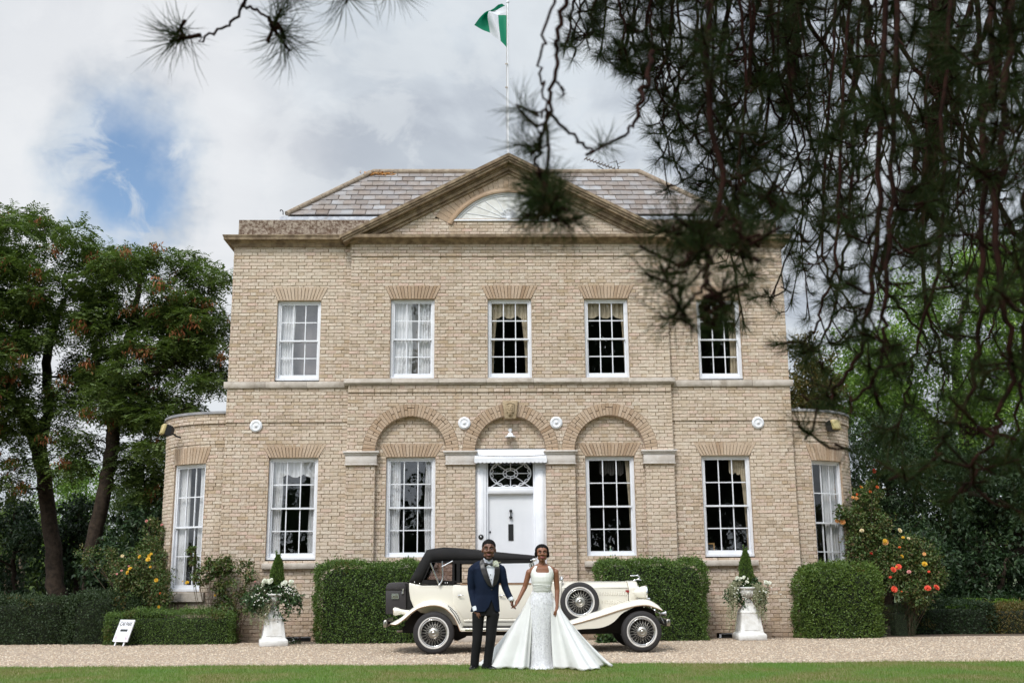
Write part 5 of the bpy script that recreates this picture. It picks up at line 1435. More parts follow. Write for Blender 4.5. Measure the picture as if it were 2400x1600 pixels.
def head(mb, c, s=1.0, slim=1.0):
    c = np.asarray(c, float); E = lambda o, r: mb.ell(c + np.array(o) * s * [slim, 1, 1], np.array(r) * s * [slim, 1, 1], 14, 10)
    E((0, .018, .035), (.077, .096, .085)); E((0, -.015, -.03), (.060, .078, .085)); E((0, -.055, -.098), (.030, .028, .022))
    E((0, -.102, -.018), (.015, .018, .013)); mb.tube([c + np.array((0, -.085, .03)) * s, c + np.array((0, -.105, -.014)) * s], [.009 * s, .012 * s], 8)
    for q in (-1, 1):
        E((q * .014, -.094, -.02), (.011, .012, .009)); E((q * .037, -.062, -.02), (.028, .028, .026)); E((q * .03, -.078, .036), (.028, .014, .010)); E((q * .074, .014, -.008), (.011, .019, .028)); E((q * .036, -.03, -.068), (.026, .035, .03))
    E((0, -.084, -.060), (.026, .013, .012))


def hand(mb, w, f, side, palm, L=.085, curl=.5, spread=1.0):
    """w wrist, f pointing direction, side direction to the thumb, palm normal"""
    w, f, t, p = np.asarray(w, float), nrm(f), nrm(side), nrm(palm)
    pc = w + f * L * .55
    mb.capsule([w, w + f * .03], [.027, .03]); 
    for k in (-.022, -.008, .008, .022): mb.capsule([w + f * .02 + t * k * .8, w + f * (L + .005) + t * k * 1.15], [.015, .0135])
    for k, ln in ((-.033, .062), (-.011, .078), (.011, .082), (.033, .072)):
        b = w + f * (L + .0) + t * k * spread
        d1 = nrm(f + p * curl * .55); d2 = nrm(f + p * curl * 1.5)
        m_ = b + d1 * ln * .48; e = m_ + d2 * ln * .52
        mb.capsule([b - f * .012, m_, e], [.0095, .0088, .0075], 8)
    b = w + f * .028 + t * .026; m_ = b + nrm(t * .7 + f * .8 + p * .25) * .042; e = m_ + nrm(f + p * .35 + t * .1) * .034
    mb.capsule([b, m_, e], [.0125, .0105, .009], 8)


def face_parts(c, s, lip, parent, brow=True, smile=0.0, slim=1.0):
    c = np.asarray(c, float)
    for q in (-1, 1):
        e = MB(); e.ell(c + np.array((q * .030 * slim, -.0845, .012)) * s, np.array((.0115, .008, .0042)) * s, 10, 6); eo = part('eye', e, m_eye, parent)
        e = MB(); e.ell(c + np.array((q * .030 * slim, -.0915, .012)) * s, np.array((.0052, .004, .0045)) * s, 8, 5); part('iris', e, m_iris, eo)
        e = MB(); e.tube(smoothpath([c + np.array((q * .014 * slim, -.096, .034)) * s, c + np.array((q * .032 * slim, -.0945, .041)) * s, c + np.array((q * .052 * slim, -.08, .034)) * s], 6), .0034 * s, 5); part('eyebrow', e, m_hair, parent)
        e = MB(); e.tube(smoothpath([c + np.array((q * .016 * slim, -.096, .0165)) * s, c + np.array((q * .030 * slim, -.0985, .021)) * s, c + np.array((q * .046 * slim, -.09, .0155)) * s], 6), .0018 * s, 4); part('eyelashes', e, m_hair, parent)
    w = .026 + .008 * smile
    e = MB()
    for dz, r_ in ((.0045, .0055), (-.0065, .0065)):
        e.tube(smoothpath([c + np.array((-w, -.088, -.060 + smile * .007)) * s, c + np.array((-w * .45, -.0985, -.060 + dz)) * s, c + np.array((0, -.1, -.0605 + dz * .95 - smile * .002)) * s, c + np.array((w * .45, -.0985, -.060 + dz)) * s, c + np.array((w, -.088, -.060 + smile * .007)) * s], 9), np.array([.2, .7, .9, 1, 1, 1, .9, .7, .2]) * r_ * s, 6)
    part('lips', e, lip, parent)
    if smile:
        e = MB(); e.ell(c + np.array((0, -.0955, -.0605)) * s, np.array((.020, .006, .006)) * s, 10, 6); part('teeth', e, m_teeth, parent)


# ---- the groom
man = thing('person', 'man in navy dinner jacket and black trousers holding the hand of the woman in white', 'person', (float(pm(290, 1440)[0]), PYY, .02))
mc = pm(384, 170, -.0); mc = np.array([mc[0], PYY - .0, mc[2]])
SK = 1.19
LEGS = {  # hip, knee, ankle, foot direction
    'a': ([pm(285, 840), pm(268, 1000, -.005), pm(260, 1120, -.01), pm(232, 1412, .03)], (pm(222, 1448, .03), (-.12, -1, 0))),
    'b': ([pm(425, 840), pm(411, 1000, -.01), pm(400, 1120, -.015), pm(364, 1412, .03)], (pm(352, 1445, .05), (.62, -.8, 0)))}
armR = [pm(235, 390, .01), pm(207, 590, .03), pm(246, 800, -.06)]
armL = [pm(500, 400, .01), pm(556, 560, .03), pm(622, 692, -.03)]
b = MB(); head(b, mc, SK, 1.08)
b.capsule([pm(372, 240, .02), pm(370, 320, .03)], [.056, .062])
def torso(L, mb, dy=0.0, n=24, pw=1.0):
    rings = []
    for y, x0, x1, ry in L:
        a_, c_ = pm(x0, y), pm(x1, y); cx, rx = (a_[0] + c_[0]) / 2, abs(c_[0] - a_[0]) / 2
        t = np.arange(n) * 2 * PI / n; s_ = lambda v: np.sign(v) * abs(v) ** .85
        rings.append(np.stack([cx + rx * s_(np.cos(t)), PYY + .02 + dy + ry * s_(np.sin(t)), np.full(n, (a_[2] + c_[2]) / 2)], 1))
    mb.loft(rings); return rings
torso([(318, 325, 418, .06), (350, 262, 470, .085), (420, 250, 490, .105), (520, 256, 487, .115), (640, 258, 482, .105), (760, 262, 470, .10), (850, 262, 466, .09)], b)
for k, r_ in ((armR, (.038, .036, .03)), (armL, (.038, .036, .03))): b.capsule(k, r_)
for k in LEGS.values(): b.capsule(k[0], [.062, .05, .045, .036])
hand(b, pm(248, 800, -.06), np.array([.10, -.10, -1]), (.75, -.65, .1), (.55, .75, 0), .078, .5)
hand(b, pm(622, 690, -.03), np.array([.10, -.02, -1]), (-.3, -.9, 0), (.9, -.2, 0), .075, .9)
me = remesh(b, .0065, 3); me.materials.append(m_skin_m)
mb_ = link('body', me, man)
face_parts(mc + [0, -.004, 0], SK, m_lip_m, man, slim=1.08)
# hair: short cap with a clean edge
b = MB(); b.ell(mc + np.array((0, .026, .045)) * SK, np.array((.087, .098, .088)) * SK, 18, 12)
def haircut(c): return (c.z < mc[2] + .068 * SK and c.y < mc[1] - .055 * SK) or (c.z < mc[2] + .0 and c.y < mc[1] + .02) or c.z < mc[2] - .045
me = remesh(b, .007, 2, cut=haircut, thick=.01); me.materials.append(m_hair); link('hair', me, man)
b = MB(); b.tube(smoothpath([mc + np.array((q, yy, zz)) * SK for q, yy, zz in ((-.06, -.03, -.07), (-.04, -.075, -.105), (0, -.09, -.118), (.04, -.075, -.105), (.06, -.03, -.07))], 12), .011, 6); b.tube(smoothpath([mc + np.array((q, -.098, -.043)) * SK for q in (-.024, 0, .024)], 6), .003, 5); part('beard', b, m_hair, man)
# trousers
b = MB()
torso([(690, 258, 480, .112), (800, 226, 488, .118), (860, 222, 490, .115)], b)
b.tube([pm(275, 830), pm(270, 930), pm(262, 1110, -.01), pm(240, 1290, .015), pm(231, 1425, .03)], [.092, .084, .070, .064, .062], 20)
b.tube([pm(432, 830), pm(416, 930), pm(402, 1110, -.015), pm(378, 1290, .015), pm(363, 1425, .03)], [.092, .086, .072, .064, .062], 20)
me = remesh(b, .010, 3); me.materials.append(m_trouser); link('trousers', me, man)
cr = MB()
for L in ([(300, 880), (285, 1100), (262, 1290), (240, 1415)], [(400, 880), (392, 1100), (372, 1290), (352, 1415)]):
    pass
# jacket: torso and sleeves fused, opened at the chest and below the button
b = MB()
torso([(292, 318, 425, .062), (312, 285, 452, .085), (335, 232, 498, .10), (365, 205, 524, .118), (430, 224, 512, .132), (500, 236, 497, .135), (570, 243, 490, .128), (640, 238, 488, .122), (720, 214, 494, .130), (800, 192, 500, .138), (826, 188, 504, .138)], b)
b.tube([pm(232, 350, .01), pm(212, 380, .01), pm(200, 480, .02), pm(203, 590, .035), pm(222, 700, -.01), pm(237, 768, -.05)], [.055, .066, .064, .056, .050, .047], 18)
b.tube([pm(505, 352, .01), pm(520, 384, .01), pm(535, 470, .02), pm(556, 560, .03), pm(590, 640, -.005), pm(612, 678, -.03)], [.055, .062, .059, .052, .047, .043], 18)
b.tube([pm(318, 306, .02), pm(262, 338, .015), pm(222, 368, .01)], [.052, .058, .060], 16); b.tube([pm(428, 318, .02), pm(476, 344, .015), pm(516, 376, .01)], [.050, .056, .058], 16)
V = [pz(*q) for q in ((330, 262), (412, 285), (446, 296), (444, 420), (420, 556), (412, 545), (375, 440), (345, 345))]
HO = [pz(*q) for q in ((411, 690), (385, 765), (330, 832), (330, 860), (480, 860), (480, 832), (452, 800), (425, 730))]
def jcut(c):
    return (c.y < PYY + .02 and (inpoly(c.x, c.z, V) or inpoly(c.x, c.z, HO))) or c.z < pz(0, 822)[1] or c.z > pz(0, 284)[1]
me = remesh(b, .007, 5, cut=jcut, thick=.008); me.materials.append(m_navy); jk = link('jacket', me, man)
# conforming patches
def bvh_of(me): return BVHTree.FromPolygons([v.co for v in me.vertices], [p.vertices for p in me.polygons])
def patch(poly, bv, off, thick=.004, res=.006, ymin=PYY - .6):
    """thin shaped piece laid on the front of a garment"""
    xs_, zs_ = [q[0] for q in poly], [q[1] for q in poly]; bm = bmesh.new(); vs = [bm.verts.new((x, 0, z)) for x, z in poly]
    bm.faces.new(vs)
    for ax in (0, 2):
        lo, hi = (min(xs_), max(xs_)) if ax == 0 else (min(zs_), max(zs_))
        for t in np.arange(lo + res, hi, res * (2 if ax == 0 else 2)):
            co_ = [0, 0, 0]; co_[ax] = t; no = [0, 0, 0]; no[ax] = 1
            bmesh.ops.bisect_plane(bm, geom=bm.verts[:] + bm.edges[:] + bm.faces[:], plane_co=co_, plane_no=no)
    for v in bm.verts:
        h = bv.ray_cast(Vector((v.co.x, ymin, v.co.z)), Vector((0, 1, 0)))
        y = h[0].y if h[0] and h[0].y < PYY + .06 else None
        if y is None:
            q = bv.find_nearest(Vector((v.co.x, PYY - .03, v.co.z)))[0]; y = min(q.y, PYY + .02)
        v.co.y = y - off
    for f in bm.faces:
        f.smooth = True
    bmesh.ops.recalc_face_normals(bm, faces=bm.faces[:])
    bmesh.ops.solidify(bm, geom=bm.faces[:], thickness=thick)
    me_ = bpy.data.meshes.new('patch'); bm.to_mesh(me_); bm.free(); return me_
b = MB()
torso([(285, 325, 432, .065), (320, 300, 448, .09), (365, 240, 500, .108), (430, 240, 500, .122), (500, 250, 490, .125), (600, 255, 485, .118), (700, 250, 482, .115)], b)
me = remesh(b, .010, 4); me.materials.append(m_shirt); sh = link('shirt', me, man)
jb = bvh_of(jk.data); sbv = bvh_of(me)
bvt = BVHTree.FromPolygons([v.co for v in jk.data.vertices] + [v.co for v in me.vertices], [p.vertices for p in jk.data.polygons] + [[i + len(jk.data.vertices) for i in p.vertices] for p in me.polygons])
lapL = [pz(*q) for q in ((322, 268), (296, 280), (288, 312), (300, 380), (335, 470), (372, 535), (414, 564), (416, 552), (380, 440), (352, 345), (330, 270))]
lapR = [pz(*q) for q in ((424, 284), (446, 300), (444, 420), (421, 556), (424, 562), (460, 530), (486, 470), (496, 400), (496, 355), (478, 320), (450, 292))]
for L in (lapL, lapR):
    me = patch(L, bvt, .016, .008); me.materials.append(m_satin_blk); link('lapel', me, jk)
bt = MB()
for y in (430, 480): q = pm(402 + (y - 430) * .18, y); h = bvt.ray_cast(Vector((q[0], PYY - .6, q[2])), Vector((0, 1, 0))); bt.ell((q[0], (h[0].y if h[0] else PYY - .1) - .006, q[2]), (.007, .006, .007), 8, 5)
part('shirt_studs', bt, m_black, sh)
bt = MB(); q = pm(415, 585); h = jb.ray_cast(Vector((q[0], PYY - .6, q[2])), Vector((0, 1, 0))); bt.ell((q[0], (h[0].y if h[0] else PYY - .12) - .004, q[2]), (.011, .006, .011), 8, 5); part('button', bt, m_satin_blk, jk)
# wing collar and bow tie
b = MB(); cc_ = pm(376, 282, .02)
tt = np.linspace(-PI * .98, PI * -.02, 20)
b.grid(np.stack([np.stack([cc_[0] + .071 * np.cos(tt), cc_[1] + .074 * np.sin(tt), cc_[2] - .028 + .012 * np.abs(np.cos(tt)) + 0 * tt], 1), np.stack([cc_[0] + .066 * np.cos(tt), cc_[1] + .068 * np.sin(tt), cc_[2] + .014 + .022 * np.abs(np.cos(tt))], 1)]))
t2 = np.linspace(PI * -.02, PI * 1.02, 14); b.grid(np.stack([np.stack([cc_[0] + .071 * np.cos(t2), cc_[1] + .074 * np.sin(t2), np.full(14, cc_[2] - .02)], 1), np.stack([cc_[0] + .066 * np.cos(t2), cc_[1] + .068 * np.sin(t2), np.full(14, cc_[2] + .038)], 1)]))
part('collar', b, m_shirt, sh)
b = MB(); o = pm(383, 322); o = np.array([o[0], PYY - .098, o[2]])
for q in (-1, 1):
    b.loft([np.array([o + [q * x, -.012 - dy, zz * h_] for zz, dy in ((-1, 0), (-.3, .010), (.3, .010), (1, 0), (.3, -.008), (-.3, -.008))]) for x, h_ in ((.004, .010), (.022, .020), (.046, .030), (.058, .026))])
b.ell(o + [0, -.018, 0], (.012, .011, .013), 8, 6); part('bow_tie', b, m_satin_blk, man)
# cuffs, watch
for k, (p0, p1, r0, r1) in enumerate(((pm(235, 762, -.05), pm(247, 808, -.063), .041, .040), (pm(606, 668, -.03), pm(622, 696, -.035), .038, .037))):
    b = MB(); b.tube([p0, p1], [r0, r1], 16); cf = part('cuff', b, m_shirt, man)
    b = MB(); b.ell(pm(212, 800, -.085) if k == 0 else p1 + [.02, -.035, .01], (.006, .006, .008), 6, 4); part('cufflink', b, m_black, cf)
b = MB(); d_ = nrm(pm(622, 696, -.035) - pm(606, 668, -.03)); q = pm(626, 700, -.035); b.tube([q, q + d_ * .018], [.034, .034], 14); b.ell(q + [.012, -.034, .0], (.017, .010, .017), 10, 6); part('wristwatch', b, m_dullchrome, man)
# shoes
for (h0, dr_) in (LEGS['a'][1], LEGS['b'][1]):
    d = nrm(np.array(dr_)); s_ = np.cross(d, [0, 0, 1]); z0 = .022
    h0 = np.array([h0[0], h0[1], 0]); b = MB(); R = []
    for t, w_, hh in ((-.075, .022, .05), (-.055, .034, .075), (-.01, .038, .085), (.05, .042, .075), (.11, .047, .052), (.165, .044, .042), (.20, .030, .034), (.215, .012, .024)):
        a = np.linspace(0, PI, 9); R.append(np.vstack([np.stack([h0[0] + d[0] * t + s_[0] * w_ * np.cos(a), h0[1] + d[1] * t + s_[1] * w_ * np.cos(a), z0 + .012 + (hh - .012) * np.sin(a)], 1), [[h0[0] + d[0] * t - s_[0] * w_, h0[1] + d[1] * t - s_[1] * w_, z0 - .004], [h0[0] + d[0] * t + s_[0] * w_, h0[1] + d[1] * t + s_[1] * w_, z0 - .004]]]))
    b.loft(R); part('shoe', b, m_patent, man)
# buttonhole rose
def rose(n=14, r=.5):
    """one open bloom of unit size"""
    mb = MB()
    for ring, (k, tilt, rr, ln) in enumerate(((5, 1.25, .10, .62), (6, .75, .14, .78), (7, .25, .16, .86))):
        for i in range(k):
            a = i * 2 * PI / k + ring * .5 + rng.normal(0, .08)
            c, s_ = math.cos(a), math.sin(a); Pn = []
            for u in np.linspace(0, 1, 4):
                row = []
                for v in np.linspace(-1, 1, 4):
                    el = tilt * (1 - .35 * u); r_ = rr + ln * u * math.cos(el); h = ln * u * math.sin(el) - .1 * ring + .12 * v * v * u
                    aa = a + v * .62 * (.55 + .45 * math.sin(PI * (u * .75 + .2)))
                    row.append((r_ * math.cos(aa), r_ * math.sin(aa), h))
                Pn.append(row)
            mb.grid(Pn)
    mb.ell((0, 0, .3), (.22, .22, .3), 8, 5)
    return mb
q = pm(458, 316); h = jb.ray_cast(Vector((q[0], PYY - .6, q[2])), Vector((0, 1, 0))); yb_ = (h[0].y if h[0] else PYY - .11) - .055
b = MB()
for dx, dz, r_ in ((0, .012, .036), (-.028, -.012, .022), (.024, -.02, .024), (-.004, -.036, .018)):
    rr = rose(); V_ = np.concatenate(rr.V) * r_
    V_ = np.stack([q[0] + dx + V_[:, 0], yb_ - V_[:, 2] * .8, q[2] + dz + V_[:, 1]], 1)
    for gq, mm, sm in rr.G: b.G.append((gq + b.n, 0, sm))
    b.V.append(V_); b.n += len(V_)
leaves(b, np.tile([q[0], yb_ + .01, q[2]], (9, 1)) + rng.normal(0, .01, (9, 3)), rdir(9) * [1, .3, 1], np.tile([0, -1.0, 0], (9, 1)), .065, .022, 1)
part('buttonhole_flower', b, [m_petal_w, m_silver], man)

# ---- the bride
wo = thing('person', 'woman in white halter wedding gown with wide train holding the hand of the man', 'person', (float(pm(950, 1440)[0]), PYY, .02))
wc = pm(942, 205); wc = np.array([wc[0], PYY, wc[2]]); SW = 1.0
wR = [pm(806, 402, .02), pm(762, 560, .04), pm(690, 705, -.02)]
wL = [pm(1086, 402, .02), pm(1102, 590, .04), pm(1098, 778, -.04)]
b = MB(); head(b, wc, SW, 1.13)
b.capsule([pm(942, 275, .02), pm(942, 350, .03)], [.046, .052])
WT_ = [(335, 880, 1008, .055), (358, 815, 1075, .085), (400, 806, 1082, .098), (455, 826, 1060, .118), (500, 836, 1048, .120), (545, 848, 1038, .108), (600, 852, 1030, .098), (660, 858, 1026, .09), (760, 846, 1030, .09), (860, 846, 1030, .09)]
torso(WT_, b)
b.capsule([pm(925, 330, .03), pm(845, 372, .03)], [.040, .036]); b.capsule([pm(960, 330, .03), pm(1046, 372, .03)], [.040, .036])
b.capsule(wR, (.044, .037, .026)); b.capsule(wL, (.044, .038, .026))
for x in (900, 980): b.capsule([pm(x, 800), pm(x, 1100), pm(x, 1420, .02)], [.06, .05, .038])
hand(b, pm(688, 702, -.025), np.array([-.42, .05, -.9]), (.2, -.95, 0), (-.9, -.2, .2), .07, .85)
hand(b, pm(1098, 778, -.04), np.array([.0, -.06, -1]), (-.55, -.8, 0), (-.7, .6, 0), .07, .35)
me = remesh(b, .006, 3); me.materials.append(m_skin_w); link('body', me, wo); wbv = bvh_of(me)
face_parts(wc + [0, -.003, 0], SW, m_lip_w, wo, True, 1.0, 1.13)
b = MB(); b.ell(wc + [0, .028, .04], (.104, .101, .096), 18, 12)
for q in (-1, 1): b.ell(wc + [q * .088, .025, -.02], (.024, .05, .055), 10, 8)
b.ell(wc + [.04, .10, -.03], (.05, .05, .05)); b.ell(wc + [0, .1, -.01], (.06, .05, .06))
def hcut(c):
    x, y, z = c.x - wc[0], c.y - wc[1], c.z - wc[2]
    return y < -.01 and (z < .085 - 3.4 * x * x - (.02 if abs(x) < .008 else 0)) and abs(x) < .079
me = remesh(b, .006, 3, cut=hcut, thick=.004); me.materials.append(m_hair); link('hair', me, wo)
for q in (-1, 1):
    b = MB(); e = wc + [q * .088, -.0, -.05]
    for j in range(4): b.ell(e + [0, -.005, -.014 * j], (.006, .006, .007), 8, 5)
    part('earring', b, m_pearl, wo)
# bodice: halter shell cut from the offset torso
b = MB(); torso([(y, x0 - 7, x1 + 7, ry + .012) for y, x0, x1, ry in WT_], b)
b.capsule([pm(942, 275, .02), pm(942, 350, .03)], [.060, .066])
BO = [pz(*q) for q in ((896, 296), (872, 330), (838, 376), (822, 420), (826, 480), (838, 545), (842, 600), (842, 640), (1044, 640), (1044, 600), (1052, 545), (1062, 480), (1064, 420), (1052, 376), (1018, 330), (998, 296), (1002, 330), (1013, 385), (1012, 408), (992, 410), (890, 408), (877, 402), (876, 385), (890, 340), (902, 310))]
def bkeep(c): return inpoly(c.x, c.z, BO) if c.y < PYY + .06 else (c.z < pz(0, 480)[1] and c.z > pz(0, 640)[1])
me = remesh(b, .006, 3, keep=bkeep, thick=.006); me.materials.append(m_satin); bd = link('bodice', me, wo); bbv = bvh_of(me)
b = MB()
for j, y in enumerate((538, 550, 562, 574, 586, 597)):
    L = []
    for t in np.linspace(-.96, .96, 15):
        q = pm(942 + t * (98 - abs(j - 2.5) * 1.0), y + 4 * math.sin(t * 2 + j) ); h = bbv.ray_cast(Vector((q[0], PYY - .6, q[2])), Vector((0, 1, 0)))
        if h[0]: L.append((q[0], h[0].y - .003, q[2]))
    if len(L) > 3: b.tube(smoothpath(L, 20), .0055, 5)
part('waist_pleats', b, m_satin, bd)
# beaded sheath skirt
R = []; n = 64
for y, x0, x1, ry in ((592, 846, 1038, .10), (640, 828, 1052, .115), (720, 808, 1070, .132), (820, 800, 1074, .135), (960, 802, 1068, .130), (1120, 804, 1062, .125), (1280, 800, 1066, .135), (1380, 793, 1082, .155), (1430, 778, 1104, .19), (1468, 760, 1116, .23)):
    a_, c_ = pm(x0, y), pm(x1, y); t = np.arange(n) * 2 * PI / n; k = max(0, (y - 600) / 870)
    rip = 1 + .025 * k * np.sin(t * 9 + 1.2) + .02 * k * np.sin(t * 17)
    R.append(np.stack([(a_[0] + c_[0]) / 2 + (c_[0] - a_[0]) / 2 * np.cos(t) * rip, PYY + .02 + ry * np.sin(t) * rip, np.full(n, max(.026, (a_[2] + c_[2]) / 2))], 1))
R = np.array(R); S2 = np.stack([smoothpath(R[:, j], 40) for j in range(n)], 1)
mb = MB(); mb.loft(S2, True, False); sk = part('beaded_skirt', mb, m_lace, wo)
ns = 1700; i_ = rng.integers(0, 39, ns); j_ = rng.integers(n // 2, n, ns); u_, v_ = rng.uniform(0, 1, (2, ns, 1))
p_ = (S2[i_, j_] * (1 - u_) + S2[i_ + 1, j_] * u_) * (1 - v_) + S2[i_, (j_ + 1) % n] * v_
nn = nrm(np.stack([p_[:, 0] - pm(940, 900)[0], p_[:, 1] - PYY - .02, np.zeros(ns)], 1)); p_ = p_ + nn * .004
mb = MB(); leaves(mb, p_, rdir(ns) * [1, .25, 1], nn + rdir(ns) * .5, rng.uniform(.008, .016, ns), rng.uniform(.006, .012, ns)); part('sequins', mb, m_sequin, sk)['kind'] = 'stuff'
# overskirt and train
hem = np.array([(pm(806, 1440)[0], PYY - .14), (pm(700, 1440)[0], PYY - .17), (pm(560, 1430)[0], PYY - .12), (pm(430, 1420)[0], PYY + .02), (pm(330, 1420)[0], PYY + .32), (pm(300, 1400)[0], PYY + .62), (pm(560, 1400)[0], PYY + 1.0), (pm(950, 1400)[0], PYY + 1.15), (pm(1350, 1400)[0], PYY + .95), (pm(1620, 1400)[0], PYY + .45), (pm(1672, 1428)[0], PYY + .10), (pm(1560, 1430)[0], PYY + .02), (pm(1490, 1455)[0], PYY - .32), (pm(1400, 1470)[0], PYY - .44), (pm(1250, 1462)[0], PYY - .36), (pm(1130, 1450)[0], PYY - .22), (pm(1066, 1440)[0], PYY - .15)])
NH, NV_ = 220, 40
H3 = smoothpath(np.c_[hem, np.zeros(len(hem))], NH)[:, :2]
tW = np.linspace(-PI * .62 - .0, PI * 1.62 - PI, NH) if False else np.linspace(PI + .62, PI * 2 - .62 - 2 * PI, NH)
wy, wz = pm(942, 612)[2], .032
cxw = pm(942, 612)[0]
W2 = np.stack([cxw + .150 * np.cos(tW), PYY + .025 + .128 * np.sin(tW)], 1)
rows = []
ph = np.linspace(0, 1, NH)
fold = .75 * np.sin(ph * 47 + 1.0 + 1.2 * np.sin(ph * 9)) + .6 * np.sin(ph * 23 + .3) + .18 * np.sin(ph * 90)
nh = np.gradient(H3, axis=0); nh = np.stack([nh[:, 1], -nh[:, 0]], 1); nh = nh / (np.linalg.norm(nh, axis=1, keepdims=True) + 1e-9)
for i in range(NV_):
    t = i / (NV_ - 1); k = .72 * t ** .85 + .28 * t ** 2
    if t > .93: k = k + (t - .93) * .0
    z = wy + (wz - wy) * (t ** .96)
    xy = W2 * (1 - k) + H3 * k + nh * ((.75 * np.sin(ph * 47 + 1.0 + 1.2 * np.sin(ph * 9) + .9 * t) + .6 * np.sin(ph * 23 + .3 - 1.3 * t) + .15 * np.sin(ph * 90)) * .062 * t ** 1.1)[:, None]
    rows.append(np.c_[xy, np.full(NH, max(z, .03))])
rows = np.array(rows)
rows[-1, :, 2] = .03 + .02 * np.abs(np.sin(ph * 60)) ** 3
rows[-2, :, 2] += .015 * np.abs(np.sin(ph * 37))
mb = MB(); mb.grid(rows); ov = part('overskirt', mb, m_organza, wo)
md = ov.modifiers.new('t', 'SOLIDIFY'); md.thickness = .004

# ------------------------------------------------------------------ hedges
def rounded(q, lo, hi, r):
    """push points of a box onto the rounded box"""
    c = np.clip(q, np.array(lo) + [r, r, -9], np.array(hi) - r)
    d = q - c; d = d / (np.linalg.norm(d, axis=1, keepdims=True) + 1e-9)
    return c + d * r, d


def hedge(name, label, x0, x1, y0, y1, h, r, mt, dens=2500, lf=(.027, .053), group=None, bump=.055, rot=0.0, wd=.6, base=0.0):
    lo, hi = np.array([x0, y0, base]), np.array([x1, y1, h]); L = hi - lo
    areas = [L[0] * L[2], L[0] * L[1], L[1] * L[2], L[1] * L[2], L[0] * L[2] * .5]
    pts = []
    for i, a in enumerate(areas):
        n = int(a * dens); u, v = rng.uniform(0, 1, (2, n))
        o = np.empty((n, 3))
        if i == 0: o[:] = np.stack([lo[0] + u * L[0], np.full(n, lo[1]), lo[2] + v * L[2]], 1)
        elif i == 1: o[:] = np.stack([lo[0] + u * L[0], lo[1] + v * L[1], np.full(n, hi[2])], 1)
        elif i in (2, 3): o[:] = np.stack([np.full(n, lo[0] if i == 2 else hi[0]), lo[1] + u * L[1], lo[2] + v * L[2]], 1)
        else: o[:] = np.stack([lo[0] + u * L[0], np.full(n, hi[1]), lo[2] + v * L[2]], 1)
        pts.append(o)
    P0 = np.concatenate(pts); P1, nn = rounded(P0, lo, hi, r)
    w = np.sin(P1[:, 0] * 5.1 + P1[:, 2] * 3.7) * np.sin(P1[:, 2] * 6.3 + 1 + P1[:, 1] * 4) * .6 + np.sin(P1[:, 0] * 13 + P1[:, 2] * 11) * .3
    n = len(P1); P1 = P1 + nn * (bump * w + rng.normal(-.022, .026, n))[:, None]
    P1[:, 2] = np.maximum(P1[:, 2], base + .01)
    mb = MB()
    g = []
    k = 14
    xs_ = np.linspace(-1, 1, k)
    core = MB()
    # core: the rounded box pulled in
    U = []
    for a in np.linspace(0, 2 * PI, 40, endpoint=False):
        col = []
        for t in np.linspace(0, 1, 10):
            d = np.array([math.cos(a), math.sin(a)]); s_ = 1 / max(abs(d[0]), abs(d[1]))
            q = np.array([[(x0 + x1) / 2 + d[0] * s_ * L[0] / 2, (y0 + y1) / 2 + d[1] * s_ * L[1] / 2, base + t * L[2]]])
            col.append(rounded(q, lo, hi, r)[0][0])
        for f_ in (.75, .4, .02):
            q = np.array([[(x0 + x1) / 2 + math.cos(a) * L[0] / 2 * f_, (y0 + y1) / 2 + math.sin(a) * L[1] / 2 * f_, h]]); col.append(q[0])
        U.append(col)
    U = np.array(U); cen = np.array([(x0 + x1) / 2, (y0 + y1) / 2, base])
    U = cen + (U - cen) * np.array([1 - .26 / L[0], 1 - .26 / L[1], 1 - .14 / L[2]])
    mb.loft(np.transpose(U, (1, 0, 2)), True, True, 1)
    P1 = P1 + nn * (.03 * np.sin(P1[:, 0] * 2.3 + P1[:, 2] * 1.7 + x0))[:, None]; P1[:, 2] = np.maximum(P1[:, 2], base + .01)
    a = nrm(nn * .75 + rdir(n) * .95 + [0, 0, .15])
    leaves(mb, P1, a, nn + rdir(n) * .8, rng.uniform(*lf, n), rng.uniform(*lf, n) * wd)
    nb = n // 40; ix = rng.integers(0, n, 5); ctr = P1[ix]; d2 = np.min(np.linalg.norm(P1[:, None] - ctr[None], axis=2), axis=1); k_ = np.nonzero(d2 < .16)[0]; k_ = k_[rng.uniform(0, 1, len(k_)) < .35]
    if len(k_): leaves(mb, P1[k_] + nn[k_] * .012, a[k_], nn[k_] + rdir(len(k_)) * .8, rng.uniform(*lf, len(k_)), rng.uniform(*lf, len(k_)) * wd, 2)
    # stray shoots
    m_ = n // 14; ix = rng.integers(0, n, m_); q = P1[ix] + nn[ix] * rng.uniform(.01, .075, (m_, 1)) + [0, 0, .012]
    leaves(mb, q, nrm(nn[ix] + rdir(m_) * .6 + [0, 0, .4]), rdir(m_), rng.uniform(*lf, m_) * 1.1, rng.uniform(*lf, m_) * wd)
    if rot:
        Rm = Matrix.Rotation(rot, 3, 'Z')
        for i, v in enumerate(mb.V): mb.V[i] = (v - cen) @ np.array(Rm).T + cen
    return solo(name, mb, [mt, m_core, m_brownleaf], label, 'hedge', tuple(cen), group)


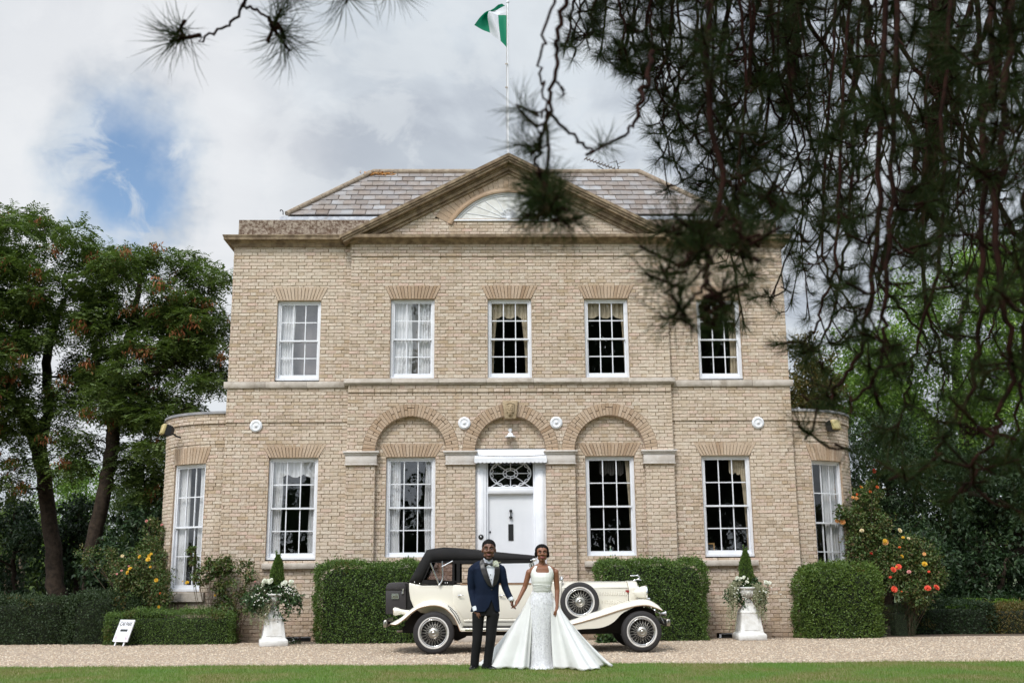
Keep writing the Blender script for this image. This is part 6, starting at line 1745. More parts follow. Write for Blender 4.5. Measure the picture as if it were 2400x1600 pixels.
def gx(px, Y): return float(at(px, 1500, Y)[0])
def hz(px, py, Y): return float(at(px, py, Y)[2])
GH = 'clipped hedges along the front of the house'
hedge('box_hedge', 'tall clipped box hedge behind the rear of the car, under the left arch', gx(734, 22.3), gx(985, 22.3), 22.28, 23.08, hz(850, 1316, 22.6), .27, m_box, group=GH)
hedge('box_hedge', 'tall clipped box hedge behind the bonnet of the car', gx(1400, 22.75), gx(1668, 22.3), 22.28, 23.05, hz(1530, 1310, 22.6), .30, m_box, group=GH)
hedge('box_hedge', 'rounded lighter green hedge at the right corner of the house, below the roses', gx(1856, 23.6), gx(2088, 22.6), 22.6, 24.0, hz(1960, 1321, 22.9), .42, m_box2, lf=(.03, .06), dens=2300, group=GH, wd=.62)
hedge('low_hedge', 'low clipped hedge behind the white board sign', gx(238, 22.5), gx(556, 22.9), 22.45, 23.15, hz(400, 1433, 22.5), .10, m_box, group=GH, lf=(.02, .038), dens=4200)
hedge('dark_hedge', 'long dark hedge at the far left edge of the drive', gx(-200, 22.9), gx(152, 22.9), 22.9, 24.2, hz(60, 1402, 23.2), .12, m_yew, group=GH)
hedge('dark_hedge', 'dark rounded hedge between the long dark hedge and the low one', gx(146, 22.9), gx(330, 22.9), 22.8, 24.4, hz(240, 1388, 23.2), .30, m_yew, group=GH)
hedge('yew_block', 'small dark block of hedge beside the rounded light green hedge', gx(2088, 23.4), gx(2146, 23.4), 23.3, 23.9, hz(2115, 1420, 23.5), .07, m_yew, group=GH, lf=(.012, .022), dens=4200)
hedge('low_hedge', 'low dark laurel hedge along the right side of the drive', gx(2140, 23.9), gx(2338, 23.9), 23.85, 24.9, hz(2250, 1412, 24.2), .10, m_shade, group=GH, lf=(.035, .065), dens=1500)
hedge('low_hedge', 'bronze-leaved low hedge at the far right edge', gx(2335, 23.9), gx(2520, 23.9), 23.8, 24.9, hz(2370, 1416, 24.2), .12, m_brownleaf, group=GH, lf=(.03, .05), dens=1500)

# ------------------------------------------------------------------ urns and their planting
def urn(px, py, Y, yaw, label, s=1.0):
    o = at(px, py, Y); o = np.array([o[0], Y, 0.0])
    t = thing('garden_urn', label, 'urn', tuple(o), 'white urns on pedestals')
    Rm = np.array(Matrix.Rotation(yaw, 3, 'Z'))
    def sq(h, z): return np.array([o + Rm @ np.array([x * h * s, y * h * s, 0]) + [0, 0, z * s] for x, y in ((-1, -1), (1, -1), (1, 1), (-1, 1))])
    b = MB()
    b.loft([sq(.285, .0), sq(.285, .10), sq(.275, .125), sq(.24, .145), sq(.235, .16), sq(.185, .52), sq(.19, .53), sq(.19, .56), sq(.175, .565), sq(.16, .60), sq(.115, .66), sq(.085, .72), sq(.082, .755), sq(.0, .757)], True, True, 0, False)
    me = bevelled(b, .006, 1); me.materials.append(m_wstone); link('pedestal', me, t)
    for k in range(4):
        Rk = Rm @ np.array(Matrix.Rotation(k * PI / 2, 3, 'Z')); q = []
        for x, z in ((-.16, .20), (.16, .20), (.125, .49), (-.125, .49)): q.append(o + Rk @ np.array([x * s, -(.235 - .05 * (z - .16) / .36 + .006) * s, 0]) + [0, 0, z * s])
        b = MB(); b.add(q, [(0, 1, 2, 3)]); part('pedestal_panel', b, m_wstone, t)
    b = MB(); b.lathe([(r * s, z * s) for r, z in ((.10, .755), (.105, .775), (.075, .79), (.06, .82), (.075, .845), (.11, .85), (.165, .875), (.20, .92), (.21, .97), (.205, 1.0), (.215, 1.01), (.245, 1.02), (.25, 1.045), (.215, 1.05), (.19, 1.03), (.05, 1.02))], (o[0], o[1], 0), 'z', 32)
    bl = part('bowl', b, m_wstone, t)
    b = MB()
    for i in range(20):
        a = i * 2 * PI / 20; b.tube(smoothpath([(o[0] + r * s * math.cos(a), o[1] + r * s * math.sin(a), z * s) for r, z in ((.118, .857), (.172, .882), (.207, .925), (.214, .97))], 6), .013 * s, 5)
    part('gadroons', b, m_wstone, bl)['kind'] = 'stuff'
    return t, o


def topiary(o, z0, h, r, label, off=(0, 0)):
    n = 5200; t = rng.uniform(0, 1, n) ** .9; a = rng.uniform(0, 2 * PI, n)
    pr = np.where(t < .28, .55 + .45 * np.sin(t / .28 * PI / 2), np.cos((t - .28) / .72 * PI / 2) ** .75 + .02)
    pr = pr * (1 + .10 * np.sin(a * 3 + t * 9)) * rng.uniform(.82, 1.06, n)
    P_ = np.stack([o[0] + off[0] + r * pr * np.cos(a), o[1] + off[1] + r * pr * np.sin(a), z0 + t * h], 1)
    d = nrm(np.stack([np.cos(a) * .5, np.sin(a) * .5, np.full(n, 1.0)], 1) + rdir(n) * .5)
    root = thing('topiary', label, 'topiary', (o[0], o[1], z0), 'flame-shaped evergreens in the urns')
    mb = MB(); leaves(mb, P_, d, rdir(n), rng.uniform(.025, .05, n), .013)
    for q in (-.03, .035):
        m_ = 90; tt_ = rng.uniform(.85, 1.14, m_); leaves(mb, np.stack([o[0] + off[0] + q + rng.normal(0, .012, m_), o[1] + rng.normal(0, .012, m_), z0 + tt_ * h - (.05 if q > 0 else 0)], 1), nrm(rdir(m_) * .4 + [0, 0, 1]), rdir(m_), .04, .012)
    part('foliage', mb, m_box, root)
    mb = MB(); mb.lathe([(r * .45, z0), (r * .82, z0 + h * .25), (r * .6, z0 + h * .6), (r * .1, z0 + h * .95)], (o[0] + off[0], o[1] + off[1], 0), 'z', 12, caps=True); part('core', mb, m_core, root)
    mb = MB(); mb.tube([(o[0], o[1], z0 - .05), (o[0] + off[0], o[1] + off[1], z0 + h * .5)], .012, 6); part('stem', mb, m_bark, root)


ROSES = {}
def bloom(name, P0, r, mt, parent, tilt=None):
    """an open rose, shared mesh per colour"""
    key = mt.name
    if key not in ROSES: ROSES[key] = [rose().mesh('bloom', mt) for _ in range(3)]
    d = nrm(np.array([rng.normal(0, .5), -1.0, rng.normal(.5, .4)]))
    R = Vector(d).to_track_quat('Z', 'Y').to_matrix()
    return part(name, ROSES[key][rng.integers(3)], None, parent, loc=tuple(P0), rot=R, scale=(r, r, r))


def trailing(o, z0, label, spec, cat='plant'):
    """spec: dict of sprays, silver strands and white blooms"""
    root = thing('trailing_plant', label, cat, (o[0], o[1], z0), 'plants spilling from the urns')
    iv = MB(); stt = MB()
    for (ang, reach, drop, n) in spec['ivy']:
        for _ in range(n):
            a = math.radians(ang) + rng.normal(0, .4); R_ = reach * rng.uniform(.45, 1.1); D_ = drop * rng.uniform(.2, 1.1)
            e = o + np.array([math.cos(a) * R_, math.sin(a) * R_ * .8, 0])
            path = smoothpath([o + [math.cos(a) * .05, math.sin(a) * .05, z0], (o + e) / 2 + [0, 0, z0 + .09 + rng.uniform(-.03, .07)], e + [0, 0, z0 - D_ * .45], e + [rng.normal(0, .03), 0, z0 - D_]], 16)
            stt.tube(path, .003, 4)
            m_ = 40; k = rng.uniform(.12, 1, m_) * 15; i0 = k.astype(int).clip(0, 14); f_ = (k - i0)[:, None]
            P_ = path[i0] * (1 - f_) + path[i0 + 1] * f_ + rng.normal(0, .026, (m_, 3))
            leaves(iv, P_, nrm(rdir(m_) + [math.cos(a) * .5, -.2, -.5]), rdir(m_) + [0, -.6, .8], rng.uniform(.045, .085, m_), rng.uniform(.026, .046, m_))
    part('ivy_foliage', iv, m_ivy, root); part('stems', stt, m_stem, root)
    sv = MB(); s2 = MB()
    for (px, py0, py1, Y, n, wd) in spec.get('silver', []):
        for _ in range(n):
            x = px + rng.normal(0, wd); l_ = rng.uniform(.4, 1.0)
            a_, c_ = at(x * .6 + spec['rim'][0] * .4, py0 - 8, Y + .10), at(x + rng.normal(0, wd * .5), py0 + (py1 - py0) * l_, Y)
            path = smoothpath([a_, at(x, py0 + 3, Y), (at(x, py0 + 3, Y) + c_) / 2 + rng.normal(0, .008, 3), c_], 18)
            s2.tube(path, .002, 3)
            m_ = int(60 * l_) + 8; k = rng.uniform(0, 1, m_) * 17; i0 = k.astype(int).clip(0, 16); f_ = (k - i0)[:, None]
            P_ = path[i0] * (1 - f_) + path[i0 + 1] * f_ + rng.normal(0, .007, (m_, 3))
            leaves(sv, P_, nrm(rdir(m_) + [0, -.6, -.3]), rdir(m_) + [0, -1, .3], rng.uniform(.022, .036, m_), rng.uniform(.018, .030, m_))
    if sv.n: part('silver_strands', sv, m_silver, root)['kind'] = 'stuff'; part('silver_stems', s2, m_silver, root)['kind'] = 'stuff'
    fl = MB()
    for (px, py, r, n, Y) in spec.get('tiny', []):
        P_ = np.array([at(px + rng.normal(0, r), py + rng.normal(0, r * .75), Y + rng.uniform(-.05, .05)) for _ in range(n)])
        leaves(fl, P_, rdir(n) * [1, .3, 1], np.tile([0, -1.0, .3], (n, 1)), .022, .020); leaves(fl, P_, rdir(n) * [1, .3, 1], np.tile([0, -1.0, .3], (n, 1)), .022, .020)
    if fl.n: part('small_flowers', fl, m_petal_w, root)['kind'] = 'stuff'
    for (px, py, r, Y) in spec.get('bloom', []):
        for _ in range(4): bloom('flower', at(px + rng.normal(0, 3.2), py + rng.normal(0, 2.2), Y + rng.normal(0, .02)), r * rng.uniform(.7, 1.05), m_petal_w, root)
    return root


t, o = urn(1757, 1498, 22.52, math.radians(2), 'white urn on a tapered pedestal beside the right-hand hedge, its bowl in view', 1.0)
zr = 1.04
topiary(o, zr, .74, .135, 'flame-shaped evergreen in the right-hand urn', (.0, .0))
trailing(o, zr, 'ivy, silver strands and white flowers spilling from the right-hand urn', dict(
    ivy=[(195, .36, .40, 16), (172, .40, .28, 12), (-15, .40, .44, 18), (12, .42, .32, 12), (-90, .15, .05, 3)], rim=(1757, 1371),
    silver=[(1718, 1370, 1480, 22.3, 20, 5), (1776, 1374, 1440, 22.27, 20, 7), (1790, 1380, 1460, 22.3, 14, 7)], tiny=[(1735, 1385, 12, 24, 22.25), (1800, 1390, 14, 14, 22.2)],
    bloom=[(1729, 1355, .035, 22.32), (1739, 1353, .032, 22.3), (1749, 1360, .03, 22.28), (1798, 1364, .045, 22.4)]))
t, o = urn(640, 1512, 21.95, math.radians(14), 'white urn on a square pedestal beside the left basement window, hidden in flowers', .95)
zr = 1.0
topiary(o, zr + .06, .68, .125, 'flame-shaped evergreen in the left-hand urn', (.03, .0))
trailing(o, zr + .02, 'dark leafy trailing plant dotted with tiny white flowers in the left-hand urn', dict(
    ivy=[(188, .58, .44, 34), (165, .52, .28, 20), (215, .46, .40, 22), (-20, .46, .50, 24), (15, .48, .36, 16), (-80, .22, .16, 10)], rim=(640, 1395),
    silver=[(622, 1420, 1478, 21.7, 6, 3), (606, 1425, 1500, 21.72, 4, 4), (590, 1420, 1470, 21.75, 2, 3)], tiny=[(608, 1396, 14, 22, 21.5), (640, 1398, 20, 8, 21.55), (674, 1382, 9, 26, 21.65), (690, 1405, 10, 8, 21.7)],
    bloom=[(620, 1362, .05, 21.75), (634, 1362, .055, 21.72), (664, 1366, .05, 21.8), (680, 1364, .04, 21.75)]))

# ------------------------------------------------------------------ rose bushes and other plants
def bush(name, label, cat, base, spots, mt, nleaf, lf, stems_mt=None, flowers=(), grp=None, spread=.5, wd=.55, stem_r=.008, seeds=None, droop=0.0):
    """base (px, Y); spots: (px, py, radius m, weight, Y)"""
    bx = at(base[0], 1500, base[1])[0]; root = thing(name, label, cat, (bx, base[1], 0.0), grp)
    st = MB(); lv = MB(); tot = sum(s_[3] for s_ in spots)
    for (px, py, r, w, Y) in spots:
        c = at(px, py, Y); k = max(2, int(5 * r / .25)); n = int(nleaf * w / tot)
        for _ in range(k):
            e = c + rng.normal(0, r * .5, 3); b0 = np.array([bx + rng.normal(0, .08), base[1] + rng.normal(0, .06), 0.0])
            mid = b0 * .45 + e * .55 + [rng.normal(0, .06), rng.normal(0, .05), .1]
            st.tube(smoothpath([b0, mid, e], 8), np.linspace(stem_r, stem_r * .35, 8), 5)
        nc = max(3, n // 26); cc = c + rdir(nc) * r * rng.uniform(.2, 1, (nc, 1)) ** .5 * [1, .8, 1]
        ix = rng.integers(0, nc, n); P_ = cc[ix] + rng.normal(0, r * .16 + .012, (n, 3)); P_[:, 2] = np.maximum(P_[:, 2], .03)
        lf = (lf[0], lf[1]); out = nrm(P_ - c); leaves(lv, P_, nrm(out * .6 + rdir(n) * .9 + [0, 0, -.25 - droop]), out * .5 + rdir(n) * .5 + [0, 0, .8], rng.uniform(*lf, n) * 1.35, rng.uniform(*lf, n) * wd * 1.4)
    part('stems', st, stems_mt or m_stem, root); part('foliage', lv, mt, root)
    for (px, py, r, Y, fm_) in flowers: bloom('bloom', at(px, py, Y), r, fm_, root)
    return root


A_, O_, Y_, R__, Cc, K__, Pk = m_apr, m_ora, m_yel, m_redp, m_cor, m_creamp, m_pink
Z2 = lambda x, y: (x * .35714, 1000 + y * .35714)       # pixel in the left garden detail
fl = [(*Z2(915, 851), .040, 22.7, Y_), (*Z2(972, 868), .052, 22.65, Y_), (*Z2(978, 845), .035, 22.7, Y_), (*Z2(853, 928), .042, 22.6, Y_), (*Z2(836, 955), .044, 22.55, Y_), (*Z2(1025, 1005), .042, 22.6, Y_), (*Z2(986, 917), .028, 22.7, Y_), (*Z2(803, 846), .036, 22.8, K__), (*Z2(992, 832), .03, 22.8, Y_), (*Z2(798, 942), .025, 22.6, Pk), (*Z2(767, 964), .022, 22.6, Pk), (*Z2(845, 912), .02, 22.6, Pk), (*Z2(1042, 1180), .032, 22.6, Y_), (*Z2(1050, 1090), .02, 22.6, O_)]
bush('rose_bush', 'rose bush with yellow blooms behind the low hedge at the left bow', 'rose bush', (345, 23.3), [(330, 1330, .38, 4, 23.2), (290, 1345, .30, 3, 23.2), (365, 1370, .36, 4, 23.1), (310, 1400, .36, 4, 23.2), (250, 1310, .26, 1.2, 23.4), (200, 1300, .2, .7, 23.4), (345, 1290, .26, 2, 23.4), (380, 1400, .22, 2, 23.0)], m_rose, 9500, (.028, .055), flowers=fl, grp='rose bushes by the house')
bush('climbing_rose', 'thin climbing rose with pink buds against the left edge of the bowed wall', 'climbing rose', (378, 24.2), [(375, 1245, .24, 2, 24.3), (365, 1280, .2, 2, 24.3), (384, 1310, .2, 2, 24.1), (350, 1235, .2, 1, 24.4), (380, 1350, .22, 2, 24.0)], m_rose, 2600, (.03, .055), flowers=[(*Z2(1062, 642), .035, 24.2, Pk), (*Z2(962, 617), .035, 24.3, Pk), (*Z2(985, 607), .025, 24.3, K__)], grp='rose bushes by the house')
bush('rose_bush', 'young green rose bush with one yellow bloom in front of the left bow window', 'rose bush', (492, 23.0), [(500, 1330, .20, 2.2, 23.0), (470, 1345, .18, 1.6, 22.95), (528, 1325, .17, 2.2, 23.0), (452, 1310, .09, .7, 22.9), (520, 1375, .17, 1.3, 23.0), (525, 1415, .18, 1.8, 23.0), (448, 1285, .06, .4, 22.9)], m_rose, 2700, (.035, .07), flowers=[(*Z2(1228, 1020), .040, 22.8, Y_), (*Z2(1200, 1012), .02, 22.8, Y_), (*Z2(1410, 1104), .024, 22.8, Y_)], grp='rose bushes by the house')
bush('rose_bush', 'sparse reddish rose bush between the left bow window and the urn', 'rose bush', (545, 22.9), [(575, 1330, .16, 1.5, 22.95), (560, 1375, .2, 1.4, 22.9), (590, 1345, .16, 1.2, 22.9), (570, 1420, .2, 1.0, 22.9), (540, 1440, .2, 1.0, 22.9)], m_rose, 1300, (.03, .06), flowers=[(584, 1352, .022, 22.8, Pk), (598, 1362, .02, 22.8, Pk)], grp='rose bushes by the house')
Z3 = lambda x, y: (1550 + x * .40816, 920 + y * .40816)
fl = [(*Z3(1040, 740), .07, 23.5, A_), (*Z3(1150, 790), .05, 23.4, K__), (*Z3(1120, 605), .045, 23.7, A_), (*Z3(1100, 600), .035, 23.7, A_), (*Z3(1124, 583), .03, 23.7, O_), (*Z3(1150, 543), .03, 23.8, Y_), (*Z3(1240, 541), .04, 23.8, O_), (*Z3(1200, 568), .035, 23.8, O_), (*Z3(1143, 540), .028, 23.8, O_), (*Z3(1205, 922), .035, 23.4, R__), (*Z3(1222, 449), .055, 24.2, R__), (*Z3(1010, 735), .05, 23.5, A_)]
bush('climbing_rose', 'leafy climbing rose with apricot blooms up the right bowed wall', 'climbing rose', (2030, 23.9), [(2025, 1175, .30, 3, 23.9), (2000, 1215, .28, 3, 23.7), (2050, 1225, .34, 4, 23.8), (2010, 1265, .32, 3, 23.6), (2060, 1275, .34, 3, 23.7), (2005, 1310, .28, 2, 23.6), (2070, 1320, .32, 3, 23.6), (1972, 1200, .14, 1, 23.5), (2045, 1150, .2, 1.5, 24)], m_rose, 8500, (.035, .065), flowers=fl, grp='rose bushes by the house')
fl = [(*Z3(1370, 790), .055, 23.3, K__), (*Z3(1288, 858), .065, 23.2, A_), (*Z3(1285, 850), .05, 23.18, Y_), (*Z3(1388, 830), .035, 23.3, Y_), (*Z3(1420, 835), .035, 23.3, K__), (*Z3(1368, 886), .03, 23.2, O_), (*Z3(1382, 938), .045, 23.1, Y_), (*Z3(1512, 982), .06, 23.1, Y_), (*Z3(1362, 998), .065, 22.95, Cc), (*Z3(1333, 1014), .065, 22.9, Cc), (*Z3(1422, 1027), .045, 23, Pk), (*Z3(1536, 1026), .03, 23, Cc), (*Z3(1315, 1058), .03, 22.9, Cc), (*Z3(1338, 1127), .07, 22.85, Cc), (*Z3(1530, 1120), .07, 22.9, Cc), (*Z3(1580, 1116), .07, 22.95, Cc), (*Z3(1510, 925), .04, 23.1, A_), (*Z3(1380, 1140), .02, 22.9, O_), (*Z3(1350, 1000), .02, 22.9, Y_)]
bush('rose_bush', 'rose bush with big coral and yellow blooms right of the rounded light green hedge', 'rose bush', (2130, 23.6), [(2120, 1290, .30, 3, 23.5), (2160, 1300, .30, 3, 23.5), (2100, 1330, .28, 3, 23.4), (2160, 1345, .36, 4, 23.4), (2110, 1370, .30, 3, 23.3), (2190, 1350, .26, 2, 23.4), (2150, 1390, .32, 3, 23.3), (2140, 1265, .2, 1, 23.5), (2185, 1310, .2, 1, 23.4)], m_rose, 8200, (.03, .06), flowers=fl, grp='rose bushes by the house')
bush('small_shrub', 'small leafy laurel shoots under the car beside the right hedge', 'shrub', (1425, 22.0), [(1425, 1492, .16, 1, 22.0), (1440, 1497, .14, 1, 21.95), (1412, 1502, .1, 1, 21.9)], m_ivy, 500, (.04, .07), flowers=[])
bush('small_plant', 'little white flowering plant at the foot of the left pedestal', 'plant', (690, 22.6), [(682, 1505, .07, 1, 22.4), (694, 1507, .06, 1, 22.4)], m_ivy, 140, (.02, .04), flowers=[(678, 1503, .018, 22.35, m_petal_w), (684, 1507, .018, 22.35, m_petal_w), (690, 1505, .016, 22.35, m_petal_w)])

# ------------------------------------------------------------------ the car park board
q = at(290, 1512, 22.2); sx, sy = float(q[0]), 22.2
t = thing('sign_board', 'white leaning board reading CAR PARK in front of the low hedge', 'sign', (sx, sy, 0))
al, ps = math.radians(22), math.radians(30)
M4 = Matrix.Translation((sx - .10, sy, 0)) @ Matrix.Rotation(-ps, 4, 'Z') @ Matrix.Rotation(-al, 4, 'X')
def sg_(nm, mb, mt, par=None):
    me = mb.mesh(nm, mt) if isinstance(mb, MB) else mb
    me.transform(M4); return link(nm, me, par or t)
m_sign = mat('sign_white', (0.70, 0.70, 0.74), 0.5)
b = MB(); b.box(-.20, .20, -.012, .0, .09, .53); bd_ = sg_('board', b, m_sign)
b = MB()
for a, c_, d_, e_ in ((-.208, -.19, .085, .535), (.19, .208, .085, .535), (-.19, .19, .085, .10), (-.19, .19, .52, .535)): b.box(a, c_, -.018, .004, d_, e_)
sg_('frame', b, m_white, bd_)
for x in (-.13, .11): b = MB(); b.box(x - .014, x + .014, .0, .02, .0, .4); sg_('leg', b, m_white)
fc_ = bpy.data.curves.new('lettering', 'FONT'); fc_.body = 'CAR PARK'; fc_.size = .115; fc_.align_x = 'CENTER'; fc_.extrude = .001; fc_.space_character = .92
fo_ = bpy.data.objects.new('tmp', fc_); COL.objects.link(fo_)
me = bpy.data.meshes.new_from_object(fo_.evaluated_get(bpy.context.evaluated_depsgraph_get())); bpy.data.objects.remove(fo_)
me.materials.clear(); me.materials.append(m_black)
me.transform(Matrix.Translation((0, -.014, .41)) @ Matrix.Rotation(PI / 2, 4, 'X') @ Matrix.Diagonal((.66, 1.0, 1, 1))); sg_('lettering', me, m_black, bd_)
b = MB(); b.box(-.10, .10, -.016, -.012, .295, .34); sg_('dark_strip', b, m_black, bd_)
b = MB(); n = 26; c_ = np.where(rng.uniform(0, 1, (n, 1)) < .5, [[-.15, -.0145, .16]], [[.15, -.0145, .17]]) + rng.normal(0, 1, (n, 3)) * [.018, 0, .03]
leaves(b, c_, rdir(n) * [1, .02, 1], np.tile([0, -1.0, 0], (n, 1)), .03, .016, 0, 0); sg_('printed_sprigs', b, mat('lilac_print', island=[(.35, .28, .38), (.55, .25, .35), (.40, .36, .42)], rough=.6), bd_)['kind'] = 'stuff'

# ------------------------------------------------------------------ trees
def tree(name, label, paths, clumps, leaf_mt, nleaf, lf, wd=.4, grp=None, frond=0, pods=0, base_r=.3, bark=None, droop=.3, flat=1.0, cat='tree', limb_k=.05):
    """paths: main stems as lists of (point, radius); clumps: (centre, radius). Limbs grow from the stems to every clump."""
    root = thing(name, label, cat, tuple(paths[0][0][0]), grp)
    tr = MB(); nodes = []
    for pth in paths:
        P_ = smoothpath([q[0] for q in pth], 24); R_ = np.interp(np.linspace(0, 1, 24), np.linspace(0, 1, len(pth)), [q[1] for q in pth])
        P_[1:-1] += rng.normal(0, .02, (22, 3))
        tr.tube(P_, R_, 10); nodes += [(p, r) for p, r in zip(P_[6:], R_[6:])]
    order = sorted(range(len(clumps)), key=lambda i: min(np.linalg.norm(clumps[i][0] - p) for p, _ in nodes))
    for i in order:
        c, r = clumps[i]; N_ = np.array([p for p, _ in nodes]); d = np.linalg.norm(N_ - c, axis=1) + np.maximum(0, N_[:, 2] - c[2]) * .8
        j = int(np.argmin(d)); s_, rs = nodes[j]
        rr = min(rs * .72, .012 + limb_k * np.linalg.norm(s_ - c) * .35 + r * .012)
        mid = (s_ + c) / 2 + rng.normal(0, .10, 3) * np.linalg.norm(s_ - c) + [0, 0, .08 * np.linalg.norm(s_ - c)]
        P_ = smoothpath([s_, mid, c], 10); R_ = np.linspace(rr, max(.008, rr * .3), 10); tr.tube(P_, R_, 6)
        nodes += [(p, q) for p, q in zip(P_[2:], R_[2:])]
        for _ in range(3):
            e = c + rdir(1)[0] * r * .9; tr.tube(smoothpath([c, (c + e) / 2 + rng.normal(0, .06, 3), e], 5), np.linspace(max(.006, rr * .28), .003, 5), 4)
    part('trunk', tr, bark or m_bark, root)
    vol = np.array([r ** 2.2 for _, r in clumps]); vol = vol / vol.sum(); lv = MB(); pd = MB()
    for (c, r), w in zip(clumps, vol):
        if frond:
            n = max(4, int(nleaf * w / frond)); q = rdir(n); P_ = c + q * (r * rng.uniform(.15, 1.0, (n, 1)) ** .6) * [1, 1, flat]
            ax = nrm(q * [1, 1, .35] + rdir(n) * .55 + [0, 0, -droop]); L_ = rng.uniform(.22, .42, n)
            up = nrm(rdir(n) * .5 + [0, 0, 1]); sd = nrm(np.cross(ax, up))
            for k in range(frond):
                f_ = (k // 2 + 1) / (frond / 2 + .5); s_ = 1 if k % 2 else -1
                base = P_ + ax * (L_ * f_)[:, None] + np.array([0, 0, -.10]) * (f_ ** 2) * L_[:, None] * 2
                leaves(lv, base, nrm(sd * s_ + ax * .35 + rdir(n) * .2 + [0, 0, -.15]), up + rdir(n) * .3, rng.uniform(*lf, n), rng.uniform(*lf, n) * wd)
        else:
            n = int(nleaf * w); nc = max(3, n // 30); q = rdir(nc); cc = c + q * (r * rng.uniform(.25, 1.0, (nc, 1)) ** .6) * [1, 1, flat]
            ix = rng.integers(0, nc, n); P_ = cc[ix] + rng.normal(0, r * .13 + .02, (n, 3))
            leaves(lv, P_, nrm(rdir(n) + nrm(P_ - c) * .5 + [0, 0, -droop]), rdir(n) * .6 + [0, 0, .8], rng.uniform(*lf, n), rng.uniform(*lf, n) * wd)
        if pods and rng.uniform() < .4:
            n = pods; c0 = c + nrm(rdir(1)[0] * [1, .3, .5] + [0, -.9, -.1]) * r * .9; P_ = c0 + rng.normal(0, .10, (n, 3)) * [1.1, 1, .9]
            leaves(pd, P_, nrm(rdir(n) * .5 + [0, 0, -1]), rdir(n), rng.uniform(.10, .17, n), .04)
    part('crown', lv, leaf_mt, root)
    if pd.n: part('seed_pods', pd, m_pod, root)['kind'] = 'stuff'
    return root


def fill(poly, Y0, Y1, n, r0, r1, dens=None):
    """clump centres inside a pixel outline, spread over a range of depths"""
    xs_, ys_ = [q[0] for q in poly], [q[1] for q in poly]; out = []; tries = 0
    while len(out) < n and tries < n * 60:
        tries += 1; x, y = rng.uniform(min(xs_), max(xs_)), rng.uniform(min(ys_), max(ys_))
        if not inpoly(x, y, poly): continue
        Y = rng.uniform(Y0, Y1); c = at(x, y, Y)
        if any(np.linalg.norm((c - o_[0]) * [1, .6, 1.2]) < r0 * .75 for o_ in out): continue
        out.append((c, rng.uniform(r0, r1)))
    return out


def T(px, py, Y, r): return (at(px, py, Y), r)
YT = 28.5
p1 = [T(135, 1520, YT, .27), T(132, 1400, YT, .235), T(120, 1250, YT, .20), T(102, 1120, YT, .19), T(90, 1045, YT, .195)]
p1a = [T(90, 1050, YT, .18), T(60, 980, YT - .2, .20), T(20, 920, YT - .6, .11), T(-60, 830, YT - 1, .08)]
p1b = [T(95, 1045, YT, .16), T(115, 950, YT + .3, .13), T(110, 830, YT + .6, .12), T(150, 700, YT + .8, .07)]
cl = fill([(-160, 560), (0, 500), (90, 500), (190, 545), (250, 600), (250, 760), (215, 900), (150, 990), (60, 990), (-40, 1050), (-180, 1000)], YT - 1.6, YT + 1.2, 92, .3, .62)
cl += fill([(-110, 640), (50, 620), (40, 960), (-110, 980)], YT - 2.2, YT - .4, 16, .3, .55)
cl += fill([(-140, 560), (90, 520), (130, 700), (60, 1000), (-140, 1000)], YT - 1.8, YT + .6, 30, .3, .6)
cl += [(at(x, y, YT - 1), .45) for x, y in ((20, 1060), (60, 1085), (150, 1050), (10, 1110), (40, 1020), (130, 1010), (180, 1020), (-20, 1000), (160, 1100), (30, 1140))]
tree('robinia_tree', 'tall feathery-leaved tree at the left edge, left one of the two trunks', [p1, p1a, p1b], cl, m_rob, 128000, (.08, .135), .44, 'tall trees left of the house', frond=10, pods=44, droop=.3, flat=.5)
YU = 27.6
p2 = [T(208, 1520, YU, .235), T(210, 1400, YU, .205), T(218, 1280, YU, .185), T(243, 1160, YU, .18), T(262, 1060, YU, .175), T(268, 960, YU, .16)]
p2a = [T(268, 965, YU, .18), T(262, 900, YU, .16), T(285, 840, YU, .13), T(310, 760, YU + .2, .10), T(330, 640, YU + .2, .05)]
p2b = [T(266, 950, YU, .17), T(300, 905, YU - .4, .14), T(340, 880, YU - .6, .10), T(430, 840, YU - .6, .05)]
p2c = [T(262, 1000, YU, .12), T(240, 900, YU + .4, .10), T(215, 800, YU + .5, .06)]
cl = fill([(210, 590), (280, 560), (380, 575), (470, 600), (525, 640), (535, 700), (530, 850), (515, 930), (455, 960), (400, 985), (370, 1060), (330, 1010), (240, 960), (190, 880), (200, 700)], YU - 1.2, YU + 1.5, 100, .28, .58)
cl += [(at(x, y, YU), .42) for x, y in ((330, 1080), (360, 1110), (300, 1120), (350, 1160), (180, 1080), (375, 1030), (310, 1040), (350, 1060), (290, 1080), (200, 1040), (340, 1130), (370, 1150))]
tree('robinia_tree', 'tall feathery-leaved tree nearest the house wall, right one of the two trunks', [p2, p2a, p2b, p2c], cl, m_rob, 105000, (.08, .135), .44, 'tall trees left of the house', frond=10, pods=44, droop=.3, flat=.5)

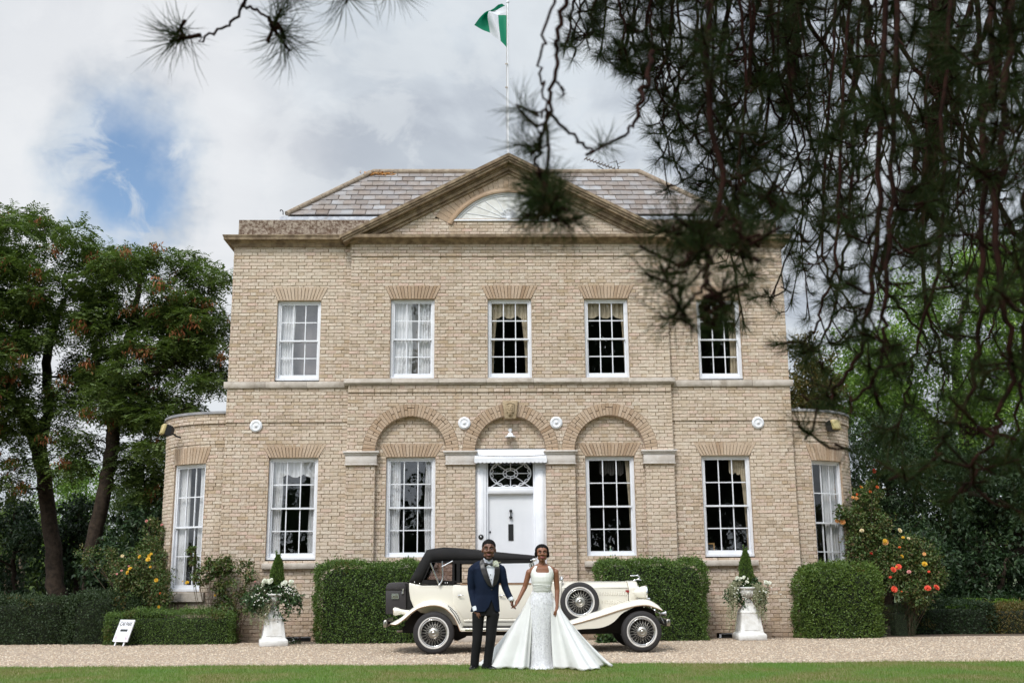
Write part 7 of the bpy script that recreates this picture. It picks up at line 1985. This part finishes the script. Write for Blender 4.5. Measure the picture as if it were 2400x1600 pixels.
# shrubbery left, behind the dark hedges
def shrub(label, poly, Y0, Y1, n, mt, nl, lf, base, r=(.35, .6), name='shrub', grp='dark shrubs behind the hedges', wd=.5):
    b0 = at(base[0], 1500, base[1]); b0[2] = 0
    cl_ = fill(poly, Y0, Y1, n, *r)
    top_ = max(cl_, key=lambda q: q[0][2])[0]
    return tree(name, label, [[(b0, .10), (b0 * .5 + top_ * .5, .06), (top_, .03)]], cl_, mt, nl, lf, wd, grp, cat='shrub' if name == 'shrub' else 'tree')
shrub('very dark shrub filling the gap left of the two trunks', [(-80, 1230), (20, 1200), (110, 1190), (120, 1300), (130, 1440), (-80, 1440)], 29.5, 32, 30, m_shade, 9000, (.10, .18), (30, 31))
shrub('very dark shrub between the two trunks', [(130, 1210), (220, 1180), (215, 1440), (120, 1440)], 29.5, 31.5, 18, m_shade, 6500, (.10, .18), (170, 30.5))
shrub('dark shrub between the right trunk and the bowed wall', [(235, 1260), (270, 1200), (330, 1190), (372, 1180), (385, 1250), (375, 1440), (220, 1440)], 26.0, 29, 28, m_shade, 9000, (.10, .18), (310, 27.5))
shrub('sunnier green tree seen between the two trunks', [(120, 1130), (170, 1100), (215, 1090), (225, 1190), (210, 1300), (130, 1290)], 36, 39, 20, m_tree, 9000, (.08, .15), (170, 38), (.5, .8), 'background_tree', 'trees far behind the house')
shrub('mid green tree behind the right trunk beside the bowed wall', [(285, 1120), (340, 1090), (375, 1080), (380, 1200), (350, 1240), (270, 1240)], 33, 36, 18, m_rob, 9000, (.08, .14), (320, 35), (.5, .8), 'background_tree', 'trees far behind the house')
shrub('low green trees on the left horizon', [(-60, 1235), (0, 1225), (90, 1215), (110, 1260), (-60, 1270)], 44, 48, 16, m_rob, 7000, (.12, .2), (40, 46), (.7, 1.1), 'background_tree', 'trees far behind the house')
# bare poplars far off, and an overhead wire
for px, py, lab in ((28, 1128, 'tall bare poplar on the horizon at the left edge'), (57, 1175, 'short bare poplar on the left horizon nearest the trunk'), (0, 1185, 'bare poplar cut by the left edge of the picture')):
    b0 = at(px - 5, 1340, 70); t0 = at(px, py, 70); t = thing('poplar', lab, 'tree', (b0[0], 70, 0), 'bare poplars on the horizon')
    b = MB(); b.tube([(b0[0], 70, 0), tuple(t0)], [.25, .03], 6)
    for k in range(60):
        f_ = rng.uniform(.35, .97); p = np.array([b0[0], 70, 0]) * (1 - f_) + t0 * f_; a = rng.uniform(0, 2 * PI); l_ = rng.uniform(.6, 1.5) * (1.15 - f_ * .7)
        b.tube(smoothpath([p, p + [math.cos(a) * l_ * .35, math.sin(a) * l_ * .35, l_ * .5], p + [math.cos(a) * l_ * .5, math.sin(a) * l_ * .5, l_ * 1.5]], 5), np.linspace(.045, .012, 5), 4)
    part('trunk', b, m_stem, t)
b = MB(); b.tube(smoothpath([at(-80, 1205, 60), at(10, 1197, 60), at(60, 1190, 60), at(130, 1180, 60), at(260, 1160, 60)], 16), .035, 4)
solo('overhead_wire', b, m_black, 'thin overhead wire crossing the sky gap at the far left', 'wire', tuple(at(60, 1190, 60)))

# right of the house
cl = fill([(1850, 930), (1860, 830), (1895, 800), (1930, 825), (1955, 880), (1960, 950), (1950, 1000), (1860, 980)], 29, 31, 16, .45, .7)
b0 = at(1900, 1500, 30); b0[2] = 0
tree('magnolia_tree', 'bronze and green leaved tree just behind the right corner of the house', [[(b0, .16), (at(1900, 1100, 30), .12), (at(1905, 860, 30), .05)]], cl, m_brownleaf, 6500, (.09, .17), .45, 'trees right of the house')
cl = fill([(2010, 860), (2060, 760), (2110, 690), (2180, 640), (2260, 600), (2350, 580), (2480, 600), (2520, 1000), (2400, 1110), (2200, 1110), (2080, 1060), (1985, 1040), (1965, 900), (1975, 850)], 30, 35, 74, .7, 1.15)
b0 = at(2290, 1500, 33); b0[2] = 0
tree('broadleaf_tree', 'large bright green broadleaf tree behind the right-hand shrubs', [[(b0, .45), (at(2280, 1250, 33), .36), (at(2270, 1050, 33), .28), (at(2240, 850, 33), .14), (at(2260, 700, 33), .06)], [(at(2275, 1100, 33), .2), (at(2150, 950, 32.5), .12), (at(2060, 850, 32.5), .05)], [(at(2272, 1050, 33), .2), (at(2380, 900, 32.5), .12), (at(2440, 760, 32.5), .05)]], cl, m_tree, 62000, (.09, .17), .5, 'trees right of the house', droop=.25)
cl = fill([(1995, 1010), (2080, 985), (2160, 1030), (2170, 1180), (2120, 1280), (2010, 1250), (1985, 1100)], 26, 29.5, 34, .5, .8)
b0 = at(2080, 1500, 28); b0[2] = 0
tree('dark_tree', 'dark twiggy evergreen right behind the climbing rose', [[(b0, .2), (at(2085, 1250, 28), .14), (at(2080, 1040, 28), .05)]], cl, m_shade, 15000, (.08, .15), .42, 'trees right of the house')
cl = fill([(2150, 1060), (2280, 1080), (2420, 1060), (2500, 1100), (2500, 1330), (2400, 1300), (2300, 1330), (2170, 1290)], 27, 30, 46, .55, .85)
b0 = at(2400, 1500, 29); b0[2] = 0
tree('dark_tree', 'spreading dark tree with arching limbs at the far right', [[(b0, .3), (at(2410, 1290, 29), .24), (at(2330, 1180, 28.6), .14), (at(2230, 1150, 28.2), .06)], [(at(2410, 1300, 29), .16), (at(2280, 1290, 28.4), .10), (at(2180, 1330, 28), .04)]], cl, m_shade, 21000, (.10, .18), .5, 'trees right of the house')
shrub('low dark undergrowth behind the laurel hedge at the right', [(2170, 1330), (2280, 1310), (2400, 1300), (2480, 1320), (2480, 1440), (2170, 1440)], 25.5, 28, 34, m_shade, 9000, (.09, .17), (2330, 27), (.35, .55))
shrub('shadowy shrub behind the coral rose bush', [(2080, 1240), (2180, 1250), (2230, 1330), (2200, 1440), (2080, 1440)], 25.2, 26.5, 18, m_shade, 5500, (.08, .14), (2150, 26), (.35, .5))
# ferns at the foot
fb = MB()
for i in range(26):
    c = at(rng.uniform(2200, 2370), 1400, 25.2 + rng.uniform(-.2, .3)); c[2] = .02; a0 = rng.uniform(0, 6)
    for k in range(7):
        a = a0 + k * .9; L_ = rng.uniform(.5, .9); path = smoothpath([c, c + [math.cos(a) * L_ * .3, math.sin(a) * L_ * .3, L_ * .75], c + [math.cos(a) * L_ * .75, math.sin(a) * L_ * .75, L_ * .65]], 18)
        d = np.gradient(path, axis=0); s_ = nrm(np.cross(d, [0, 0, 1.0])); w_ = .10 * np.sin(np.linspace(.25, PI, 18)) + .01
        for q in (-1, 1): leaves(fb, path[2:], nrm(s_[2:] * q + nrm(d[2:]) * .4), np.tile([0, 0, 1.0], (16, 1)), w_[2:], .03)
struct('ferns', fb, m_tree, 'stuff')
# far wood that closes the view, and unseen trees added behind the lawn, shaped for what the panes mirror
fw = MB()
for k in range(150):
    x = rng.uniform(-75, 75); Y = 88 + rng.uniform(-6, 6); h = rng.uniform(3, 6.5) + (2.5 if x > 10 else 0); n = 260
    q = rdir(n) * rng.uniform(.4, 1, (n, 1)); leaves(fw, np.stack([x + q[:, 0] * 4, Y + q[:, 1] * 3, np.maximum(.2, h * .5 + q[:, 2] * h * .5)], 1), rdir(n), rdir(n), rng.uniform(.5, 1.0, n), .6)
struct('distant_wood', fw, m_rob, 'stuff')
wb = MB()
for k in range(74):
    x = -52 + k * 1.45 + rng.normal(0, .5)
    if -13.6 < x < -12.2 or -6.2 < x < -4.6: continue
    Y = -16 - rng.uniform(0, 8); low = x < -3.2; h = rng.uniform(4.5, 8.5) if low else rng.uniform(19, 25); r = rng.uniform(1.2, 2.0) if low else rng.uniform(2.6, 3.8); n = 200 if low else 560
    q = rdir(n) * rng.uniform(.3, 1, (n, 1)) ** .5; P_ = np.stack([x + q[:, 0] * r, Y + q[:, 1] * r, np.maximum(.2, h * .55 + q[:, 2] * h * .5)], 1)
    leaves(wb, P_, rdir(n), rdir(n), rng.uniform(.7, 1.4, n), .8); wb.tube([(x, Y, 0), (x, Y, h * .8)], [.4, .12], 6)
struct('unseen_trees', wb, m_shade, 'stuff')

# ------------------------------------------------------------------ the pine that hangs over the view
pine = thing('pine_tree', 'big dark long-needled pine with drooping branches hanging over the right of the view', 'pine', (5.6, 7.4, 0.0))
def tuft(n, L, ang, rad):
    """needles round a short shoot along +Z"""
    mb = MB(); t = rng.uniform(-.35, 1, n); a = rng.uniform(0, 2 * PI, n); el = np.clip(rng.normal(ang, .42, n) - t * .25, .03, 2.2)
    b = np.stack([.004 * np.cos(a), .004 * np.sin(a), t * .05], 1); d = np.stack([np.sin(el) * np.cos(a), np.sin(el) * np.sin(a), np.cos(el)], 1)
    l_ = L * rng.uniform(.7, 1.1, n); sag = d * 1.0 + [0, 0, -.12]; s_ = nrm(np.cross(d, rdir(n))); w_ = nrm(np.cross(d, s_))
    mid = b + d * (l_ * .55)[:, None]; e = b + nrm(sag) * l_[:, None]
    r_ = rad
    V_ = np.stack([b + s_ * r_, b - s_ * r_ * .5 + w_ * r_, b - s_ * r_ * .5 - w_ * r_, mid + s_ * r_ * .9, mid - s_ * r_ * .45 + w_ * r_ * .9, mid - s_ * r_ * .45 - w_ * r_ * .9, e], 1)
    f4 = np.array([(0, 1, 4, 3), (1, 2, 5, 4), (2, 0, 3, 5)]); f3 = np.array([(3, 4, 6), (4, 5, 6), (5, 3, 6)])
    k = np.arange(n)[:, None, None] * 7
    mb.V.append(V_.reshape(-1, 3)); mb.n = n * 7; mb.G.append(((k + f4[None]).reshape(-1, 4), 0, False)); mb.G.append(((k + f3[None]).reshape(-1, 3), 0, False))
    mb.tube([(0, 0, -.05), (0, 0, .05)], [.006, .004], 5, 1)
    return mb
TUF = [tuft(62, .135, 1.0, .0009), tuft(70, .12, .85, .0009), tuft(52, .15, 1.2, .0009), tuft(76, .11, .7, .0009)]
TUF += [tuft(30, .145, 1.15, .0011), tuft(36, .135, 1.0, .0011)]
TME = [q.mesh('needle_cluster', [m_needle, m_twig]) for q in TUF]
SP = []          # (position, direction, scale, branch object)
def branch(pts, r0, r1, twig_every, tl, nm='branch', tip=True, dens=1.0, bias=(0, 0, -.35), cl=1.0):
    """hanging branch through pts with side twigs that end in needle clusters"""
    P_ = smoothpath(pts, max(10, 6 * len(pts))); P_[1:] += rng.normal(0, r0 * .28 + .0038, (len(P_) - 1, 3)); mb = MB(); mb.tube(P_, np.linspace(r0, r1, len(P_)), 7)
    seg = np.r_[0, np.cumsum(np.linalg.norm(np.diff(P_, axis=0), axis=1))]; L_ = seg[-1]; mine = []
    s = twig_every * .5
    while s < L_:
        i = np.searchsorted(seg, s) - 1; i = int(np.clip(i, 0, len(P_) - 2)); f = (s - seg[i]) / (seg[i + 1] - seg[i]); p = P_[i] * (1 - f) + P_[i + 1] * f; d = nrm(P_[i + 1] - P_[i])
        side = nrm(np.cross(d, rdir(1)[0])); l_ = tl * rng.uniform(.5, 1.35)
        e = p + nrm(side + d * .5 + np.array(bias)) * l_; m_ = (p + e) / 2 + [0, 0, -.18 * l_]; e2 = e + [0, 0, .16 * l_]
        tp_ = smoothpath([p, m_, e2], 8); mb.tube(tp_, np.linspace(max(.004, r1 * .7), .0032, 8), 5)
        mine.append((e2, nrm(tp_[-1] - tp_[-2]), cl))
        if rng.uniform() < .85 * dens: mine.append((tp_[5], nrm(tp_[5] - tp_[4] + rdir(1)[0] * .5), cl * .85))
        if rng.uniform() < .6 * dens:
            e3 = tp_[4] + nrm(np.cross(d, side) * rng.choice([-1, 1]) + rdir(1)[0] * .5 + np.array(bias) * .6) * l_ * .6; mb.tube(smoothpath([tp_[4], (tp_[4] + e3) / 2 + [0, 0, -.02], e3], 5), np.linspace(.005, .003, 5), 4); mine.append((e3, nrm(e3 - tp_[4]), cl * .9))
        s += twig_every * rng.uniform(.6, 1.4) / dens
    if tip: mine.append((P_[-1], nrm(P_[-1] - P_[-2]), cl))
    o_ = part(nm, mb, m_twig, pine)
    SP.extend([(p, d, k, o_) for p, d, k in mine])
    return P_
A3 = lambda x, y, Y: at(x, y, Y)
# trunk and high limbs, mostly above the frame
mb = MB(); mb.tube(smoothpath([(5.6, 7.4, 0), (5.5, 7.4, 3), (5.35, 7.5, 6), (5.2, 7.5, 10)], 20), np.linspace(.42, .25, 20), 14); part('trunk', mb, m_bark, pine)
lim = [smoothpath([(5.4, 7.45, 6.2), A3(2420, -330, 7.2), A3(2000, -270, 6.6), A3(1600, -250, 5.6), A3(1280, -300, 4.2)], 20), smoothpath([(5.4, 7.45, 5.6), A3(2480, -260, 8), A3(2150, -200, 8.2), A3(1900, -150, 8.0)], 16), smoothpath([(5.4, 7.45, 6.6), A3(1900, -700, 5.0), A3(1000, -520, 3.8), A3(540, -240, 3.5)], 20)]
for P_, r in zip(lim, (.09, .10, .07)): mb = MB(); mb.tube(P_, np.linspace(r, r * .35, len(P_)), 9); part('limb', mb, m_twig, pine)
# two heavy, needle-clad limbs that read as dark columns
for pts, r in (([A3(2215, -150, 8.2), A3(2205, 120, 8.2), A3(2190, 330, 8.1), A3(2160, 520, 8.0)], .085), ([A3(1875, -150, 7.6), A3(1868, 60, 7.6), A3(1850, 240, 7.5)], .07)):
    branch(pts, r, r * .45, .045, .26, 'hanging_limb', True, 1.3, (0, 0, -.9))
# bare, kinked limbs crossing on the right
for pts, r in (([A3(2040, -60, 7.4), A3(2035, 90, 7.4), A3(2075, 200, 7.3), A3(2120, 270, 7.3), A3(2150, 350, 7.2), A3(2130, 440, 7.2), A3(2105, 560, 7.2)], .034),
               ([A3(2380, -60, 7.8), A3(2340, 130, 7.8), A3(2300, 250, 7.7), A3(2270, 360, 7.7), A3(2330, 450, 7.6), A3(2390, 560, 7.6)], .036),
               ([A3(1975, 40, 7), A3(2000, 180, 7), A3(1960, 300, 6.9), A3(1940, 430, 6.9)], .020), ([A3(2130, 440, 7.2), A3(2060, 640, 7.1), A3(2110, 720, 7.1), A3(2170, 790, 7.0)], .018)):
    branch(pts, r, r * .4, .17, .22, 'hanging_limb', True, .8)
# forking boughs, then the curtain of twigs on the right
for i in range(12):
    x = rng.uniform(1860, 2440); Y = rng.uniform(6.6, 8.6); pts = [A3(x, -120, Y)]; y = -120
    while y < 560: y += rng.uniform(110, 190); x += rng.normal(0, 62); pts.append(A3(x, y, Y + rng.normal(0, .12)))
    branch(pts, .022, .006, .26, .42, 'hanging_limb', True, .75, (0, 0, -.5), .82)
for i in range(34):
    x = 1835 + i * 18.5 + rng.normal(0, 18); Y = rng.uniform(6.4, 8.6); xe = x + rng.normal(0, 75)
    base = np.interp(x, [1820, 1880, 1960, 2060, 2160, 2260, 2420, 2480], [760, 800, 700, 760, 690, 740, 760, 760])
    y1 = base * rng.uniform(.5, 1.02); y0 = -150 if i % 3 else rng.uniform(40, 240)
    branch([A3(x, y0, Y), A3(x + rng.normal(0, 34), y0 * .7 + y1 * .3, Y), A3((x + xe) / 2 + rng.normal(0, 40), y0 * .35 + y1 * .65, Y), A3(xe, y1, Y - .1)], .009, .0045, .19, .25, dens=.7, cl=.82)
# nearer mass, left of that
for i in range(19):
    x = 1500 + i * 19.5 + rng.normal(0, 14); Y = rng.uniform(4.6, 6.0)
    y1 = np.interp(x, [1480, 1560, 1640, 1720, 1800, 1880], [330, 400, 560, 700, 720, 640]) * rng.uniform(.55, 1.05)
    branch([A3(x + rng.normal(0, 20), -150, Y), A3(x + rng.normal(0, 14), y1 * .35, Y), A3(x + rng.normal(0, 34), y1 * .7, Y), A3(x + rng.normal(0, 45), y1, Y)], .009, .0045, .12, .18, dens=1.0, cl=.86)
for i in range(9):
    x = 1330 + i * 26; Y = rng.uniform(4.4, 5.2); y1 = np.interp(x, [1300, 1400, 1500, 1600], [70, 120, 150, 210]) * rng.uniform(.7, 1.15)
    branch([A3(x + 60, -150, Y), A3(x + 20, -30, Y), A3(x + rng.normal(0, 15), y1, Y)], .010, .0045, .10, .13, cl=.8)
# the close, out-of-focus sprays in front of the facade
branch([A3(1345, -80, 2.7), A3(1310, 60, 2.7), A3(1306, 140, 2.7), A3(1290, 260, 2.7), A3(1278, 420, 2.7), A3(1262, 455, 2.65)], .0075, .004, 9, .1, cl=.8)
branch([A3(1262, -80, 2.75), A3(1300, -40, 2.75), A3(1275, 90, 2.75), A3(1268, 180, 2.75), A3(1284, 260, 2.7)], .005, .003, 9, .1, tip=False)
branch([A3(1284, 262, 2.7), A3(1262, 340, 2.7), A3(1258, 400, 2.65), A3(1262, 440, 2.65)], .005, .004, .07, .05, cl=.72)
branch([A3(1284, 262, 2.7), A3(1240, 262, 2.7)], .004, .003, 9, .05, cl=.85)
branch([A3(1284, 262, 2.7), A3(1340, 320, 2.75), A3(1375, 350, 2.8), A3(1398, 356, 2.8)], .005, .003, 9, .05, cl=.78)
branch([A3(1296, 190, 2.7), A3(1318, 205, 2.75), A3(1322, 218, 2.75)], .003, .003, 9, .05, cl=.3)
branch([A3(1530, 120, 3.2), A3(1512, 200, 3.1), A3(1500, 260, 3.0), A3(1470, 310, 3.0), A3(1410, 345, 2.9)], .009, .003, 9, .06, cl=.6)
branch([A3(1278, 430, 2.6), A3(1270, 480, 2.55), A3(1290, 495, 2.5)], .008, .005, .045, .035, cl=.85)
branch([A3(1665, -60, 2.9), A3(1655, 200, 2.85), A3(1690, 420, 2.8), A3(1665, 560, 2.7), A3(1655, 640, 2.6), A3(1665, 700, 2.55)], .011, .005, .16, .12, cl=.8)
for (x, y, xe, ye, Y) in ((1660, 560, 1555, 640, 2.6), (1670, 560, 1770, 600, 2.6), (1665, 640, 1585, 745, 2.45), (1690, 480, 1750, 560, 2.6), (1640, 480, 1570, 545, 2.7), (1700, 420, 1800, 470, 2.9)):
    branch([A3(x, y, Y + .1), A3((x + xe) / 2, (y + ye) / 2 + 10, Y), A3(xe, ye, Y)], .0045, .003, .11, .06, cl=.85, dens=.8)
# cone hanging there
cn_ = MB(); q = A3(1668, 690, 2.55)
for i in range(46): a = i * 2.4; h = i / 46; r_ = .028 * math.sin(.35 + h * 2.6); cn_.ell(q + [r_ * math.cos(a), r_ * math.sin(a), -h * .085], (.011, .011, .007), 6, 4)
part('pine_cone', cn_, m_twig, pine)
# lower right sprays
for pts, r, Y in (([(1960, 560), (1930, 720), (1900, 790), (1840, 800)], .010, 4.6), ([(1990, 500), (1960, 700), (1925, 800), (1895, 830)], .010, 4.8), ([(2050, 600), (2030, 760), (1990, 870), (1930, 930), (1890, 940)], .012, 3.4), ([(2080, 620), (2070, 800), (2040, 900), (1985, 950)], .011, 3.3), ([(2200, 600), (2150, 800), (2130, 920), (2100, 1000)], .011, 4.2), ([(2300, 600), (2290, 850), (2230, 1000), (2180, 1080)], .012, 3.0), ([(2340, 620), (2370, 860), (2330, 1020), (2260, 1095)], .013, 2.9), ([(2400, 560), (2400, 800), (2380, 1000), (2360, 1080)], .012, 3.6), ([(2160, 640), (2200, 800), (2210, 900), (2190, 980)], .010, 5.0), ([(1930, 600), (1985, 700), (2030, 770), (2080, 800)], .009, 5.4), ([(2420, 500), (2350, 700), (2300, 820), (2250, 900)], .010, 5.6)):
    branch([A3(pts[0][0] + 40, -160, Y + .5), A3(pts[0][0] + 15, 220, Y + .2)] + [A3(x, y, Y) for x, y in pts], r, .004, .13, .15, cl=.9, dens=1.0)
# sprays at the top left
for pts, cl in (([(600, -150), (585, -40), (560, 30), (515, 70), (470, 92), (432, 86)], 1.3), ([(432, 88), (422, 66)], 1.2), ([(600, -150), (572, 0), (600, 22), (630, 40), (642, 62)], 1.3), ([(632, 42), (650, 84)], 1.25), ([(636, 52), (660, 74)], 1.2), ([(590, -140), (690, -70), (770, -50), (800, -32)], 1.2), ([(770, -60), (830, -45), (870, -30)], 1.25), ([(860, -60), (905, -38)], 1.2), ([(420, -150), (480, -70), (520, -55)], 1.2), ([(700, -140), (680, -70), (690, -40)], 1.1)):
    branch([A3(x, y, 3.5) for x, y in pts], .0065, .0035, 9, .08, cl=cl)
b = MB()
# place the clusters: the nearest 300 as parts of their branches, the rest joined
SP = [(p, d, k * rng.uniform(.85, 1.12), o_) for p, d, k, o_ in SP]
inview = []
for i, (p, d, k, o_) in enumerate(SP):
    v = p - EYE; w = v @ _fw; inview.append(w if w > .3 and abs(v @ _r / w * F) < 1260 and abs(v @ _u / w * F) < 860 else 1e3 + w)
order = np.argsort(inview); near = set(order[:300].tolist())
rest = MB()
for i, (p, d, k, o_) in enumerate(SP):
    R = Vector(d).to_track_quat('Z', 'Y').to_matrix() @ Matrix.Rotation(rng.uniform(0, 6), 3, 'Z'); j = int(rng.integers(4)) if np.linalg.norm(p - EYE) > 3.9 else (4 + int(rng.integers(2)) if k < 1.0 else int(rng.integers(4)))
    if i in near: part('needle_cluster', TME[j], None, o_, loc=tuple(p), rot=R, scale=(k, k, k))
    else:
        src = TUF[j]; V_ = (np.concatenate(src.V) * k) @ np.array(R).T + p
        for gq, mm, sm in src.G: rest.G.append((gq + rest.n, mm, sm))
        rest.V.append(V_); rest.n += len(V_)
o_ = part('needles', rest, [m_needle, m_twig], pine); o_['kind'] = 'stuff'
print('clusters', len(SP), 'tris', sum(len(o.data.polygons) for o in bpy.data.objects if o.type == 'MESH'))
